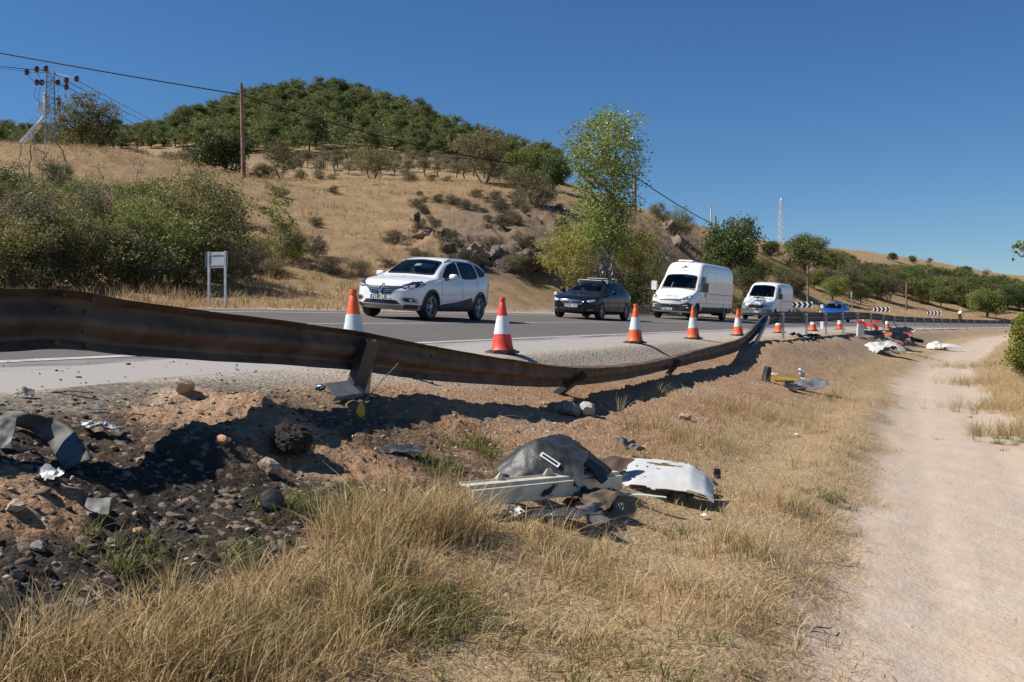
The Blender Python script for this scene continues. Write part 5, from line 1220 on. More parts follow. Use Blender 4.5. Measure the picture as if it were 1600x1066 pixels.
# ------------------------------------------------------------------ people
SKIN = M('skin', (0.45, 0.26, 0.18), 0.55, 0, 0.08, 9); HAIR = M('dark_hair', (0.02, 0.014, 0.01), 0.7, 0, 0.2, 20)
def person(label, J, mats, hat=False, group=None):
    """J joint -> (x,y,z); mats top, bottom, head covering, shoes"""
    R_ = dict(pelvis=.13, waist=.125, chest=.155, neck=.06, jaw=.075, head=.098, crown=.07, nose=.02, ls=.075, rs=.075, le=.048, re=.048, lw=.032, rw=.032, lp=.036, rp=.036, lf=.016, rf=.016, lt=.014, rt=.014, lh=.095, rh=.095, lk=.062, rk=.062, la=.042, ra=.042, lo=.038, ro=.038)
    E = [('pelvis', 'waist'), ('waist', 'chest'), ('chest', 'neck'), ('neck', 'jaw'), ('jaw', 'head'), ('head', 'crown'), ('jaw', 'nose'), ('chest', 'ls'), ('chest', 'rs'), ('ls', 'le'), ('le', 'lw'), ('lw', 'lp'), ('lp', 'lf'), ('lp', 'lt'), ('rs', 're'), ('re', 'rw'), ('rw', 'rp'), ('rp', 'rf'), ('rp', 'rt'), ('pelvis', 'lh'), ('lh', 'lk'), ('lk', 'la'), ('la', 'lo'), ('pelvis', 'rh'), ('rh', 'rk'), ('rk', 'ra'), ('ra', 'ro')]
    J = {k: Vector(p) for k, p in J.items()}
    for s_ in 'lr':
        d_ = (J[s_ + 'w'] - J[s_ + 'e']).normalized(); J[s_ + 'p'] = J[s_ + 'w'] + d_ * .07; J[s_ + 'f'] = J[s_ + 'w'] + d_ * .17; J[s_ + 't'] = J[s_ + 'w'] + d_ * .10 + Vector((.03, .03 if s_ == 'r' else -.03, .02))
    up_ = (J['head'] - J['neck']).normalized(); J['jaw'] = J['neck'].lerp(J['head'], .55); J['crown'] = J['head'] + up_ * .09; J['nose'] = J['jaw'] + up_ * .05 + Vector((.10, 0, 0))
    ks = list(R_); me = bpy.data.meshes.new('person'); me.from_pydata([J[k] for k in ks], [(ks.index(a), ks.index(b)) for a, b in E], [])
    o = bpy.data.objects.new('person', me); COL.objects.link(o); md = o.modifiers.new('skin', 'SKIN'); sb = o.modifiers.new('sub', 'SUBSURF'); sb.levels = 2; sb.render_levels = 2
    for i, k in enumerate(ks): me.skin_vertices[0].data[i].radius = (R_[k], R_[k] * (0.8 if k in ('chest', 'waist', 'pelvis') else 1)); me.skin_vertices[0].data[i].use_root = (k == 'pelvis')
    dg = bpy.context.evaluated_depsgraph_get(); m2 = bpy.data.meshes.new_from_object(o.evaluated_get(dg)); bpy.data.objects.remove(o)
    o = bpy.data.objects.new('person', m2); COL.objects.link(o); m2.materials.clear()
    for q in (*mats, SKIN): m2.materials.append(q)
    top = ('waist', 'chest', 'ls', 'rs', 'le', 're'); bot = ('pelvis', 'lh', 'rh', 'lk', 'rk', 'la', 'ra'); 
    for f in m2.polygons:
        c = f.center; k = min(ks, key=lambda q: (J[q] - c).length); f.use_smooth = True
        if k in ('crown',) or (k == 'head' and (c - J['head']).dot(up_) > (0.0 if hat else .03)) or (k == 'head' and not hat and c.x < J['head'].x - .02): f.material_index = 2
        elif k in ('neck', 'jaw', 'head', 'nose', 'lw', 'rw', 'lp', 'rp', 'lf', 'rf', 'lt', 'rt'): f.material_index = 4
        elif k in top: f.material_index = 0
        elif k in ('lo', 'ro'): f.material_index = 3
        else: f.material_index = 1
    if hat:
        mb = MB(); mb.lathe([(.135, -.01), (.125, .03), (.115, .07), (.08, .115), (.02, .13)], 16, Matrix.Translation(J['head'] + up_ * .02)); mb.build('helmet', mats[2], o, True)
    tag(o, label, 'person', group); return o
STAND = dict(pelvis=(0, 0, .95), waist=(0, 0, 1.12), chest=(0, 0, 1.33), neck=(0, 0, 1.50), head=(.02, 0, 1.66), ls=(0, .19, 1.43), rs=(0, -.19, 1.43), le=(.12, .25, 1.18), re=(.16, -.24, 1.20), lw=(.34, .18, 1.26), rw=(.36, -.14, 1.34), lh=(0, .10, .90), rh=(0, -.10, .90), lk=(.05, .11, .50), rk=(.03, -.12, .50), la=(0, .12, .09), ra=(-.03, -.13, .09), lo=(.15, .13, .04), ro=(.12, -.14, .04))
SIT = dict(pelvis=(0, 0, .10), waist=(-.03, 0, .27), chest=(-.07, 0, .48), neck=(-.07, 0, .64), head=(-.03, 0, .80), ls=(-.06, .19, .58), rs=(-.06, -.19, .58), le=(.14, .24, .38), re=(.14, -.24, .38), lw=(.38, .15, .46), rw=(.38, -.15, .46), lh=(.02, .10, .08), rh=(.02, -.10, .08), lk=(.42, .13, .16), rk=(.42, -.13, .16), la=(.62, .13, -.22), ra=(.62, -.13, -.22), lo=(.76, .13, -.24), ro=(.76, -.13, -.24))
RIDE = dict(pelvis=(-.24, 0, .98), waist=(-.14, 0, 1.12), chest=(.06, 0, 1.26), neck=(.20, 0, 1.34), head=(.32, 0, 1.46), ls=(.12, .18, 1.30), rs=(.12, -.18, 1.30), le=(.26, .22, 1.08), re=(.26, -.22, 1.08), lw=(.40, .27, .97), rw=(.40, -.27, .97), lh=(-.22, .10, .94), rh=(-.22, -.10, .94), lk=(.10, .11, .72), rk=(.04, -.11, .56), la=(-.14, .10, .42), ra=(-.02, -.10, .16), lo=(-.02, .10, .38), ro=(.10, -.10, .12))
HIVIS = M('white_overall', (0.62, 0.63, 0.55), 0.8, 0, 0.1, 9); DARKW = M('dark_workwear', (0.02, 0.022, 0.03), 0.85, 0, 0.2, 9); HARD = M('white_hard_hat', (0.75, 0.75, 0.74), 0.4); YEL = M('yellow_helmet', (0.72, 0.55, 0.10), 0.4); SHOE = M('dark_shoe', (0.02, 0.018, 0.016), 0.7); SHIRT = M('grey_shirt', (0.22, 0.24, 0.27), 0.85, 0, 0.1, 9); DENIM = M('denim', (0.04, 0.06, 0.12), 0.85, 0, 0.1, 20)
w1 = person('worker in pale overall and white hard hat in the basket at the lattice tower', STAND, (HIVIS, HIVIS, HARD, SHOE), True, 'crew on the lattice tower'); w1.location = PX(69.5, 175, 92.6); w1.location.z -= 0.05; w1.rotation_euler = (0, 0, 0.4)
w2 = person('worker in dark clothes and pale helmet clinging to the side of the lattice tower', STAND, (DARKW, DARKW, HARD, SHOE), True, 'crew on the lattice tower'); w2.location = PX(92.5, 178, 92); w2.rotation_euler = (0, 0, 2.8)
dr = person('driver at the wheel of the high-roof white van', SIT, (SHIRT, DENIM, HAIR, SHOE), False, 'drivers'); dr.matrix_world = van.root.matrix_world @ Matrix.Translation((van.L / 2 - 2.12, 0.37, 1.13))
dr2 = person('driver in dark clothes at the wheel of the low-roof white van', SIT, (DARKW, DENIM, HAIR, SHOE), False, 'drivers'); dr2.matrix_world = van2.root.matrix_world @ Matrix.Translation((van2.L / 2 - 2.12, 0.37, 1.08))
cb = bicycle('racing bicycle ridden along the far carriageway behind the barrier', BIKE)
dd = on_v(1500, 12.8); xx = (1500 - 800) / F * dd; uu, _ = uv_of(xx, dd); hx, hy = heading(float(uu)); cb.location = (xx, dd, float(road_z(uu, 12.8)) + 0.004); cb.rotation_euler = (0, 0, math.atan2(hy, hx))
bpy.context.view_layer.update()
cy = person('cyclist in white top and yellow helmet riding behind the barrier', RIDE, (M('white_jersey', (0.7, 0.7, 0.68), 0.8), DARKW, YEL, WHITE_P), True); cy.matrix_world = cb.matrix_world
# ------------------------------------------------------------------ trees and shrubs
BARK = M('bark', (0.16, 0.115, 0.085), 0.9, 0, 0.35, 6, (0.28, 0.22, 0.17), 0.5, 0.3); BARK_D = M('dark_bark', (0.055, 0.042, 0.034), 0.9, 0, 0.35, 6, bmp=0.3); TWIG = M('grey_twigs', (0.17, 0.135, 0.11), 0.9, 0, 0.3, 6)
LF = dict(
    green=leaf_mat('leaf_green', [(0.097, 0.134, 0.029), (0.158, 0.204, 0.048), (0.229, 0.259, 0.065), (0.352, 0.314, 0.096)]),
    olive=leaf_mat('leaf_olive', [(0.105, 0.118, 0.036), (0.176, 0.18, 0.056), (0.246, 0.227, 0.081), (0.334, 0.243, 0.112)]),
    dusty=leaf_mat('leaf_dusty', [(0.105, 0.112, 0.049), (0.168, 0.161, 0.077), (0.224, 0.196, 0.105), (0.21, 0.14, 0.084)]),
    yellow=leaf_mat('leaf_yellow', [(0.24, 0.24, 0.045), (0.38, 0.35, 0.075), (0.47, 0.40, 0.10), (0.30, 0.31, 0.08)], 0.45),
    poplar=leaf_mat('leaf_poplar', [(0.101, 0.162, 0.031), (0.171, 0.24, 0.047), (0.279, 0.326, 0.078), (0.434, 0.403, 0.108)], 0.4, 0.4, 0.5),
    pine=leaf_mat('needle_pine', [(0.085, 0.105, 0.03), (0.125, 0.15, 0.042), (0.165, 0.185, 0.055), (0.21, 0.21, 0.08)], 0.3),
    dark=leaf_mat('leaf_dark', [(0.042, 0.067, 0.02), (0.07, 0.105, 0.028), (0.105, 0.14, 0.039), (0.14, 0.168, 0.056)], 0.3),
    brown=leaf_mat('leaf_brown', [(0.10, 0.075, 0.05), (0.13, 0.10, 0.06), (0.09, 0.085, 0.045), (0.16, 0.12, 0.08)], 0.25))

def tubes_np(segs, sides=5):
    segs = np.asarray(segs, float); p0 = segs[:, 0:3]; p1 = segs[:, 3:6]; r0 = segs[:, 6]; r1 = segs[:, 7]
    a = p1 - p0; a /= np.linalg.norm(a, axis=1, keepdims=True) + 1e-9
    ref = np.where(np.abs(a[:, 2:3]) < 0.9, np.array([[0, 0, 1.0]]), np.array([[1.0, 0, 0]])); b = np.cross(a, ref); b /= np.linalg.norm(b, axis=1, keepdims=True) + 1e-9; c = np.cross(a, b)
    t = 2 * np.pi * np.arange(sides) / sides; ring = b[:, None] * np.cos(t)[None, :, None] + c[:, None] * np.sin(t)[None, :, None]
    V = np.concatenate([p0[:, None] + ring * r0[:, None, None], p1[:, None] + ring * r1[:, None, None]], 1).reshape(-1, 3)
    n = len(segs); base = (np.arange(n) * 2 * sides)[:, None]; k = np.arange(sides)[None]; k2 = (k + 1) % sides
    return V, np.stack([base + k, base + k2, base + sides + k2, base + sides + k], 2).reshape(-1, 4)

def leaves_np(P, size, aspect, rg, flat=0.0, droop=0.0):
    n = len(P); d = rg.normal(size=(n, 3)); d[:, 2] = d[:, 2] * (1 - flat) - droop; d /= np.linalg.norm(d, axis=1, keepdims=True) + 1e-9
    e = rg.normal(size=(n, 3)); e[:, 2] *= (1 - flat); e -= d * (e * d).sum(1, keepdims=True); e /= np.linalg.norm(e, axis=1, keepdims=True) + 1e-9
    s = (size * rg.uniform(0.65, 1.3, n))[:, None]; w = s * aspect
    V = np.stack([P, P + d * s * 0.5 + e * w * 0.5, P + d * s, P + d * s * 0.5 - e * w * 0.5], 1).reshape(-1, 3)
    return V, np.arange(n * 4).reshape(n, 4)

def make_tree(seed, ells, n_tips, n_leaf, leaf, aspect, sigma, trunk_h, r_tip, leaf_mat_, bark, lean=0.1, stems=1, inner=0.25, flat=0.0, name='tree', bare=False):
    """ells: crown as a union of (cx,cy,cz,rx,ry,rz)"""
    rg = np.random.default_rng(seed); tips = []
    vol = np.array([e[3] * e[4] * e[5] for e in ells]); pick = rg.choice(len(ells), n_tips, p=vol / vol.sum())
    for k in pick:
        e = ells[k]; q = rg.normal(size=3); q /= np.linalg.norm(q); r = rg.uniform(inner, 1.0) ** 0.5
        tips.append(np.array(e[:3]) + q * r * np.array(e[3:]))
    tips = np.array(tips); tips[:, 2] = np.maximum(tips[:, 2], 0.12)
    nodes = []; par = []
    cz = min(e[2] for e in ells)
    for s_ in range(stems):
        a = 2 * np.pi * s_ / max(1, stems) + rg.uniform(0, 1); off = 0.0 if stems == 1 else 0.12
        p = np.array([math.cos(a) * off, math.sin(a) * off, -0.15]); prev = -1
        h = trunk_h * rg.uniform(0.8, 1.15); k = 6
        tilt = rg.normal(size=2) * lean + (np.array([math.cos(a), math.sin(a)]) * (0.35 if stems > 1 else 0))
        for i in range(k):
            nodes.append(p.copy()); par.append(prev); prev = len(nodes) - 1
            p = p + np.array([tilt[0] + rg.normal() * lean * 0.5, tilt[1] + rg.normal() * lean * 0.5, 1.0]) * (h + 0.15) / k
    order = np.argsort(np.linalg.norm(tips - np.array([0, 0, trunk_h * 0.7]), axis=1)); tip_ids = []
    for i in order:
        t = tips[i]; N_ = np.array(nodes); d = np.linalg.norm(N_ - t, axis=1) + 0.9 * np.maximum(0, N_[:, 2] - t[2] + 0.1) + 0.25 * np.maximum(0, trunk_h * 0.35 - N_[:, 2])
        j = int(np.argmin(d)); a = N_[j]; L_ = np.linalg.norm(t - a); m_ = (a + t) / 2 + rg.normal(size=3) * L_ * 0.10; m_[2] += 0.05 * L_
        nodes.append(m_); par.append(j); nodes.append(t); par.append(len(nodes) - 2); tip_ids.append(len(nodes) - 1)
    cnt = np.zeros(len(nodes)); 
    for i in tip_ids: cnt[i] += 1
    for i in range(len(nodes) - 1, -1, -1):
        if par[i] >= 0: cnt[par[i]] += cnt[i]
    rad = r_tip * np.sqrt(np.maximum(cnt, 1)); N_ = np.array(nodes)
    segs = [np.concatenate([N_[par[i]], N_[i], [min(rad[par[i]], rad[i] * 1.5), rad[i] * (0.9 if cnt[i] > 1 else 0.4)]]) for i in range(len(nodes)) if par[i] >= 0]
    if bare:
        ex = []
        for i in tip_ids:
            for _ in range(4):
                q = N_[i] + rg.normal(size=3) * sigma + np.array([0, 0, sigma * 0.6]); ex.append(np.concatenate([N_[i], q, [r_tip * 0.6, r_tip * 0.25]]))
        segs += ex
    TV, TF = tubes_np(segs, 5); tm = np_mesh(name + '_trunk', TV, TF, bark, True)
    if bare: return tm, None
    T_ = N_[tip_ids]; P = np.repeat(T_, n_leaf, 0) + rg.normal(size=(len(T_) * n_leaf, 3)) * sigma * np.array([1, 1, 0.75])
    md = N_[[par[i] for i in tip_ids]]; f = rg.uniform(0.3, 1.0, (len(T_), max(1, n_leaf // 3), 1)); Q = (md[:, None] * (1 - f) + T_[:, None] * f).reshape(-1, 3); Q = Q + rg.normal(size=Q.shape) * sigma * 0.6
    P = np.concatenate([P, Q]); P[:, 2] = np.maximum(P[:, 2], 0.03)
    LV, LFc = leaves_np(P, leaf, aspect, rg, flat); return tm, np_mesh(name + '_crown', LV, LFc, leaf_mat_)

def remat(me, mat):
    m2 = me.copy(); m2.materials.clear(); m2.materials.append(mat); return m2

def ball(n, seed, w, h, z0):
    rg = np.random.default_rng(seed); out = []
    for _ in range(n):
        a = rg.uniform(0, 6.28); r = w * 0.30 * rg.uniform(0.2, 1.2); z = z0 + h * rg.uniform(0.25, 0.75); s_ = rg.uniform(0.45, 0.8)
        out.append((r * math.cos(a), r * math.sin(a), z, w * 0.34 * s_ * 1.3, w * 0.34 * s_ * 1.3, h * 0.33 * s_))
    out.append((0, 0, z0 + h * 0.5, w * 0.33, w * 0.33, h * 0.42)); return out

K = {}
for i in range(4): K['shrub', i] = make_tree(100 + i, ball(6, 10 + i, 3.0, 2.6, 0.0) + [(0.5, 0.2, 0.45, 1.0, 1.0, 0.45), (-0.5, -0.2, 0.4, 1.0, 1.0, 0.4)], 170, 34, 0.085, 0.6, 0.17, 1.3, 0.006, LF['olive'], TWIG, 0.15, 4)
for i in range(3): K['round', i] = make_tree(120 + i, ball(8, 20 + i, 6.0, 4.6, 0.7) + [(0.8, 0.3, 1.3, 2.0, 2.0, 0.8), (-0.9, -0.4, 1.4, 2.0, 2.0, 0.8)], 210, 48, 0.17, 0.6, 0.30, 2.2, 0.011, LF['green'], BARK_D, 0.12, 1)
for i in range(2): K['sparse', i] = make_tree(130 + i, ball(7, 30 + i, 4.5, 4.6, 0.35) + [(0.4, 0.3, 0.8, 1.4, 1.4, 0.7)], 150, 32, 0.13, 0.6, 0.24, 2.0, 0.009, LF['olive'], BARK, 0.12, 2)
def pine_ells(seed):
    rg = np.random.default_rng(seed); out = []
    for k in range(11):
        a = rg.uniform(0, 6.28); z = rg.uniform(1.3, 6.6); r = (1.0 - abs(z - 3.4) / 4.4) * 2.0 * rg.uniform(0.5, 1.1); out.append((r * math.cos(a), r * math.sin(a), z, rg.uniform(0.9, 1.35), rg.uniform(0.9, 1.35), rg.uniform(0.6, 0.9)))
    out.append((0, 0, 6.9, 1.0, 1.0, 0.7)); return out
for i in range(4): K['pine', i] = make_tree(140 + i, pine_ells(40 + i), 135, 40, 0.27, 0.4, 0.27, 4.6, 0.014, LF['pine'], BARK_D, 0.04, 1, 0.40)
for i in range(2): K['stone_pine', i] = make_tree(150 + i, [(0, 0, 4.2, 2.9, 2.9, 1.6), (-1.2, 0.3, 3.0, 2.0, 1.9, 1.2), (1.3, -0.4, 2.8, 2.0, 1.9, 1.2), (0.2, 0.9, 4.9, 1.8, 1.8, 0.8)], 170, 34, 0.26, 0.4, 0.26, 3.4, 0.012, LF['pine'], BARK_D, 0.06, 1, 0.5)
for i in range(2): K['almond', i] = make_tree(160 + i, ball(5, 50 + i, 2.6, 1.9, 0.7), 46, 22, 0.16, 0.5, 0.22, 1.0, 0.012, LF['dusty'], BARK_D, 0.15, 1)
for i in range(2): K['bare', i] = make_tree(170 + i, [(0, 0, 1.6, 0.8, 0.8, 1.2), (0.2, 0.1, 2.3, 0.6, 0.6, 0.9)], 46, 1, 0.1, 0.5, 0.16, 1.6, 0.006, None, TWIG, 0.12, 2, bare=True)
K['poplar', 0] = make_tree(181, [(0.1, 0, 9.0, 2.2, 2.0, 2.2), (-1.7, 0.2, 8.6, 1.4, 1.3, 1.9), (1.8, 0, 8.2, 1.5, 1.3, 2.0), (0.2, 0, 7.0, 2.2, 1.8, 1.2), (0.0, 0, 4.8, 1.6, 1.6, 1.3), (0.8, -0.4, 3.6, 1.9, 1.7, 1.3), (-0.4, -0.2, 3.2, 1.3, 1.3, 1.0), (1.4, 0.1, 5.4, 1.2, 1.2, 1.0), (1.6, 0, 3.2, 1.2, 1.2, 1.2), (-1.2, 0, 4.4, 1.1, 1.1, 1.0), (0.3, 0, 2.2, 1.5, 1.4, 0.9), (-1.7, 0, 3.4, 1.3, 1.2, 1.1), (-1.5, 0.1, 5.6, 1.0, 1.0, 0.8)], 520, 25, 0.125, 0.8, 0.30, 6.2, 0.0085, LF['poplar'], BARK, 0.06, 2, 0.2)
K['slim', 0] = make_tree(190, [(0, 0, 1.2, 0.7, 0.7, 0.9), (0.1, 0, 2.4, 0.5, 0.5, 0.9), (0, 0, 3.3, 0.3, 0.3, 0.6), (-0.3, 0, 0.7, 0.9, 0.9, 0.5)], 110, 26, 0.09, 0.6, 0.13, 2.6, 0.006, LF['green'], TWIG, 0.05, 2)
K['willow', 0] = make_tree(195, [(0, 0, 3.4, 1.7, 1.7, 1.7), (-0.9, 0, 3.0, 1.1, 1.1, 1.6), (1.0, 0, 2.9, 1.1, 1.1, 1.5), (0, 0, 1.6, 1.7, 1.7, 0.9), (0.2, 0, 4.4, 0.9, 0.9, 0.8)], 210, 34, 0.15, 0.4, 0.20, 2.6, 0.009, LF['olive'], BARK_D, 0.1, 4)
HGT = {'shrub': 2.75, 'round': 5.5, 'sparse': 4.9, 'pine': 7.7, 'stone_pine': 5.9, 'almond': 2.5, 'bare': 3.3, 'poplar': 11.3, 'slim': 3.9, 'willow': 5.2}
_rm = {}
def plant(kind, i, px, pyb, pyt, colour, label, group, name='shrub', wide=1.0, d=None, cat=None):
    """base at photo pixel (px,pyb), top at pyt"""
    base = G(px, pyb) if d is None else PX(px, pyb, d)
    if d is not None: base.z = tz(base.x, base.y)
    h = (pyb - pyt) / F * base.y if d is None else PX(px, pyt, d).z - base.z
    sc = max(0.15, h / HGT[kind]); tm, cm = K[kind, i]
    r = empty(name, base, random.uniform(0, 6.28)); r.scale = (sc * wide, sc * wide, sc)
    link('trunk', tm, r)
    if cm is not None:
        if colour:
            key = (cm.name, colour); _rm.setdefault(key, remat(cm, LF[colour])); cm = _rm[key]
        link('crown', cm, r)
    tag(r, label, cat or ('tree' if 'tree' in name or 'pine' in name else 'shrub'), group); return r

GS = 'shrubs on the roadside slope'
for k, (px, b, t, c, ki) in enumerate([(20, 446, 330, 'olive', 0), (72, 450, 345, 'dusty', 1), (128, 447, 322, 'olive', 2), (182, 450, 335, 'dusty', 3), (238, 448, 318, 'green', 0), (292, 446, 330, 'olive', 1), (345, 442, 360, 'dusty', 2), (385, 440, 375, 'brown', 3), (-30, 440, 300, 'olive', 2), (50, 430, 350, 'brown', 3), (210, 436, 370, 'brown', 1), (315, 436, 372, 'olive', 0)]):
    plant('shrub', ki, px, b, t, c, 'leafy roadside shrub in the thicket at the foot of the grass slope', GS, wide=1.15)
for k, (px, b, t, c, ki) in enumerate([(30, 395, 285, 'dusty', 1), (98, 385, 290, 'olive', 2), (160, 372, 285, 'dusty', 0), (222, 385, 290, 'olive', 3), (270, 400, 300, 'olive', 1), (330, 405, 330, 'olive', 2), (12, 335, 250, 'dark', 3), (140, 330, 280, 'dusty', 1), (195, 325, 285, 'brown', 2), (455, 405, 350, 'dusty', 1), (495, 400, 362, 'brown', 2), (-20, 360, 260, 'olive', 0), (250, 345, 268, 'olive', 2), (205, 345, 270, 'green', 1), (345, 352, 285, 'olive', 3), (60, 352, 262, 'olive', 0), (128, 352, 270, 'green', 2), (400, 425, 350, 'olive', 1)]):
    plant('shrub', ki, px, b, t, c, 'bushy shrub part way up the dry grass slope', GS, wide=1.1)
plant('sparse', 0, 302, 372, 243, 'olive', 'large airy olive-green shrub standing above the thicket, below the tall wooden pole', GS, 'large_shrub', 1.25)
for px, b, t, c, ki, lab in ((268, 442, 268, 'olive', 1, 'small leafy tree in the thicket above the back of the road sign'), (325, 440, 252, 'olive', 0, 'tall leafy tree at the end of the thicket behind the road sign'), (212, 446, 292, 'green', 1, 'green young tree in the middle of the thicket'), (118, 446, 300, 'olive', 0, 'olive young tree in the thicket below the lattice tower'), (38, 442, 268, 'dusty', 1, 'dusty young tree at the outer end of the thicket')):
    plant('sparse', ki, px, b, t, c, lab, GS, 'young_tree', 0.8)
plant('slim', 0, 442, 412, 285, 'green', 'slender bright green sapling in dry grass right beside the thicket', GS, 'sapling', 1.2)
plant('shrub', 3, 92, 292, 248, 'dark', 'dark rounded bush under the lattice tower', GS, wide=1.4)
GB = 'bare shrubs on the slope'
for px, b, t, lab in ((70, 330, 150, 'tall leafless shrub in front of the lattice tower'), (95, 345, 225, 'leafless shrub with pale curved twigs beside the thicket'), (150, 330, 240, 'bare twiggy shrub standing in the thicket'), (215, 290, 235, 'small bare shrub on the dry grass crest'), (228, 430, 330, 'bare grey shrub rising out of the thicket')):
    plant('bare', int(px) % 2, px, b, t, None, lab, GB, 'bare_shrub')
GT = 'trees along the crest'
plant('willow', 0, 137, 0, 143, 'olive', 'broad many-stemmed tree beside the lattice tower', GT, 'tree', 1.45, 84); plant('round', 0, 352, 0, 190, 'dark', 'dark dense tree just behind the tall weathered pole', GT, 'tree', 1.3, 88)
plant('sparse', 1, 440, 0, 208, 'olive', 'pale green tree on the crest next to the tall weathered pole', GT, 'tree', 1.0, 90); plant('sparse', 0, 580, 0, 220, 'olive', 'low spreading tree in front of the orchard rows', GT, 'tree', 1.25, 95)
plant('sparse', 1, 757, 0, 188, 'dusty', 'large round tree with twin trunks standing before the pine hill', GT, 'tree', 1.2, 90); plant('round', 1, 826, 0, 224, 'green', 'green tree on the crest at the end of the pine hill', GT, 'tree', 1.2, 92); plant('round', 2, 865, 0, 238, 'dark', 'dark tree on the crest behind the big poplar', GT, 'tree', 1.2, 90)
plant('shrub', 0, 835, 322, 252, 'dusty', 'big dusty shrub overhanging the rocky cutting', GT, wide=1.0)
for px, b, t, c in ((215, 0, 228, 'brown'), (262, 0, 232, 'dark'), (296, 0, 226, 'dusty'), (500, 0, 262, 'dusty'), (520, 0, 268, 'olive'), (640, 0, 262, 'dusty'), (470, 0, 262, 'olive'), (675, 0, 270, 'dusty'), (410, 0, 250, 'olive'), (800, 0, 262, 'dusty'), (700, 0, 272, 'olive')):
    plant('shrub', px % 4, px, b, t, c, 'low bush on the crest of the dry grass slope', 'bushes along the crest', 'bush', 1.3, 88)
# roadside poplars and bushes by the cutting
plant('poplar', 0, 948, 450, 166, None, 'tall airy green poplar on the bank behind the black hatchback', None, 'poplar_tree', 1.28)
plant('sparse', 0, 884, 462, 328, 'yellow', 'yellowing young poplar on the bank above the black hatchback', None, 'poplar_tree', 0.85)
plant('sparse', 1, 1003, 470, 345, 'yellow', 'yellow-green bush between the black hatchback and the high-roof van', None, 'bush', 0.95); plant('shrub', 1, 980, 478, 410, 'dark', 'dark bush under the yellow-green one behind the hatchback bicycle', None, 'bush', 1.3); plant('shrub', 2, 930, 462, 385, 'brown', 'brown dry bush at the foot of the tall poplar', None, 'bush', 1.3)
plant('shrub', 0, 1148, 490, 448, 'green', 'small green bush between the two white vans', None, 'bush', 1.1)
plant('round', 0, 1140, 440, 311, 'dark', 'broad dark green tree on the bank above the low white van', None, 'tree', 0.85); plant('shrub', 2, 1115, 446, 400, 'dark', 'dark bush under the broad green tree', None, 'bush', 1.5); plant('shrub', 1, 1165, 450, 405, 'dark', 'dark bush beside the low white van roof', None, 'bush', 1.5)
plant('sparse', 0, 1060, 372, 318, 'olive', 'olive tree on the skyline between the poplar and the broad green tree', None, 'tree', 1.2); plant('sparse', 1, 1030, 350, 312, 'dusty', 'dusty shrub on the skyline right behind the tall poplar', None, 'shrub', 1.2)
# far field
GF = 'trees on the far hillside'
plant('round', 1, 1258, 428, 360, 'pine', 'dome-shaped dense pine below the pale pylon', GF, 'pine_tree', 1.15, cat='tree')
for px, b, t, c, kd, ki, w in ((1204, 405, 374, 'dark', 'round', 1, 1.2), (1232, 470, 408, 'dusty', 'sparse', 0, 1.0), (1196, 440, 396, 'olive', 'sparse', 1, 1.2), (1300, 440, 384, 'green', 'round', 2, 0.9), (1322, 470, 402, 'dusty', 'sparse', 1, 0.9), (1272, 452, 415, 'green', 'round', 0, 1.0), (1388, 472, 424, 'brown', 'sparse', 0, 1.2), (1340, 445, 410, 'brown', 'sparse', 1, 1.1), (1490, 474, 430, 'olive', 'round', 1, 1.1),
                               (1592, 486, 440, 'dark', 'round', 2, 1.2), (1565, 452, 423, 'dark', 'round', 0, 0.9), (1540, 436, 418, 'dusty', 'sparse', 0, 0.8), (1395, 408, 394, 'dark', 'round', 1, 1.2), (1427, 412, 398, 'dark', 'round', 2, 1.0), (1452, 412, 402, 'brown', 'sparse', 1, 1.3), (1372, 425, 410, 'brown', 'sparse', 0, 1.4)):
    plant(kd, ki, px, b, t, c, 'scattered %s tree on the far dry hillside' % {'dark': 'dark green', 'dusty': 'dusty grey-green', 'olive': 'olive green', 'green': 'mid green', 'brown': 'brownish thin'}[c], GF, 'tree', w)
plant('round', 2, 1300, 470, 428, 'green', 'bright green round bush above the blue car', GF, 'bush', 1.0); plant('round', 0, 1542, 496, 437, 'green', 'round green tree with dark forked trunk standing in the far dry field', GF, 'tree', 1.15)
for px, b, t in ((1380, 440, 412), (1402, 444, 413), (1425, 448, 414), (1446, 452, 412), (1466, 452, 418), (1486, 456, 420), (1506, 458, 422), (1415, 462, 428), (1440, 466, 430), (1462, 470, 432), (1512, 468, 430), (1365, 452, 425), (1505, 440, 416), (1350, 462, 432), (1335, 440, 405), (1320, 425, 395), (1358, 436, 410), (1395, 460, 424), (1425, 470, 434), (1450, 474, 438), (1480, 470, 434), (1500, 478, 440), (1520, 484, 442), (1568, 488, 445), (1578, 470, 434), (1556, 474, 436), (1530, 462, 430), (1545, 455, 430), (1588, 462, 436), (1600, 478, 440), (1470, 482, 448), (1370, 468, 432), (1345, 476, 446)):
    plant('stone_pine', px % 2, px, b, t, ('pine', 'green', 'dark')[px % 3], 'low pine in the grove on the far hillside', 'grove on the far hillside', 'pine_tree', 1.15, cat='tree')
for k, (px, b, t) in enumerate(((1180, 430, 398), (1222, 446, 412), (1245, 462, 425), (1285, 448, 410), (1310, 456, 420), (1330, 458, 418), (1348, 450, 414), (1366, 446, 412), (1384, 450, 414), (1404, 454, 416), (1424, 456, 418), (1444, 462, 422), (1464, 462, 424), (1484, 466, 428), (1502, 470, 430), (1522, 474, 432), (1552, 480, 440), (1574, 482, 442), (1604, 486, 440), (1340, 470, 440), (1440, 474, 446), (1510, 482, 450))):
    plant('round', k % 3, px, b, t, ('olive', 'green', 'dark', 'dusty')[k % 4], 'leafy tree in the continuous belt across the far hillside', 'tree belt on the far hillside', 'tree', 1.25)
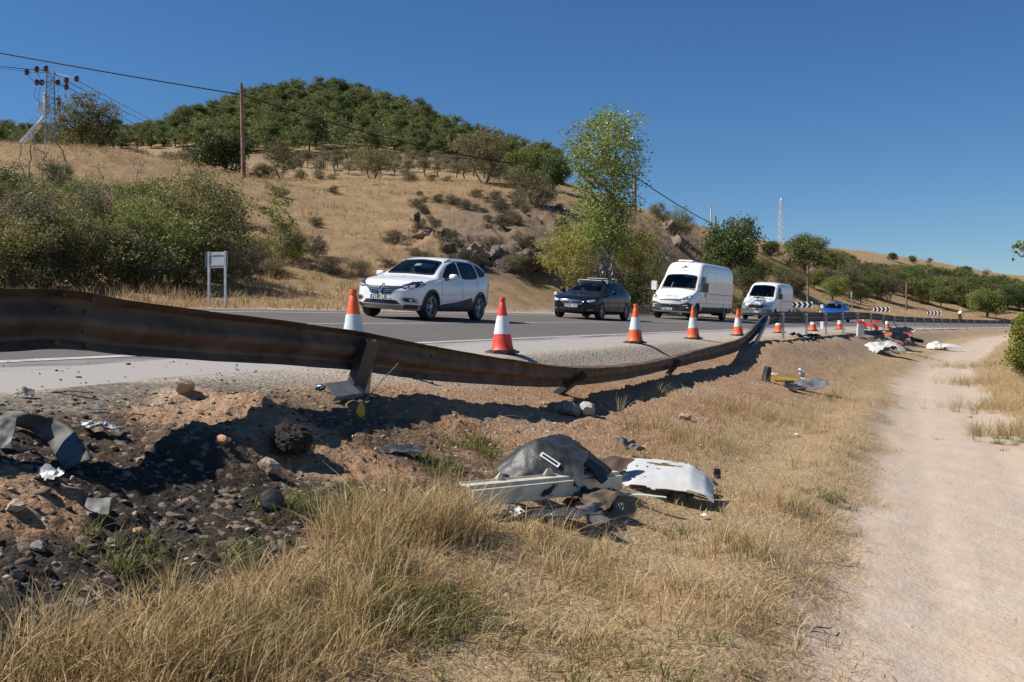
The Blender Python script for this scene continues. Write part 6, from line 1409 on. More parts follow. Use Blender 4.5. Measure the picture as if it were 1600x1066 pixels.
# orchard rows below the pine hill
rg = np.random.default_rng(5)
for row, (dd_, x0, x1, n) in enumerate(((128, 440, 790, 15), (145, 450, 800, 16), (165, 460, 790, 15), (185, 470, 760, 13))):
    for k in range(n):
        px = x0 + (x1 - x0) * (k + 0.5) / n + rg.uniform(-6, 6); X_ = (px - 800) / F * dd_; b = Vector((X_, dd_ + rg.uniform(-2, 2), 0)); b.z = tz(b.x, b.y)
        r = empty('orchard_tree', b, rg.uniform(0, 6.28)); s_ = rg.uniform(0.75, 1.15); r.scale = (s_, s_, s_); tm, cm = K['almond', k % 2]; link('trunk', tm, r); link('crown', cm, r)
        tag(r, 'small grey-green orchard tree in rows below the pine hill', 'tree', 'orchard rows')
# pine wood on the hill
pts = []; fill = []; tries = 0
def wood_pt():
    px = rg.uniform(-60, 870); d0 = np.interp(px, [-60, 250, 330, 720, 870], [215, 225, 214, 214, 205]); d1 = np.interp(px, [-60, 250, 400, 700, 800, 870], [280, 300, 345, 325, 285, 260]); dd_ = rg.uniform(d0, d1); return (px - 800) / F * dd_, dd_
while len(pts) < 295 and tries < 30000:
    tries += 1; X_, dd_ = wood_pt()
    if all((X_ - a) ** 2 + (dd_ - b) ** 2 > 4.9 ** 2 for a, b in pts): pts.append((X_, dd_))
for k, (X_, dd_) in enumerate(pts):
    tm, cm = K['pine', k % 4]; r = empty('pine_tree', (X_, dd_, tz(X_, dd_)), rg.uniform(0, 6.28)); s_ = rg.uniform(0.68, 1.1) * (0.72 if X_ / dd_ < -0.34 else 1.0); r.scale = (s_ * rg.uniform(1.2, 1.6), s_ * rg.uniform(1.2, 1.6), s_ * rg.uniform(0.85, 1.1)); link('trunk', tm, r)
    key = (cm.name, 'dark'); _rm.setdefault(key, remat(cm, LF['dark'])); link('crown', _rm[key] if rg.uniform() < 0.15 else cm, r)
    tag(r, 'dark green pine in the dense wood covering the hill', 'tree', 'pine wood on the hill')
tries = 0
while len(fill) < 420 and tries < 14000:
    tries += 1; X_, dd_ = wood_pt()
    if all((X_ - a) ** 2 + (dd_ - b) ** 2 > 3.4 ** 2 for a, b in pts + fill): fill.append((X_, dd_))
VV = []
for k, (X_, dd_) in enumerate(fill):
    cm = K['pine', k % 4][1]; n = len(cm.vertices); co = np.empty(n * 3, np.float32); cm.vertices.foreach_get('co', co); co = co.reshape(-1, 4, 3); co = co[rg.choice(len(co), 560, replace=False)]; c_ = co.mean(1, keepdims=True); co = c_ + (co - c_) * 1.7
    s_ = rg.uniform(0.6, 0.95) * (0.72 if X_ / dd_ < -0.34 else 1.0); a = rg.uniform(0, 6.28); R_ = np.array([[math.cos(a), -math.sin(a), 0], [math.sin(a), math.cos(a), 0], [0, 0, 1]]); VV.append((co.reshape(-1, 3) * np.array([s_ * 1.4, s_ * 1.4, s_])) @ R_.T + np.array([X_, dd_, tz(X_, dd_)]))
VV = np.concatenate(VV); stuff(link('pine_wood', np_mesh('pine_wood', VV, np.arange(len(VV)).reshape(-1, 4), LF['pine'])), 'younger pines filling the gaps of the hill wood', 'wood')
# low scrub dotted over the slope
for k in range(72):
    if k < 58: px, py = rg.uniform(650, 890), rg.uniform(305, 425)
    else: px, py = rg.uniform(400, 700), rg.uniform(300, 440)
    g = G(px, py)
    if uv_of(g.x, g.y)[1] < 18: continue
    tm, cm = K['shrub', k % 4]; r = empty('low_scrub', g, rg.uniform(0, 6.28)); s_ = rg.uniform(0.12, 0.34); r.scale = (s_ * 1.4, s_ * 1.4, s_); link('trunk', tm, r); c_ = ('brown', 'dusty', 'brown', 'dusty')[k % 4]; key = (cm.name, c_); _rm.setdefault(key, remat(cm, LF[c_])); link('crown', _rm[key], r); tag(r, 'low cushion of scrub on the dry rocky slope', 'shrub', 'low scrub on the slope')
# leafy bush and branch beside the second track
p_ = G(1600, 596); bush = plant('round', 1, 1606, 592, 470, 'yellow', 'glossy yellow-green leafy bush beside the sandy track', None, 'bush', 0.75)
tm, cm = make_tree(222, [(0, 0, 1.0, 0.55, 0.6, 0.95), (-0.1, 0.1, 0.6, 0.5, 0.5, 0.5), (0.15, 0, 1.5, 0.45, 0.5, 0.5), (0.1, 0, 0.35, 0.35, 0.4, 0.3)], 150, 24, 0.085, 0.8, 0.10, 0.9, 0.005, leaf_mat('bush_leaf', [(0.16, 0.20, 0.03), (0.28, 0.30, 0.05), (0.40, 0.38, 0.08), (0.11, 0.15, 0.025)], 0.45, 0.35, 0.5), BARK, 0.1, 3)
for o in list(bush.children): o.data = tm if 'trunk' in o.name else cm
hh = (592 - 482) / F * p_.y; bush.scale = (hh / 2.05 * 1.0,) * 2 + (hh / 2.05,)
br = empty('overhanging_branch', PX(1622, 392, 12.5)); tag(br, 'leafy branch tip reaching in against the sky beside the sandy track', 'branch')
rgb = np.random.default_rng(9); T_ = np.array([(-0.06, 0, 0.10), (-0.14, 0.1, 0.02), (-0.20, 0, -0.03), (-0.12, -0.1, -0.06), (-0.03, 0.05, -0.02), (0.05, 0, 0.05), (-0.16, 0.05, 0.07), (-0.22, 0.02, 0.02)]); mb = MB()
for t in T_: mb.tube((0.35, 0, -0.02), t, 0.006, 0.003, 5)
mb.build('twig', BARK, br); P = np.repeat(T_, 14, 0) + rgb.normal(size=(len(T_) * 14, 3)) * 0.05; LV, LFc = leaves_np(P, 0.06, 0.8, rgb); link('leaves', np_mesh('leaves', LV, LFc, LF['poplar']), br)
# ------------------------------------------------------------------ stones
def rock_mesh(name, seed, mat, sub=2, rough=0.35, flat=0.7):
    bm = bmesh.new(); bmesh.ops.create_icosphere(bm, subdivisions=sub, radius=1.0); rg = np.random.default_rng(seed); cuts = [(Vector(rg.normal(size=3)).normalized(), rg.uniform(0.5, 0.85)) for _ in range(9)]
    for v_ in bm.verts:
        p = v_.co.copy()
        for n, dd_ in cuts:
            q = p.dot(n)
            if q > dd_: p -= n * (q - dd_)
        k = 1 + rough * 0.25 * math.sin(7 * p.x + seed) * math.sin(6 * p.y + 2 * seed) + rough * 0.12 * math.sin(17 * p.z + 13 * p.x)
        v_.co = Vector((p.x, p.y, p.z * flat)) * k
    me = bpy.data.meshes.new(name); bm.to_mesh(me); bm.free(); me.materials.append(mat); return me
STONE = M('pale_limestone', (0.42, 0.32, 0.235), 0.9, 0, 0.25, 3, (0.26, 0.18, 0.12), 0.6, 0.4); STONE_O = M('orange_stone', (0.46, 0.26, 0.14), 0.85, 0, 0.15, 3); STONE_G = M('grey_stone', (0.24, 0.225, 0.20), 0.9, 0, 0.25, 3, (0.12, 0.10, 0.08), 0.5, 0.4); SOOT = M('sooted_stone', (0.042, 0.036, 0.032), 0.9, 0, 0.5, 4, (0.14, 0.11, 0.085), 0.6, 0.3); ROCK = M('outcrop_rock', (0.15, 0.12, 0.095), 0.95, 0, 0.4, 1.2, (0.06, 0.05, 0.042), 0.9, 0.5)
CONC = M('concrete', (0.40, 0.37, 0.33), 0.9, 0, 0.2, 5, (0.2, 0.16, 0.12), 0.5, 0.3)
def rock(px, py, wpx, mat, label, seed, name='stone', flat=0.7, sub=2, sink=0.25, group=None, rz=None, stretch=(1, 1)):
    g = G(px, py); r_ = wpx / F * g.y / 2; o = link(name, rock_mesh(name, seed, mat, sub, 0.35, flat)); o.location = g + Vector((0, 0, r_ * flat * (1 - 2 * sink))); o.scale = (r_ * stretch[0], r_ * stretch[1], r_); o.rotation_euler = (0.2 * math.sin(seed), 0.2 * math.cos(seed), seed if rz is None else rz); tag(o, label, 'stone', group); return o
GR = 'stones on the churned bank'
for k, (px, py, w, m_, lab) in enumerate([(215, 835, 22, STONE_O, 'smooth orange stone lying in burnt soil above the grass'), (888, 648, 42, STONE_G, 'dark broken concrete lump at the foot of the torn post'), (918, 650, 38, CONC, 'pale broken concrete lump beside the torn post foot'), (1070, 655, 22, STONE, 'white angular stone at the grass edge below the barrier'), (540, 622, 34, STONE, 'flat tan clod under the torn post plate'),
                                          (285, 612, 40, STONE, 'rounded tan boulder crowning the earth heap'), (350, 695, 26, STONE_O, 'rounded orange stone in the collapsed heap'), (420, 735, 36, STONE, 'brown flat stone beside the charred root ball'), (602, 775, 14, STONE, 'small white stone in the tall grass edge'), (100, 765, 14, STONE, 'pale pebble in the sooty rubble'), (245, 805, 11, STONE, 'round pale pebble beside the grey plate'), (175, 850, 20, STONE_G, 'flat dark stone by the weeds'), (1515, 652, 9, STONE, 'white stone lying on the sandy footpath'), (30, 905, 30, SOOT, 'sooty clod in the corner rubble'), (60, 860, 26, STONE_G, 'grey clod on the corner rubble'), (25, 800, 34, STONE, 'tan clod on the corner rubble')]):
    rock(px, py, w, m_, lab, 3 + k * 1.7 if False else 3 + k, group=GR, flat=0.75)
ROCK_P = M('pale_outcrop_rock', (0.26, 0.195, 0.14), 0.95, 0, 0.3, 1.2, (0.15, 0.115, 0.09), 0.8, 0.5)
def crag(o, seed):
    for v_ in o.data.vertices:
        p = v_.co; q = abs(math.sin(3.1 * p.x + 2 * p.z + seed)) * abs(math.sin(4.3 * p.y - 2.2 * p.z + 2 * seed)); r_ = abs(math.sin(7.7 * p.x + 5 * p.y + 6 * p.z + seed)); v_.co = p * (0.72 + 0.42 * q + 0.14 * r_)
    o.data.update()
GO = 'rock outcrop in the cutting'
for k, (px, py, w, st, lab) in enumerate([(702, 392, 26, (0.8, 1.0), 'dark upright block heading the rock outcrop'), (722, 402, 30, (0.7, 1.1), 'tall dark fin of rock in the outcrop'), (744, 398, 34, (1.2, 1.0), 'pale sloping slab in the outcrop'), (772, 410, 40, (1, 1), 'dark fractured boulder in the middle of the outcrop'), (795, 420, 44, (1.1, 1), 'low dark boulder under the slope'), (818, 416, 44, (1.1, 1), 'rounded grey boulder over a hollow'), (842, 420, 40, (1, 1), 'dark boulder at the end of the outcrop by the yellowing poplar'),
                                     (668, 370, 26, (1.6, 1), 'pale flat ledge beside the nest box stake'), (805, 322, 18, (1, 1), 'pale rock at the top of the cutting'), (1046, 362, 30, (1, 1), 'reddish rock face below the skyline'), (1058, 385, 26, (0.9, 1), 'tan rock in the cutting above the big van')]):
    o = rock(px, py, w, ROCK if k not in (2, 7, 8, 9, 10) else ROCK_P, lab, 40 + k, 'rock', 1.0, 4, 0.48, GO, stretch=(st[0] * 1.15, st[1] * 1.1)); crag(o, 40 + k)

def scatter_stones(name, mat, P, size, seed, label):
    rg = np.random.default_rng(seed); bm = bmesh.new(); bmesh.ops.create_icosphere(bm, subdivisions=1, radius=1.0); B = np.array([v_.co for v_ in bm.verts]); Fb = np.array([[q.index for q in f.verts] for f in bm.faces]); bm.free()
    n = len(P); nb = len(B); V = np.repeat(B[None], n, 0) * (1 + np.clip(rg.normal(size=(n, nb, 1)), -1.6, 1.6) * 0.30)
    sc = size[:, None] * rg.uniform(0.5, 1.3, (n, 3)); sc[:, 2] *= 0.65; V = V * sc[:, None, :]; P = P - np.stack([0 * size, 0 * size, size * 0.12], 1); a = rg.uniform(0, 6.28, n); c, s_ = np.cos(a), np.sin(a)
    V = np.stack([V[:, :, 0] * c[:, None] - V[:, :, 1] * s_[:, None], V[:, :, 0] * s_[:, None] + V[:, :, 1] * c[:, None], V[:, :, 2]], 2) + P[:, None, :]
    Fx = (Fb[None] + (np.arange(n) * nb)[:, None, None]).reshape(-1, 3)
    o = link(name, np_mesh(name, V.reshape(-1, 3), Fx, mat)); stuff(o, label, 'stones'); return o
def zone_pts(n, seed, d0, d1, fn, r0=-0.56, r1=0.56, power=1.0):
    """random points on the land in view, kept with probability fn(u,v,x,y)"""
    rg = np.random.default_rng(seed); ray = rg.uniform(r0, r1, n); d = d0 + (d1 - d0) * rg.uniform(0, 1, n) ** power; x = ray * d; u_, v_ = uv_of(x, d)
    k = rg.uniform(0, 1, n) < fn(u_, v_, x, d); x, d = x[k], d[k]; return np.stack([x, d, terrain_z(x, d)], 1), u_[k], v_[k]
bankf = lambda u_, v_, x, y: ss(2.9, 3.5, v_) * ss(5.9, 5.2, v_) * (0.55 + 0.45 * ss(12, 5, u_))
P, u_, v_ = zone_pts(42000, 1, 2.8, 26, bankf, power=1.3); rg = np.random.default_rng(3); sz = 0.004 + 0.020 * rg.uniform(0, 1, len(P)) ** 4.5
dark = rg.uniform(0, 1, len(P)) < 0.80 * ss(8, 5, u_) + 0.04
scatter_stones('bank_gravel', STONE, P[~dark], sz[~dark], 4, 'loose pale gravel strewn over the churned bank'); scatter_stones('sooty_rubble', SOOT, P[dark], sz[dark] * 1.05, 5, 'sooty clods and rubble on the burnt bank')
P, u_, v_ = zone_pts(1500, 11, 2.8, 9, lambda u_, v_, x, y: ss(3.0, 3.5, v_) * ss(5.0, 4.4, v_) * ss(8, 4, u_)); scatter_stones('earth_clods', M('brown_clods', (0.20, 0.135, 0.09), 0.95, 0, 0.5, 1.5, (0.07, 0.055, 0.045), 0.8), P, 0.010 + 0.030 * np.random.default_rng(1).uniform(0, 1, len(P)) ** 4, 6, 'larger earth clods on the burnt bank')
P, u_, v_ = zone_pts(6000, 12, 3.2, 30, lambda u_, v_, x, y: 0.30 * np.exp(-((v_ - path_v(u_)) / 1.2) ** 4) + 0.22 * ss(2.5, 1.2, v_)); scatter_stones('path_pebbles', STONE, P, 0.004 + 0.010 * np.random.default_rng(2).uniform(0, 1, len(P)) ** 3, 7, 'scattered pebbles on the sandy footpath')
P, u_, v_ = zone_pts(5000, 13, 6, 18, lambda u_, v_, x, y: ss(5.6, 6.0, v_) * ss(7.6, 6.6, v_) * 0.25 * ss(16, 5, u_)); P[:, 2] = road_z(u_, np.maximum(v_, 5.95)) + 0.006; scatter_stones('burnt_crumbs', SOOT, P, 0.006 + 0.018 * np.random.default_rng(8).uniform(0, 1, len(P)) ** 3, 8, 'black burnt crumbs scattered on the dusty shoulder')

# ------------------------------------------------------------------ dry grass
def blades(name, mat, P, n_per, hgt, wid, spread, lean, seed, label, seg=2):
    """tufts at P; every blade a curved ribbon"""
    rg = np.random.default_rng(seed); m_ = len(P); B = np.repeat(P, n_per, 0); n = len(B); H = np.repeat(hgt, n_per) * rg.uniform(0.45, 1.15, n); sp = np.repeat(spread, n_per) if np.ndim(spread) else spread
    a = rg.uniform(0, 6.28, n); r = np.abs(rg.normal(size=n)) * sp; B = B + np.stack([np.cos(a) * r, np.sin(a) * r, np.zeros(n) - 0.02], 1)
    wind = rg.normal(size=(m_, 2)) * 0.45; wind = np.repeat(wind, n_per, 0); dirx = np.cos(a) * 0.8 + wind[:, 0] + rg.normal(size=n) * 0.5 + 0.03; diry = np.sin(a) * 0.8 + wind[:, 1] + rg.normal(size=n) * 0.4; L_ = lean * rg.uniform(0.3, 1.5, n)
    W = wid * rg.uniform(0.6, 1.4, n); t = rg.uniform(0, 6.28, n); wx, wy = np.cos(t) * W / 2, np.sin(t) * W / 2
    rows = []
    for k in range(seg):
        f = k / seg; c = B + np.stack([dirx * L_ * H * f ** 1.8, diry * L_ * H * f ** 1.8, H * (f - 0.28 * np.minimum(L_, 1.3) * f * f)], 1); w_ = 1 - 0.45 * f; o = np.stack([wx * w_, wy * w_, 0 * wx], 1); rows += [c - o, c + o]
    tip = B + np.stack([dirx * L_ * H, diry * L_ * H, H * (1 - 0.28 * np.minimum(L_, 1.3))], 1); rows.append(tip)
    V = np.stack(rows, 1); nb = V.shape[1]; base = (np.arange(n) * nb)[:, None]; tri = []
    for k in range(seg - 1): q = 2 * k; tri += [[q, q + 1, q + 3], [q, q + 3, q + 2]]
    q = 2 * (seg - 1); tri.append([q, q + 1, q + 2]); Fx = (base[:, None, :] + np.array(tri)[None]).reshape(-1, 3)
    o = link(name, np_mesh(name, V.reshape(-1, 3), Fx, mat)); stuff(o, label, 'grass'); return o
STRAW = leaf_mat('straw', [(0.50, 0.34, 0.16), (0.64, 0.47, 0.235), (0.76, 0.60, 0.35), (0.46, 0.31, 0.15)], 0.4, 0.6, 0.3)
STRAW_H = leaf_mat('slope_straw', [(0.36, 0.225, 0.10), (0.50, 0.335, 0.165), (0.60, 0.43, 0.225), (0.29, 0.18, 0.09)], 0.25, 0.7, 0.2)
OLIVE_G = leaf_mat('half_dry_grass', [(0.34, 0.27, 0.11), (0.25, 0.23, 0.08), (0.45, 0.35, 0.16), (0.20, 0.20, 0.065)], 0.3, 0.6, 0.3); GREEN_G = leaf_mat('green_weed', [(0.12, 0.13, 0.03), (0.17, 0.175, 0.045), (0.25, 0.22, 0.08), (0.10, 0.11, 0.03)], 0.35); RUST_G = leaf_mat('rusty_weed', [(0.27, 0.145, 0.065), (0.36, 0.20, 0.09), (0.22, 0.12, 0.06), (0.42, 0.28, 0.14)], 0.2)
def gz(u_, v_, x, y):
    pv_ = path_v(u_); n_ = fbm(x * 1.1, y * 1.1, 3, 91); left = ss(0.75, 1.5, v_ - pv_ + 0.5 * n_) * ss(3.75, 3.2, v_ + 0.35 * n_ + 0.3 * ss(9, 4, u_)); strip_ = ss(-1.75, -1.35, v_ - 0.6 * pv_ + 0.3 * n_ + 0.3) * ss(-0.75, -1.05, v_ - pv_ + 0.3 * n_) * ss(10.5, 13, y); right = ss(-5.6, -6.4, v_)
    return np.clip(np.maximum(np.maximum(left, strip_), right) * (0.75 + 0.7 * (n_ + 0.35)), 0, 1)
WRECKS = ((843, 762, 78, 34), (1035, 765, 70, 28), (860, 795, 125, 22), (1245, 605, 50, 14), (1385, 540, 60, 22), (1475, 545, 40, 14))
def clear(P, grow=1.0):
    sx_ = 800 + P[:, 0] / P[:, 1] * F; sy_ = 500 - (P[:, 2] - CAMZ) / P[:, 1] * F; k = np.ones(len(P), bool)
    for ex, ey, ea, eb in WRECKS: k &= ((sx_ - ex) / (ea * grow)) ** 2 + ((sy_ - ey) / (eb * grow)) ** 2 > 1        # flattened under the wreckage
    return k, sx_, sy_
P, u_, v_ = zone_pts(30000, 21, 2.6, 42, gz, power=1.25); k_, sxp, syp = clear(P); P, u_, v_, sxp, syp = P[k_], u_[k_], v_[k_], sxp[k_], syp[k_]
rg = np.random.default_rng(33); pick = rg.uniform(0, 1, len(P)); hg = 0.04 + 0.12 * np.clip(fbm(P[:, 0] * 0.9, P[:, 1] * 0.9, 3, 92) + 0.3, 0, 1) * rg.uniform(0.5, 1.3, len(P)) + 0.03 * ss(2.0, 2.8, v_)
mixn = fbm(P[:, 0] * 0.8, P[:, 1] * 0.8, 3, 93); rust = (0.9 * ss(7, 11, u_) * ss(26, 18, u_) * ss(2.3, 2.9, v_) + 0.07) > pick; oliv = (~rust) & (0.08 + 0.25 * mixn > rg.uniform(0, 1, len(P))); dry = ~(rust | oliv)
blades('dry_grass', STRAW, P[dry], 9, hg[dry], 0.0042, 0.05, 0.8, 22, 'dry straw-coloured grass between the footpath and the bank', 3); blades('half_dry_grass', OLIVE_G, P[oliv], 9, hg[oliv] * 1.05, 0.0045, 0.05, 0.7, 23, 'half-green grass mixed into the straw beside the footpath', 2); blades('rusty_weeds', RUST_G, P[rust], 9, hg[rust] * 1.1, 0.005, 0.05, 0.7, 24, 'rust-brown dead weeds at the foot of the bank', 2)
# taller clumps
tp = []; th_ = []
for px, py, n, s_, h_ in ((560, 835, 26, 0.12, 0.20), (630, 830, 36, 0.12, 0.24), (690, 825, 36, 0.11, 0.26), (728, 840, 24, 0.08, 0.24), (600, 890, 30, 0.12, 0.20), (480, 930, 26, 0.11, 0.17), (420, 985, 30, 0.11, 0.17), (330, 975, 24, 0.10, 0.16), (250, 1000, 26, 0.10, 0.17), (390, 1055, 30, 0.11, 0.17), (210, 1055, 24, 0.09, 0.16), (100, 1045, 24, 0.09, 0.16), (560, 960, 24, 0.10, 0.17), (30, 1060, 18, 0.08, 0.16), (300, 1045, 22, 0.10, 0.16), (520, 1040, 18, 0.10, 0.14), (1230, 790, 30, 0.18, 0.17), (1150, 860, 30, 0.2, 0.16), (1120, 960, 26, 0.18, 0.15), (980, 930, 24, 0.2, 0.15), (1080, 690, 60, 0.35, 0.22), (1180, 650, 70, 0.5, 0.22), (1280, 620, 60, 0.6, 0.22), (900, 870, 26, 0.2, 0.16), (1520, 600, 70, 0.5, 0.28), (1550, 640, 70, 0.4, 0.28), (1575, 680, 60, 0.3, 0.24), (1510, 575, 60, 0.7, 0.28)):
    g = G(px, py); q = rg.normal(size=(n, 2)) * s_; X_ = g.x + q[:, 0]; Y_ = g.y + q[:, 1]; tp.append(np.stack([X_, Y_, terrain_z(X_, Y_)], 1)); th_.append(np.full(n, h_ * 1.25) * rg.uniform(0.6, 1.2, n))
tp = np.concatenate(tp); th_ = np.concatenate(th_); k_, _, _ = clear(tp, 1.1); tp, th_ = tp[k_], th_[k_]; half = rg.uniform(0, 1, len(tp)) < 0.25
blades('tall_dry_grass', STRAW, tp[~half], 17, th_[~half], 0.0045, 0.05, 0.55, 34, 'taller clumps of dry grass at the foot of the bank', 3); blades('tall_half_dry_grass', OLIVE_G, tp[half], 15, th_[half], 0.0045, 0.05, 0.55, 35, 'taller half-green grass clumps at the foot of the bank', 3)
P, u_, v_ = zone_pts(16000, 47, 10, 60, lambda a, b, x, y: ss(-1.75, -1.3, b - 0.6 * path_v(a) + 0.3) * ss(-0.75, -1.0, b - path_v(a)) * ss(10.5, 12.5, y), r0=0.2, r1=0.56); blades('strip_grass', STRAW, P, 9, 0.10 + 0.16 * np.random.default_rng(9).uniform(0, 1, len(P)), 0.005, 0.06, 0.7, 48, 'strip of dry grass between the footpath and the second track', 2)
# thatch of flattened straw
P, u_, v_ = zone_pts(46000, 25, 2.6, 26, lambda a, b, x, y: np.clip(gz(a, b, x, y) * 0.95 + 0.05 * ss(3.2, 2, b), 0, 1), power=1.2); blades('straw_litter', STRAW, P, 2, np.full(len(P), 0.05), 0.0045, 0.08, 2.4, 26, 'flattened broken straw lying on the soil', 2)
P, u_, v_ = zone_pts(9000, 45, 2.8, 22, lambda a, b, x, y: 0.05 + 0.25 * np.exp(-((b - path_v(a) - 1.0) / 0.35) ** 2) * 1.0 * (b < 3)); P = P[uv_of(P[:, 0], P[:, 1])[1] < 2.6]; blades('path_litter', RUST_G, P, 1, np.full(len(P), 0.022), 0.004, 0.08, 2.2, 46, 'dark bits of dry stalk scattered on the footpath', 2)
# greener patches, where they show in the photo
gp = []
for px, py, n, s_ in ((640, 960, 60, 0.17), (690, 950, 40, 0.15), (600, 985, 30, 0.12), (230, 885, 22, 0.12), (330, 860, 12, 0.1), (160, 880, 8, 0.1), (740, 700, 40, 0.12), (560, 790, 40, 0.15), (470, 790, 30, 0.14), (1290, 778, 26, 0.12), (1580, 690, 60, 0.3), (1100, 840, 20, 0.2), (1430, 555, 60, 0.6), (1060, 1010, 20, 0.2), (900, 1040, 20, 0.2), (690, 735, 30, 0.12)):
    g = G(px, py); rg = np.random.default_rng(px); q = rg.normal(size=(n, 2)) * s_; X_ = g.x + q[:, 0]; Y_ = g.y + q[:, 1]; gp.append(np.stack([X_, Y_, terrain_z(X_, Y_)], 1))
gp = np.concatenate(gp); blades('green_weeds', GREEN_G, gp, 16, 0.05 + 0.09 * np.random.default_rng(4).uniform(0, 1, len(gp)), 0.006, 0.04, 0.8, 27, 'patches of low green weeds in the dry grass', 2)
# tufts on the bank and shoulder
P, u_, v_ = zone_pts(2600, 28, 8, 60, lambda a, b, x, y: 0.30 * ss(3.0, 3.4, b) * ss(4.4, 3.9, b) * ss(12, 22, a)); blades('bank_tufts', OLIVE_G, P, 9, np.full(len(P), 0.13), 0.006, 0.05, 0.8, 29, 'sparse weed tufts on the eroded bank', 2)
# slope across the road
def hz(u_, v_, x, y):
    n_ = fbm(x * 0.35, y * 0.35, 4, 95); s_ = 800 + x / y * F; z_ = terrain_z(x, y); yy = 500 - (z_ - CAMZ) / y * F; rocky = ss(680, 760, s_ + 30 * n_) * ss(1010, 940, s_) * ss(312, 335, yy)
    return np.clip(ss(16.1, 16.8, v_) * (0.65 + 0.9 * n_) * (1 - 0.78 * rocky), 0.0, 1) * ss(118, 95, y) 
P, u_, v_ = zone_pts(52000, 31, 17, 112, hz, r0=-0.6, r1=0.56); rg = np.random.default_rng(36); hn = fbm(P[:, 0] * 0.3, P[:, 1] * 0.3, 3, 96); hh_ = (0.20 + 0.22 * np.clip(hn + 0.5, 0, 1)) * np.where(v_ < 18.5, 0.6, 1.0); gm = rg.uniform(0, 1, len(P)) < 0.10 + 0.12 * fbm(P[:, 0] * 0.15, P[:, 1] * 0.15, 2, 97)
blades('slope_grass', STRAW_H, P[~gm], 5, hh_[~gm] * 1.25, 0.016, 0.12, 0.5, 37, 'tall dry grass covering the slope across the road', 2); blades('slope_weeds', leaf_mat('slope_weed', [(0.17, 0.13, 0.065), (0.13, 0.125, 0.05), (0.22, 0.16, 0.09), (0.10, 0.10, 0.04)], 0.2), P[gm], 7, hh_[gm] * 1.0, 0.02, 0.16, 0.6, 38, 'grey-brown scrub scattered through the slope grass', 2)
P, u_, v_ = zone_pts(16000, 41, 85, 260, lambda a, b, x, y: ss(16.5, 18, b) * 0.6 * ss(0.10, 0.2, x / y), r0=0.1, r1=0.56); blades('far_field_grass', STRAW_H, P, 4, np.full(len(P), 0.35), 0.05, 0.5, 0.6, 42, 'dry grass on the far field round the bend', 1)
# ------------------------------------------------------------------ wreckage and litter
PLAST = M('scuffed_black_plastic', (0.030, 0.032, 0.035), 0.5, 0, 0.35, 7, (0.15, 0.15, 0.15), 0.5, 0.15); SHEET_W = M('white_bodywork', (0.56, 0.56, 0.54), 0.45, 0, 0.06, 5, (0.30, 0.25, 0.19), 0.45); CREAM = M('cream_painted_metal', (0.58, 0.53, 0.40), 0.6, 0, 0.1, 6, (0.30, 0.23, 0.15), 0.6); RUSTY = M('burnt_rusty_sheet', (0.11, 0.075, 0.05), 0.75, 0.2, 0.4, 6, (0.24, 0.18, 0.13), 0.6, 0.2); GREYM = M('bare_grey_metal', (0.17, 0.165, 0.155), 0.6, 0.3, 0.3, 8, (0.12, 0.09, 0.07), 0.6); YELLOW = M('yellow_plastic', (0.72, 0.50, 0.03), 0.5, 0, 0.05, 6); REDP = M('red_plastic', (0.55, 0.035, 0.025), 0.45, 0, 0.15, 6, (0.2, 0.05, 0.04), 0.4); TARP = M('white_tarpaulin', (0.50, 0.50, 0.48), 0.7, 0, 0.08, 3, (0.35, 0.31, 0.26), 0.4); BROWNP = M('charred_brown', (0.07, 0.045, 0.03), 0.85, 0, 0.4, 5); FILM = M('silver_film', (0.36, 0.36, 0.36), 0.4, 0.2, 0.2, 8); ORANGE_P = M('rust_orange_panel', (0.36, 0.11, 0.05), 0.6, 0, 0.3, 4)
def thicken(bm, th):
    bm.normal_update(); old = bm.faces[:]; mp = {v_: bm.verts.new(v_.co - v_.normal * th) for v_ in bm.verts[:]}
    edges = [e for e in bm.edges if len(e.link_faces) == 1]
    for f in old: bm.faces.new([mp[v_] for v_ in reversed(f.verts)]).smooth = True
    for e in edges:
        a, b = e.verts; lp = e.link_loops[0]
        if lp.vert != a: a, b = b, a
        bm.faces.new((b, a, mp[a], mp[b]))
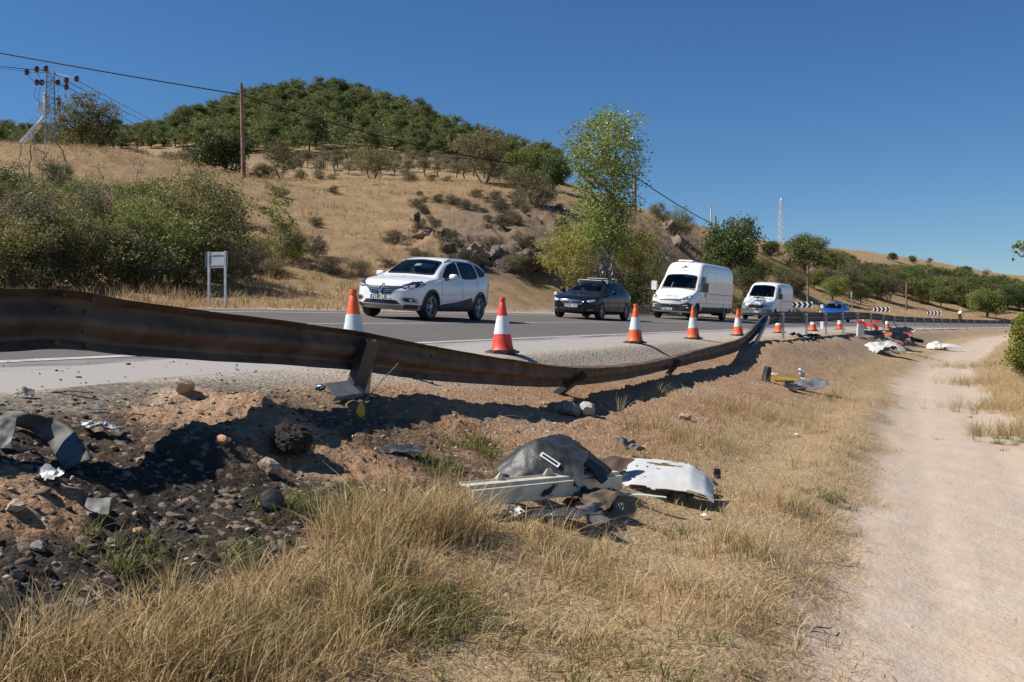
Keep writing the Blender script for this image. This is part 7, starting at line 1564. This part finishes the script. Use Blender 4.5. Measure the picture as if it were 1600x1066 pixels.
def sheet(name, w, h, mat, seed, label, amp=0.06, bend=0.3, th=0.006, jag=0.18, n=22, holes=(), fn=None, cat='scrap', group=None, freq=3.0):
    """torn, crumpled panel with real thickness; fn(a,b)->(x,y,z) with a,b in 0..1 may shape it"""
    m_ = max(6, int(n * h / w)); a = np.linspace(0, 1, n); b = np.linspace(0, 1, m_); A, B = np.meshgrid(a, b); 
    if fn is None: X = (A - 0.5) * w; Y = (B - 0.5) * h; Z = bend * w * (0.25 - (A - 0.5) ** 2)
    else: X, Y, Z = fn(A, B)
    nz = fbm(A * freq + seed, B * freq * h / w, 4, seed); Z = Z + amp * nz; X = X + amp * 0.5 * fbm(A * freq, B * freq + seed, 3, seed + 5); Y = Y + amp * 0.5 * fbm(A * freq + 9, B * freq + seed, 3, seed + 9)
    eb = np.minimum(np.minimum(A, 1 - A) * w, np.minimum(B, 1 - B) * h) / min(w, h); rag = jag * (fbm(A * 6 + seed, B * 6, 3, seed + 2) * 0.5 + 0.35); keep = (eb[:-1, :-1] + 0.5 / n) > np.clip(rag[:-1, :-1], -1, 0.4) * (eb[:-1, :-1] < 0.3)
    for ha, hb, hr, hs in holes: keep &= ((A[:-1, :-1] - ha) / hr) ** 2 + ((B[:-1, :-1] - hb) / hs) ** 2 > 1
    V = np.stack([X, Y, Z], 2).reshape(-1, 3); idx = np.arange(n * m_).reshape(m_, n); q = np.stack([idx[:-1, :-1], idx[:-1, 1:], idx[1:, 1:], idx[1:, :-1]], 2)[keep]
    me = np_mesh(name, V, q, mat, True); bm = bmesh.new(); bm.from_mesh(me); bmesh.ops.delete(bm, geom=[v_ for v_ in bm.verts if not v_.link_faces], context='VERTS'); bmesh.ops.recalc_face_normals(bm, faces=bm.faces); thicken(bm, th); bm.to_mesh(me); bm.free(); me.set_sharp_from_angle(angle=math.radians(45))
    o = link(name, me); tag(o, label, cat, group); return o
def put(o, px, py, rot=(0, 0, 0), lift=0.0, d=None):
    g = G(px, py) if d is None else PX(px, py, d); o.location = g + Vector((0, 0, lift)); o.rotation_euler = tuple(math.radians(q) for q in rot); return o
GW = 'wreckage in the grass'
# black moulded shell with a label: a broad leaning face and a curved back
def shell_fn(A, B):
    top = np.interp(A, np.linspace(0, 1, 9), [0.22, 0.48, 0.72, 0.90, 1.0, 0.98, 0.90, 0.78, 0.66]); f = np.sin(np.clip(B * 1.15, 0, 1) * np.pi / 2)
    return (A - 0.5) * 0.66, -0.13 + 0.30 * B ** 1.5 + 0.10 * (A - 0.4) ** 2 + np.clip(B - 0.85, 0, 1) * 0.6, 0.285 * top * f
o = put(sheet('plastic_shell', 0.66, 0.42, PLAST, 5, 'black moulded plastic shell with a small white label, lying in dry grass', 0.035, 0, 0.012, 0.10, 34, fn=shell_fn, group=GW, freq=4), 838, 757, (0, 0, -10), -0.01)
mb = MB(); mb.box((0, 0, 0), (0.15, 0.034, 0.003)); lb = mb.build('label', PAPER, o); mb = MB(); mb.box((0.0, 0, 0.003), (0.12, 0.015, 0.002)); mb.build('label_band', INK, lb)
o.data.update(); bv = BVHTree.FromPolygons([v_.co for v_ in o.data.vertices], [tuple(p.vertices) for p in o.data.polygons]); hit, nn, _, _ = bv.ray_cast(Vector((0.10, -2, 0.18)), Vector((0, 1, 0)))
if hit is not None:
    nn = nn if nn.y < 0 else -nn; xa = Vector((0.70, 0.0, -0.55)); xa = (xa - nn * xa.dot(nn)).normalized(); ya = nn.cross(xa); lb.matrix_local = Matrix(((xa.x, ya.x, nn.x, hit.x + nn.x * .012), (xa.y, ya.y, nn.y, hit.y + nn.y * .012), (xa.z, ya.z, nn.z, hit.z + nn.z * .012), (0, 0, 0, 1)))
def back_fn(A, B):
    t = A * 1.9; return -0.16 + 0.46 * A, (B - 0.5) * 0.36 - 0.05 * A, 0.31 * np.cos(A * 1.45) ** 0.9
put(sheet('arched_plastic_piece', 0.6, 0.4, bl_ := M('matt_black_plastic', (0.014, 0.014, 0.015), 0.7, 0, 0.3, 6), 6, 'curved black plastic piece arching behind the labelled shell', 0.03, 0, 0.012, 0.18, 30, fn=back_fn, group=GW), 890, 752, (0, 0, -22), 0.0)
put(sheet('shell_flap', 0.34, 0.18, PLAST, 7, 'flat black flap in front of the labelled shell', 0.03, 0.15, 0.01, 0.15, 18, group=GW), 825, 778, (10, 0, -16), 0.05)
# white crumpled bonnet with drilled holes
hl = [(0.10 + 0.10 * k, 0.62, 0.014, 0.022) for k in range(5)] + [(0.55, 0.80, 0.16, 0.05), (0.30, 0.30, 0.012, 0.02), (0.40, 0.28, 0.012, 0.02)]
put(sheet('crumpled_bonnet', 0.85, 0.55, SHEET_W, 8, 'crumpled white bodywork panel with punched holes, folded over in the grass', 0.022, 0.0, 0.006, 0.10, 54, hl, fn=lambda A, B: ((A - 0.5) * 0.85, (B - 0.5) * 0.5, np.interp(A, [0, 0.12, 0.3, 0.55, 0.8, 0.93, 1], [0.10, 0.17, 0.19, 0.18, 0.15, 0.08, 0.0]) * (0.55 + 0.55 * B) - 0.10 * np.clip(0.25 - B, 0, 1)), group=GW, freq=2.6), 1026, 768, (4, 0, -12), 0.0)
# long cream channel with a torn lip
a_, b_ = G(738, 805), G(972, 772); ln = (b_ - a_).length
mb = MB(); rg = np.random.default_rng(2); nseg = 40; vs_ = []
for k in range(nseg + 1):
    x = ln * k / nseg; lip = 0.03 + (0.10 if k in (9, 21, 22, 30) else 0)
    for yy, zz in ((0.0, 0.0), (0.0, 0.10), (0.02, 0.105), (0.03, 0.125), (0.09, 0.13), (0.10, 0.13 + lip * 0.35), (0.106, 0.13 + lip * 0.35), (0.097, 0.122), (0.035, 0.117), (0.008, 0.097), (0.008, 0.0)): vs_.append((x, yy, zz))
fs = [(k * 11 + q, k * 11 + (q + 1) % 11, (k + 1) * 11 + (q + 1) % 11, (k + 1) * 11 + q) for k in range(nseg) for q in range(11)] + [tuple(range(11)), tuple(range(nseg * 11 + 10, nseg * 11 - 1, -1))]
mb.add(vs_, fs); o = mb.build('torn_side_rail', CREAM); tag(o, 'long cream painted metal channel with a torn upper lip lying across the wreckage', 'scrap', GW); o.location = a_ + Vector((0, 0, 0.03)); dv = b_ - a_; o.rotation_euler = (0, -math.atan2(dv.z, math.hypot(dv.x, dv.y)), math.atan2(dv.y, dv.x))
put(sheet('bent_rusty_plate', 0.34, 0.30, RUSTY, 12, 'brown burnt plate bent over the cream channel', 0.05, 0.35, 0.006, 0.15, 20, group=GW), 920, 795, (12, 8, -25), 0.06)
put(sheet('grey_metal_flap', 0.22, 0.20, GREYM, 14, 'small grey metal flap below the brown plate', 0.04, 0.3, 0.005, 0.2, 14, group=GW), 928, 815, (40, 0, 30), 0.03)
put(sheet('dark_inner_liner', 0.7, 0.22, PLAST, 15, 'dark plastic strip under the cream channel', 0.04, 0.1, 0.006, 0.2, 24, group=GW), 850, 812, (0, 0, 20), 0.02)
put(sheet('twisted_grey_scrap', 0.26, 0.16, GREYM, 16, 'twisted silver-grey scrap behind the white bodywork panel', 0.09, 0.4, 0.004, 0.3, 16, group=GW), 985, 712, (25, 10, 40), 0.06)
put(sheet('charred_scrap', 0.55, 0.2, BROWNP, 17, 'charred brown strip between the black shell and silver scrap', 0.08, 0.2, 0.005, 0.3, 22, group=GW), 925, 735, (8, 0, -20), 0.04)
put(sheet('crushed_grey_lump', 0.22, 0.18, GREYM, 18, 'crushed grey-brown metal lump beside the black shell', 0.11, 0.5, 0.006, 0.25, 16, group=GW, freq=5), 930, 762, (10, 20, 10), 0.06)
for k, (px, py, w, h, mat, rot, lab) in enumerate(((790, 785, 0.16, 0.10, PLAST, (20, 0, 30), 'broken black plastic chip at the end of the cream channel'), (905, 782, 0.20, 0.14, PLAST, (35, 10, -30), 'torn black plastic piece between shell and white panel'), (948, 775, 0.18, 0.12, BROWNP, (25, 0, 50), 'charred brown piece beside the white panel'), (962, 748, 0.16, 0.10, SHEET_W, (30, 0, 10), 'white broken corner behind the white panel'), (800, 810, 0.14, 0.09, SHEET_W, (15, 0, -40), 'white plastic splinter under the cream channel'), (870, 820, 0.12, 0.07, SHEET_W, (20, 0, 20), 'pale chip lying in flattened straw before the wreckage'), (1060, 782, 0.20, 0.08, GREYM, (20, 0, -20), 'grey metal strip in front of the white panel'), (1100, 762, 0.22, 0.05, GREYM, (5, 0, -10), 'thin grey rod-like strip past the white panel'), (955, 800, 0.18, 0.12, GREYM, (25, 0, 60), 'bent grey plate below the white panel'), (780, 765, 0.16, 0.12, PLAST, (30, 0, -30), 'crumpled black edge piece beside the labelled shell'))):
    put(sheet('torn_fragment', w, h, mat, 120 + k, lab, 0.045, 0.35, 0.006, 0.3, 16, group=GW, freq=5), px, py, rot, 0.03)
put(sheet('white_strip', 0.5, 0.06, SHEET_W, 19, 'thin pale strip poking out below the white bodywork panel', 0.01, 0.05, 0.005, 0.1, 24, group=GW), 985, 785, (0, 2, -6), 0.05)
mb = MB(); mb.path([(-0.12, 0, 0), (-0.05, 0.02, 0.06), (0.04, 0.0, 0.08), (0.12, -0.03, 0.03)], [0.06, 0.075, 0.07, 0.055], 12); o = mb.build('grey_hose', M('hose_grey', (0.20, 0.17, 0.14), 0.8, 0, 0.3, 8), None, True); tag(o, 'grey-brown hose stub sticking out from under the white panel', 'scrap', GW); put(o, 1075, 765, (0, 0, -50), 0.05)
put(sheet('black_fin', 0.07, 0.09, PLAST, 20, 'tiny black plastic fin standing in the grass past the white panel', 0.01, 0.2, 0.005, 0.2, 8, group=GW), 1120, 748, (80, 0, 10), 0.04)
for px, py, s_ in ((1100, 812, 0.05), (1245, 682, 0.07), (600, 776, 0.04), (1095, 700, 0.04)):
    put(sheet('paper_scrap', s_, s_ * 0.7, PAPER, px, 'small white scrap of litter in the dry grass', 0.01, 0.3, 0.002, 0.25, 8, cat='litter', group='white litter scraps'), px, py, (10, 0, 30), 0.03)
# burnt side, near the beam
GBN = 'debris on the burnt bank'
a0 = G(5, 675); mb = MB(); vs_ = []
for k in range(15):
    t = k / 14; px, py = np.interp(t, [0, 0.35, 0.7, 1], [-30, 45, 95, 122]), np.interp(t, [0, 0.35, 0.7, 1], [662, 680, 705, 742]); g = G(float(px), float(py)) + Vector((0, 0, 0.05 * math.sin(t * 3.1))); wd = 0.075
    for q in range(5):
        f = q / 4 - 0.5; vs_.append(g + Vector((f * 0.15, -f * 0.05, 0.035 + 0.010 * (1 - 4 * f * f) + 0.06 * f)))
fs = [(k * 5 + q, k * 5 + q + 1, (k + 1) * 5 + q + 1, (k + 1) * 5 + q) for k in range(14) for q in range(4)]; mb.add(vs_, fs); me = mb.mesh('curved_mudguard', M('dusty_dark_plastic', (0.10, 0.095, 0.085), 0.75, 0, 0.3, 9, (0.2, 0.17, 0.14), 0.5), True); bm = bmesh.new(); bm.from_mesh(me); thicken(bm, 0.008); bm.to_mesh(me); bm.free(); o = link('curved_mudguard', me); tag(o, 'curved grey mudguard strip half buried in the sooty rubble', 'scrap', GBN)
put(sheet('grey_plate', 0.10, 0.10, GREYM, 21, 'small grey plate leaning in the burnt soil above the orange stone', 0.008, 0.1, 0.006, 0.08, 10, group=GBN), 153, 805, (35, 0, 12), 0.03)
put(sheet('dark_plate', 0.09, 0.16, GREYM, 22, 'grey plate standing at the end of the curved mudguard', 0.008, 0.1, 0.006, 0.08, 10, group=GBN), 6, 700, (60, 0, 5), 0.06)
put(sheet('clear_film', 0.22, 0.10, FILM, 23, 'crumpled silvery plastic film on the burnt bank', 0.05, 0.3, 0.002, 0.3, 22, group=GBN, freq=6), 158, 680, (10, 0, 10), 0.03)
put(sheet('film_strip', 0.20, 0.08, FILM, 24, 'strip of grey film beside the curved mudguard', 0.04, 0.2, 0.002, 0.3, 18, group=GBN, freq=6), 72, 750, (20, 0, -40), 0.02)
put(sheet('black_moulding', 0.30, 0.13, PLAST, 25, 'torn black plastic moulding on the reddish bank', 0.03, 0.2, 0.008, 0.15, 20, group=GBN), 625, 712, (15, 0, -6), 0.03)
put(sheet('burnt_strip', 0.30, 0.04, BROWNP, 26, 'thin charred strip lying on the burnt shoulder', 0.02, 0.05, 0.006, 0.2, 20, group=GBN), 110, 618, (0, 0, -8), 0.02); put(sheet('grey_chip', 0.10, 0.08, GREYM, 27, 'grey chip beside the charred strip', 0.02, 0.2, 0.006, 0.2, 10, group=GBN), 40, 622, (30, 0, 20), 0.03); put(sheet('blue_grey_chip', 0.12, 0.06, GREYM, 29, 'blue-grey chip at the edge of the barrier shadow', 0.02, 0.2, 0.006, 0.2, 10, group=GBN), 150, 645, (25, 0, 20), 0.03)
# charred root ball
g = G(456, 712); bm = bmesh.new(); bmesh.ops.create_icosphere(bm, subdivisions=4, radius=1); 
for v_ in bm.verts: p = v_.co; v_.co = p * (0.86 + 0.16 * math.sin(2.7 * p.x + 1.3) * math.cos(3.1 * p.z + 0.4) + 0.10 * math.sin(4.4 * p.y + p.z) + 0.16 * abs(math.sin(9 * p.x + 3 * p.z)) * abs(math.cos(8 * p.y - 4 * p.z)) + 0.05 * math.sin(23 * p.z + 11 * p.x))
me = bpy.data.meshes.new('root_ball'); bm.to_mesh(me); bm.free(); me.materials.append(M('charred_roots', (0.030, 0.024, 0.018), 0.95, 0, 0.5, 8, (0.12, 0.085, 0.055), 0.8, 0.6)); o = link('root_ball', me); o.location = g + Vector((0, 0, 0.09)); o.scale = (0.125, 0.13, 0.105); tag(o, 'round charred root ball stuck in the collapsed bank', 'root ball', GBN)
rg = np.random.default_rng(6); mb = MB()
for k in range(90):
    q = Vector(rg.normal(size=3)).normalized(); e_ = Vector(rg.normal(size=3)) * 0.45; mb.tube(q * 0.85, q * 1.02 + e_ - q * e_.dot(q), 0.025, 0.008, 3)
rt = mb.build('root_hairs', BROWNP, o); rt['kind'] = 'stuff'
mb = MB(); mb.lathe([(0.0, -0.03), (0.055, -0.03), (0.06, 0.0), (0.055, 0.02), (0.03, 0.028), (0.0, 0.03)], 20); o = mb.build('plastic_disc', PLAST, None, True, 40); tag(o, 'round black plastic disc lying in the burnt soil', 'disc', GBN); put(o, 425, 795, (55, 0, 20), 0.04)
mb = MB(); mb.lathe([(0.0, -0.035), (0.026, -0.035), (0.028, 0.02), (0.02, 0.035), (0.0, 0.036)], 16); o = mb.build('drink_can', M('can_blue', (0.03, 0.06, 0.14), 0.3, 0.5, 0.3, 30), None, True, 40); tag(o, 'small dark blue can below the torn post plate', 'can', GBN); put(o, 501, 612, (80, 0, 60), 0.03)
# yellow reflector on its stick
g = G(564, 655); mb = MB(); tear = [(0.0, 0.075), (0.022, 0.05), (0.03, 0.015), (0.027, -0.02), (0.008, -0.035), (-0.014, -0.03), (-0.032, -0.008), (-0.032, 0.02), (-0.02, 0.05)]; o = empty('yellow_reflector', g); tag(o, 'yellow teardrop reflector on a snapped stick below the torn post', 'reflector', GBN); mb.prism(tear, 0, 0.006, lambda a, b, t: (a, t, b + 0.045)); mb.build('plate', YELLOW, o); tp = PX(622, 568, g.y + 0.5) - g; mb = MB(); mb.path([(0.005, 0.01, 0.10), Vector((0.005, 0.01, 0.10)).lerp(tp, 0.45) + Vector((0, 0, 0.01)), tp], [0.006, 0.005, 0.0035], 5); mb.build('stick', TWIG, o)
for px, py, rz, ln in ((1303, 888, -20, 0.25), (430, 650, 10, 0.2), (800, 655, 15, 0.35), (1285, 990, 30, 0.2), (90, 765, -35, 0.4), (215, 655, 60, 0.15), (800, 990, 60, 0.2)):
    g = G(px, py); mb = MB(); mb.path([(-ln / 2, 0, 0.012), (-ln * 0.1, 0.02, 0.03), (ln * 0.2, -0.01, 0.02), (ln / 2, 0.02, 0.012)], [0.004, 0.0045, 0.004, 0.002], 5); mb.tube((0, 0.01, 0.028), (ln * 0.15, 0.08, 0.03), 0.003, 0.001, 4); o = mb.build('dry_twig', TWIG, None, True); o.location = g; o.rotation_euler = (0, 0, math.radians(rz)); tag(o, 'pale dry twig lying on bare soil', 'twig', 'loose twigs')
# wreck with the yellow bar
GY = 'wreck piece with the yellow bar'
o = empty('yellow_bar', G(1224, 598)); mb = MB(); mb.box((0, 0, 0.06), (0.55, 0.06, 0.07), Matrix.Rotation(math.radians(6), 3, 'Y')); mb.build('bar', YELLOW, o); mb = MB(); mb.box((0.0, 0.02, 0.02), (0.5, 0.10, 0.05)); mb.build('bracket', PLAST, o); o.rotation_euler = (0, 0, math.radians(-14)); tag(o, 'bright yellow bar on a black bracket fallen below the barrier', 'scrap', GY)
put(sheet('grey_wing_panel', 0.75, 0.45, M('grey_panel', (0.12, 0.12, 0.125), 0.45, 0.1, 0.25, 5, (0.25, 0.24, 0.22), 0.4), 31, 'grey torn panel next to the yellow bar', 0.09, 0.3, 0.008, 0.2, 24, group=GY), 1262, 612, (14, -8, -10), 0.10); put(sheet('black_frame_piece', 0.42, 0.3, PLAST, 32, 'black broken frame between yellow bar and grey panel', 0.09, 0.4, 0.012, 0.25, 18, group=GY), 1240, 612, (20, 0, 20), 0.08)
mb = MB(); mb.box((0, 0, 0.14), (0.12, 0.14, 0.28), taper=(0.7, 0.9)); o = mb.build('black_box', PLAST); tag(o, 'upright black box at the end of the yellow bar', 'scrap', GY); put(o, 1196, 596, (6, 8, 20)); put(sheet('white_foil', 0.14, 0.22, SHEET_W, 33, 'pale crumpled foil standing on the grey panel', 0.06, 0.3, 0.004, 0.3, 14, group=GY), 1253, 600, (60, 0, 30), 0.2); put(sheet('pale_insulation', 0.22, 0.12, TARP, 34, 'pale insulation scrap beside the black box', 0.06, 0.3, 0.01, 0.3, 14, group=GY), 1207, 590, (10, 0, 10), 0.05)
# heap at the standing barrier
GH = 'heap of wreckage under the barrier'
bl = M('gloss_black_panel', (0.012, 0.012, 0.014), 0.3, 0, 0.3, 4, (0.07, 0.06, 0.06), 0.4)
for k, (px, py, w, h, mat, rot, lift, lab) in enumerate([
    (1362, 530, 0.9, 0.6, bl, (25, 10, -20), 0.15, 'black body panel at the top of the wreckage heap'), (1392, 535, 1.3, 0.7, bl, (18, 12, -30), 0.25, 'long black panel sloping down the middle of the wreckage heap'), (1408, 528, 1.2, 0.8, bl, (30, -10, 15), 0.30, 'black crumpled panel in the heap right under the barrier'), (1428, 538, 0.9, 0.8, bl, (20, 20, 40), 0.25, 'black torn panel at the end of the wreckage heap'), (1415, 545, 1.0, 0.6, bl, (10, 5, -15), 0.12, 'dark crumpled sheet along the foot of the heap'),
    (1381, 512, 0.35, 0.9, bl, (75, 0, 10), 0.35, 'pointed black blade standing up beside the traffic cone'), (1398, 516, 0.4, 0.5, bl, (65, 20, 60), 0.35, 'upright black shard in the wreckage heap'),
    (1358, 520, 0.75, 0.35, REDP, (15, 20, -30), 0.30, 'red plastic fairing on top of the heap'), (1371, 516, 0.4, 0.35, REDP, (40, 0, 30), 0.45, 'arched red panel beside the black blade'), (1384, 534, 0.5, 0.3, ORANGE_P, (50, 0, -30), 0.30, 'rust-orange flap in the middle of the heap'), (1396, 543, 0.30, 0.35, REDP, (55, 0, 20), 0.15, 'small red piece by the white sack'), (1412, 543, 0.4, 0.2, REDP, (20, 10, 10), 0.12, 'red strip at the foot of the heap'), (1420, 531, 0.6, 0.3, SHEET_W, (25, 0, -10), 0.42, 'white panel piece on the black heap'), (1418, 534, 0.4, 0.2, REDP, (30, 0, -10), 0.40, 'red edge under the white panel piece'), (1350, 532, 0.7, 0.3, GREYM, (10, 0, -35), 0.10, 'grey splinters spilling from the heap toward the bank'), (1375, 528, 0.9, 0.10, GREYM, (20, 12, -28), 0.40, 'pale metal strip across the black panels')]):
    put(sheet('wreck_panel', w, h, mat, 50 + k, lab, 0.10 * min(w, h) * 2, 0.25, 0.012, 0.25, 18, group=GH), px, py, rot, lift)
def tarp(px, py, sx, sy, sz, seed, label, name='white_sheet'):
    def fn(A, B):
        q = np.sqrt((2 * A - 1) ** 2 + (2 * B - 1) ** 2); dome = np.clip(1 - q ** 2.2, 0, 1) ** 0.6; rid = 1 - np.abs(fbm(A * 2.6 + seed * 7, B * 2.6 + 0.8 * A, 3, int(seed * 10))) * 2; rid2 = 1 - np.abs(fbm(A * 6 + seed, B * 5, 2, int(seed * 10) + 4)) * 2
        return (A - 0.5) * 2 * sx, (B - 0.5) * 2 * sy, sz * (0.55 * dome + 0.45 * np.clip(rid, 0, 1) * np.clip(1.15 - q, 0, 1) + 0.16 * rid2 * np.clip(1.2 - q, 0, 1))
    o = sheet(name, 2 * sx, 2 * sy, TARP, int(seed * 10) + 3, label, 0.02, 0, 0.008, 0.30, 56, fn=fn, cat='tarpaulin', group='white sheets and sacks'); o.location = G(px, py) + Vector((0, 0, 0.02)); o.rotation_euler = (0, 0, seed); return o
tarp(1378, 552, 0.95, 0.75, 0.42, 0.4, 'crumpled white sheet lying below the black wreckage heap'); tarp(1462, 546, 0.75, 0.5, 0.35, 1.3, 'white crumpled bodywork bundle lying alone beyond the heap')
put(sheet('white_door_skin', 1.3, 0.7, SHEET_W, 91, 'folded white panel with a grey window edge beyond the heap', 0.08, 0.35, 0.01, 0.15, 24, group='white sheets and sacks'), 1478, 548, (12, 0, -12), 0.15)
sk = empty('sack', G(1344, 528)); sk.scale = (0.6, 0.6, 0.7); tag(sk, 'red and white sack leaning beside a traffic cone at the barrier', 'sack', 'white sheets and sacks'); mb = MB(); mb.box((0, 0, 0.36), (0.42, 0.32, 0.72), taper=(0.75, 0.7)); mb.build('bag', TARP, sk, False); mb = MB(); mb.box((0, -0.01, 0.76), (0.36, 0.26, 0.16), taper=(0.8, 0.6)); mb.build('red_top', REDP, sk)
put(sheet('burnt_debris', 0.9, 0.3, bl, 95, 'burnt black scraps under the first standing barrier posts', 0.14, 0.2, 0.012, 0.35, 24, group=GBN, freq=6), 1256, 528, (5, 0, -20), 0.06); put(sheet('burnt_debris', 0.5, 0.25, bl, 96, 'charred scrap between two barrier posts in line with the blue car', 0.12, 0.3, 0.012, 0.35, 18, group=GBN, freq=6), 1278, 532, (10, 0, 20), 0.05)
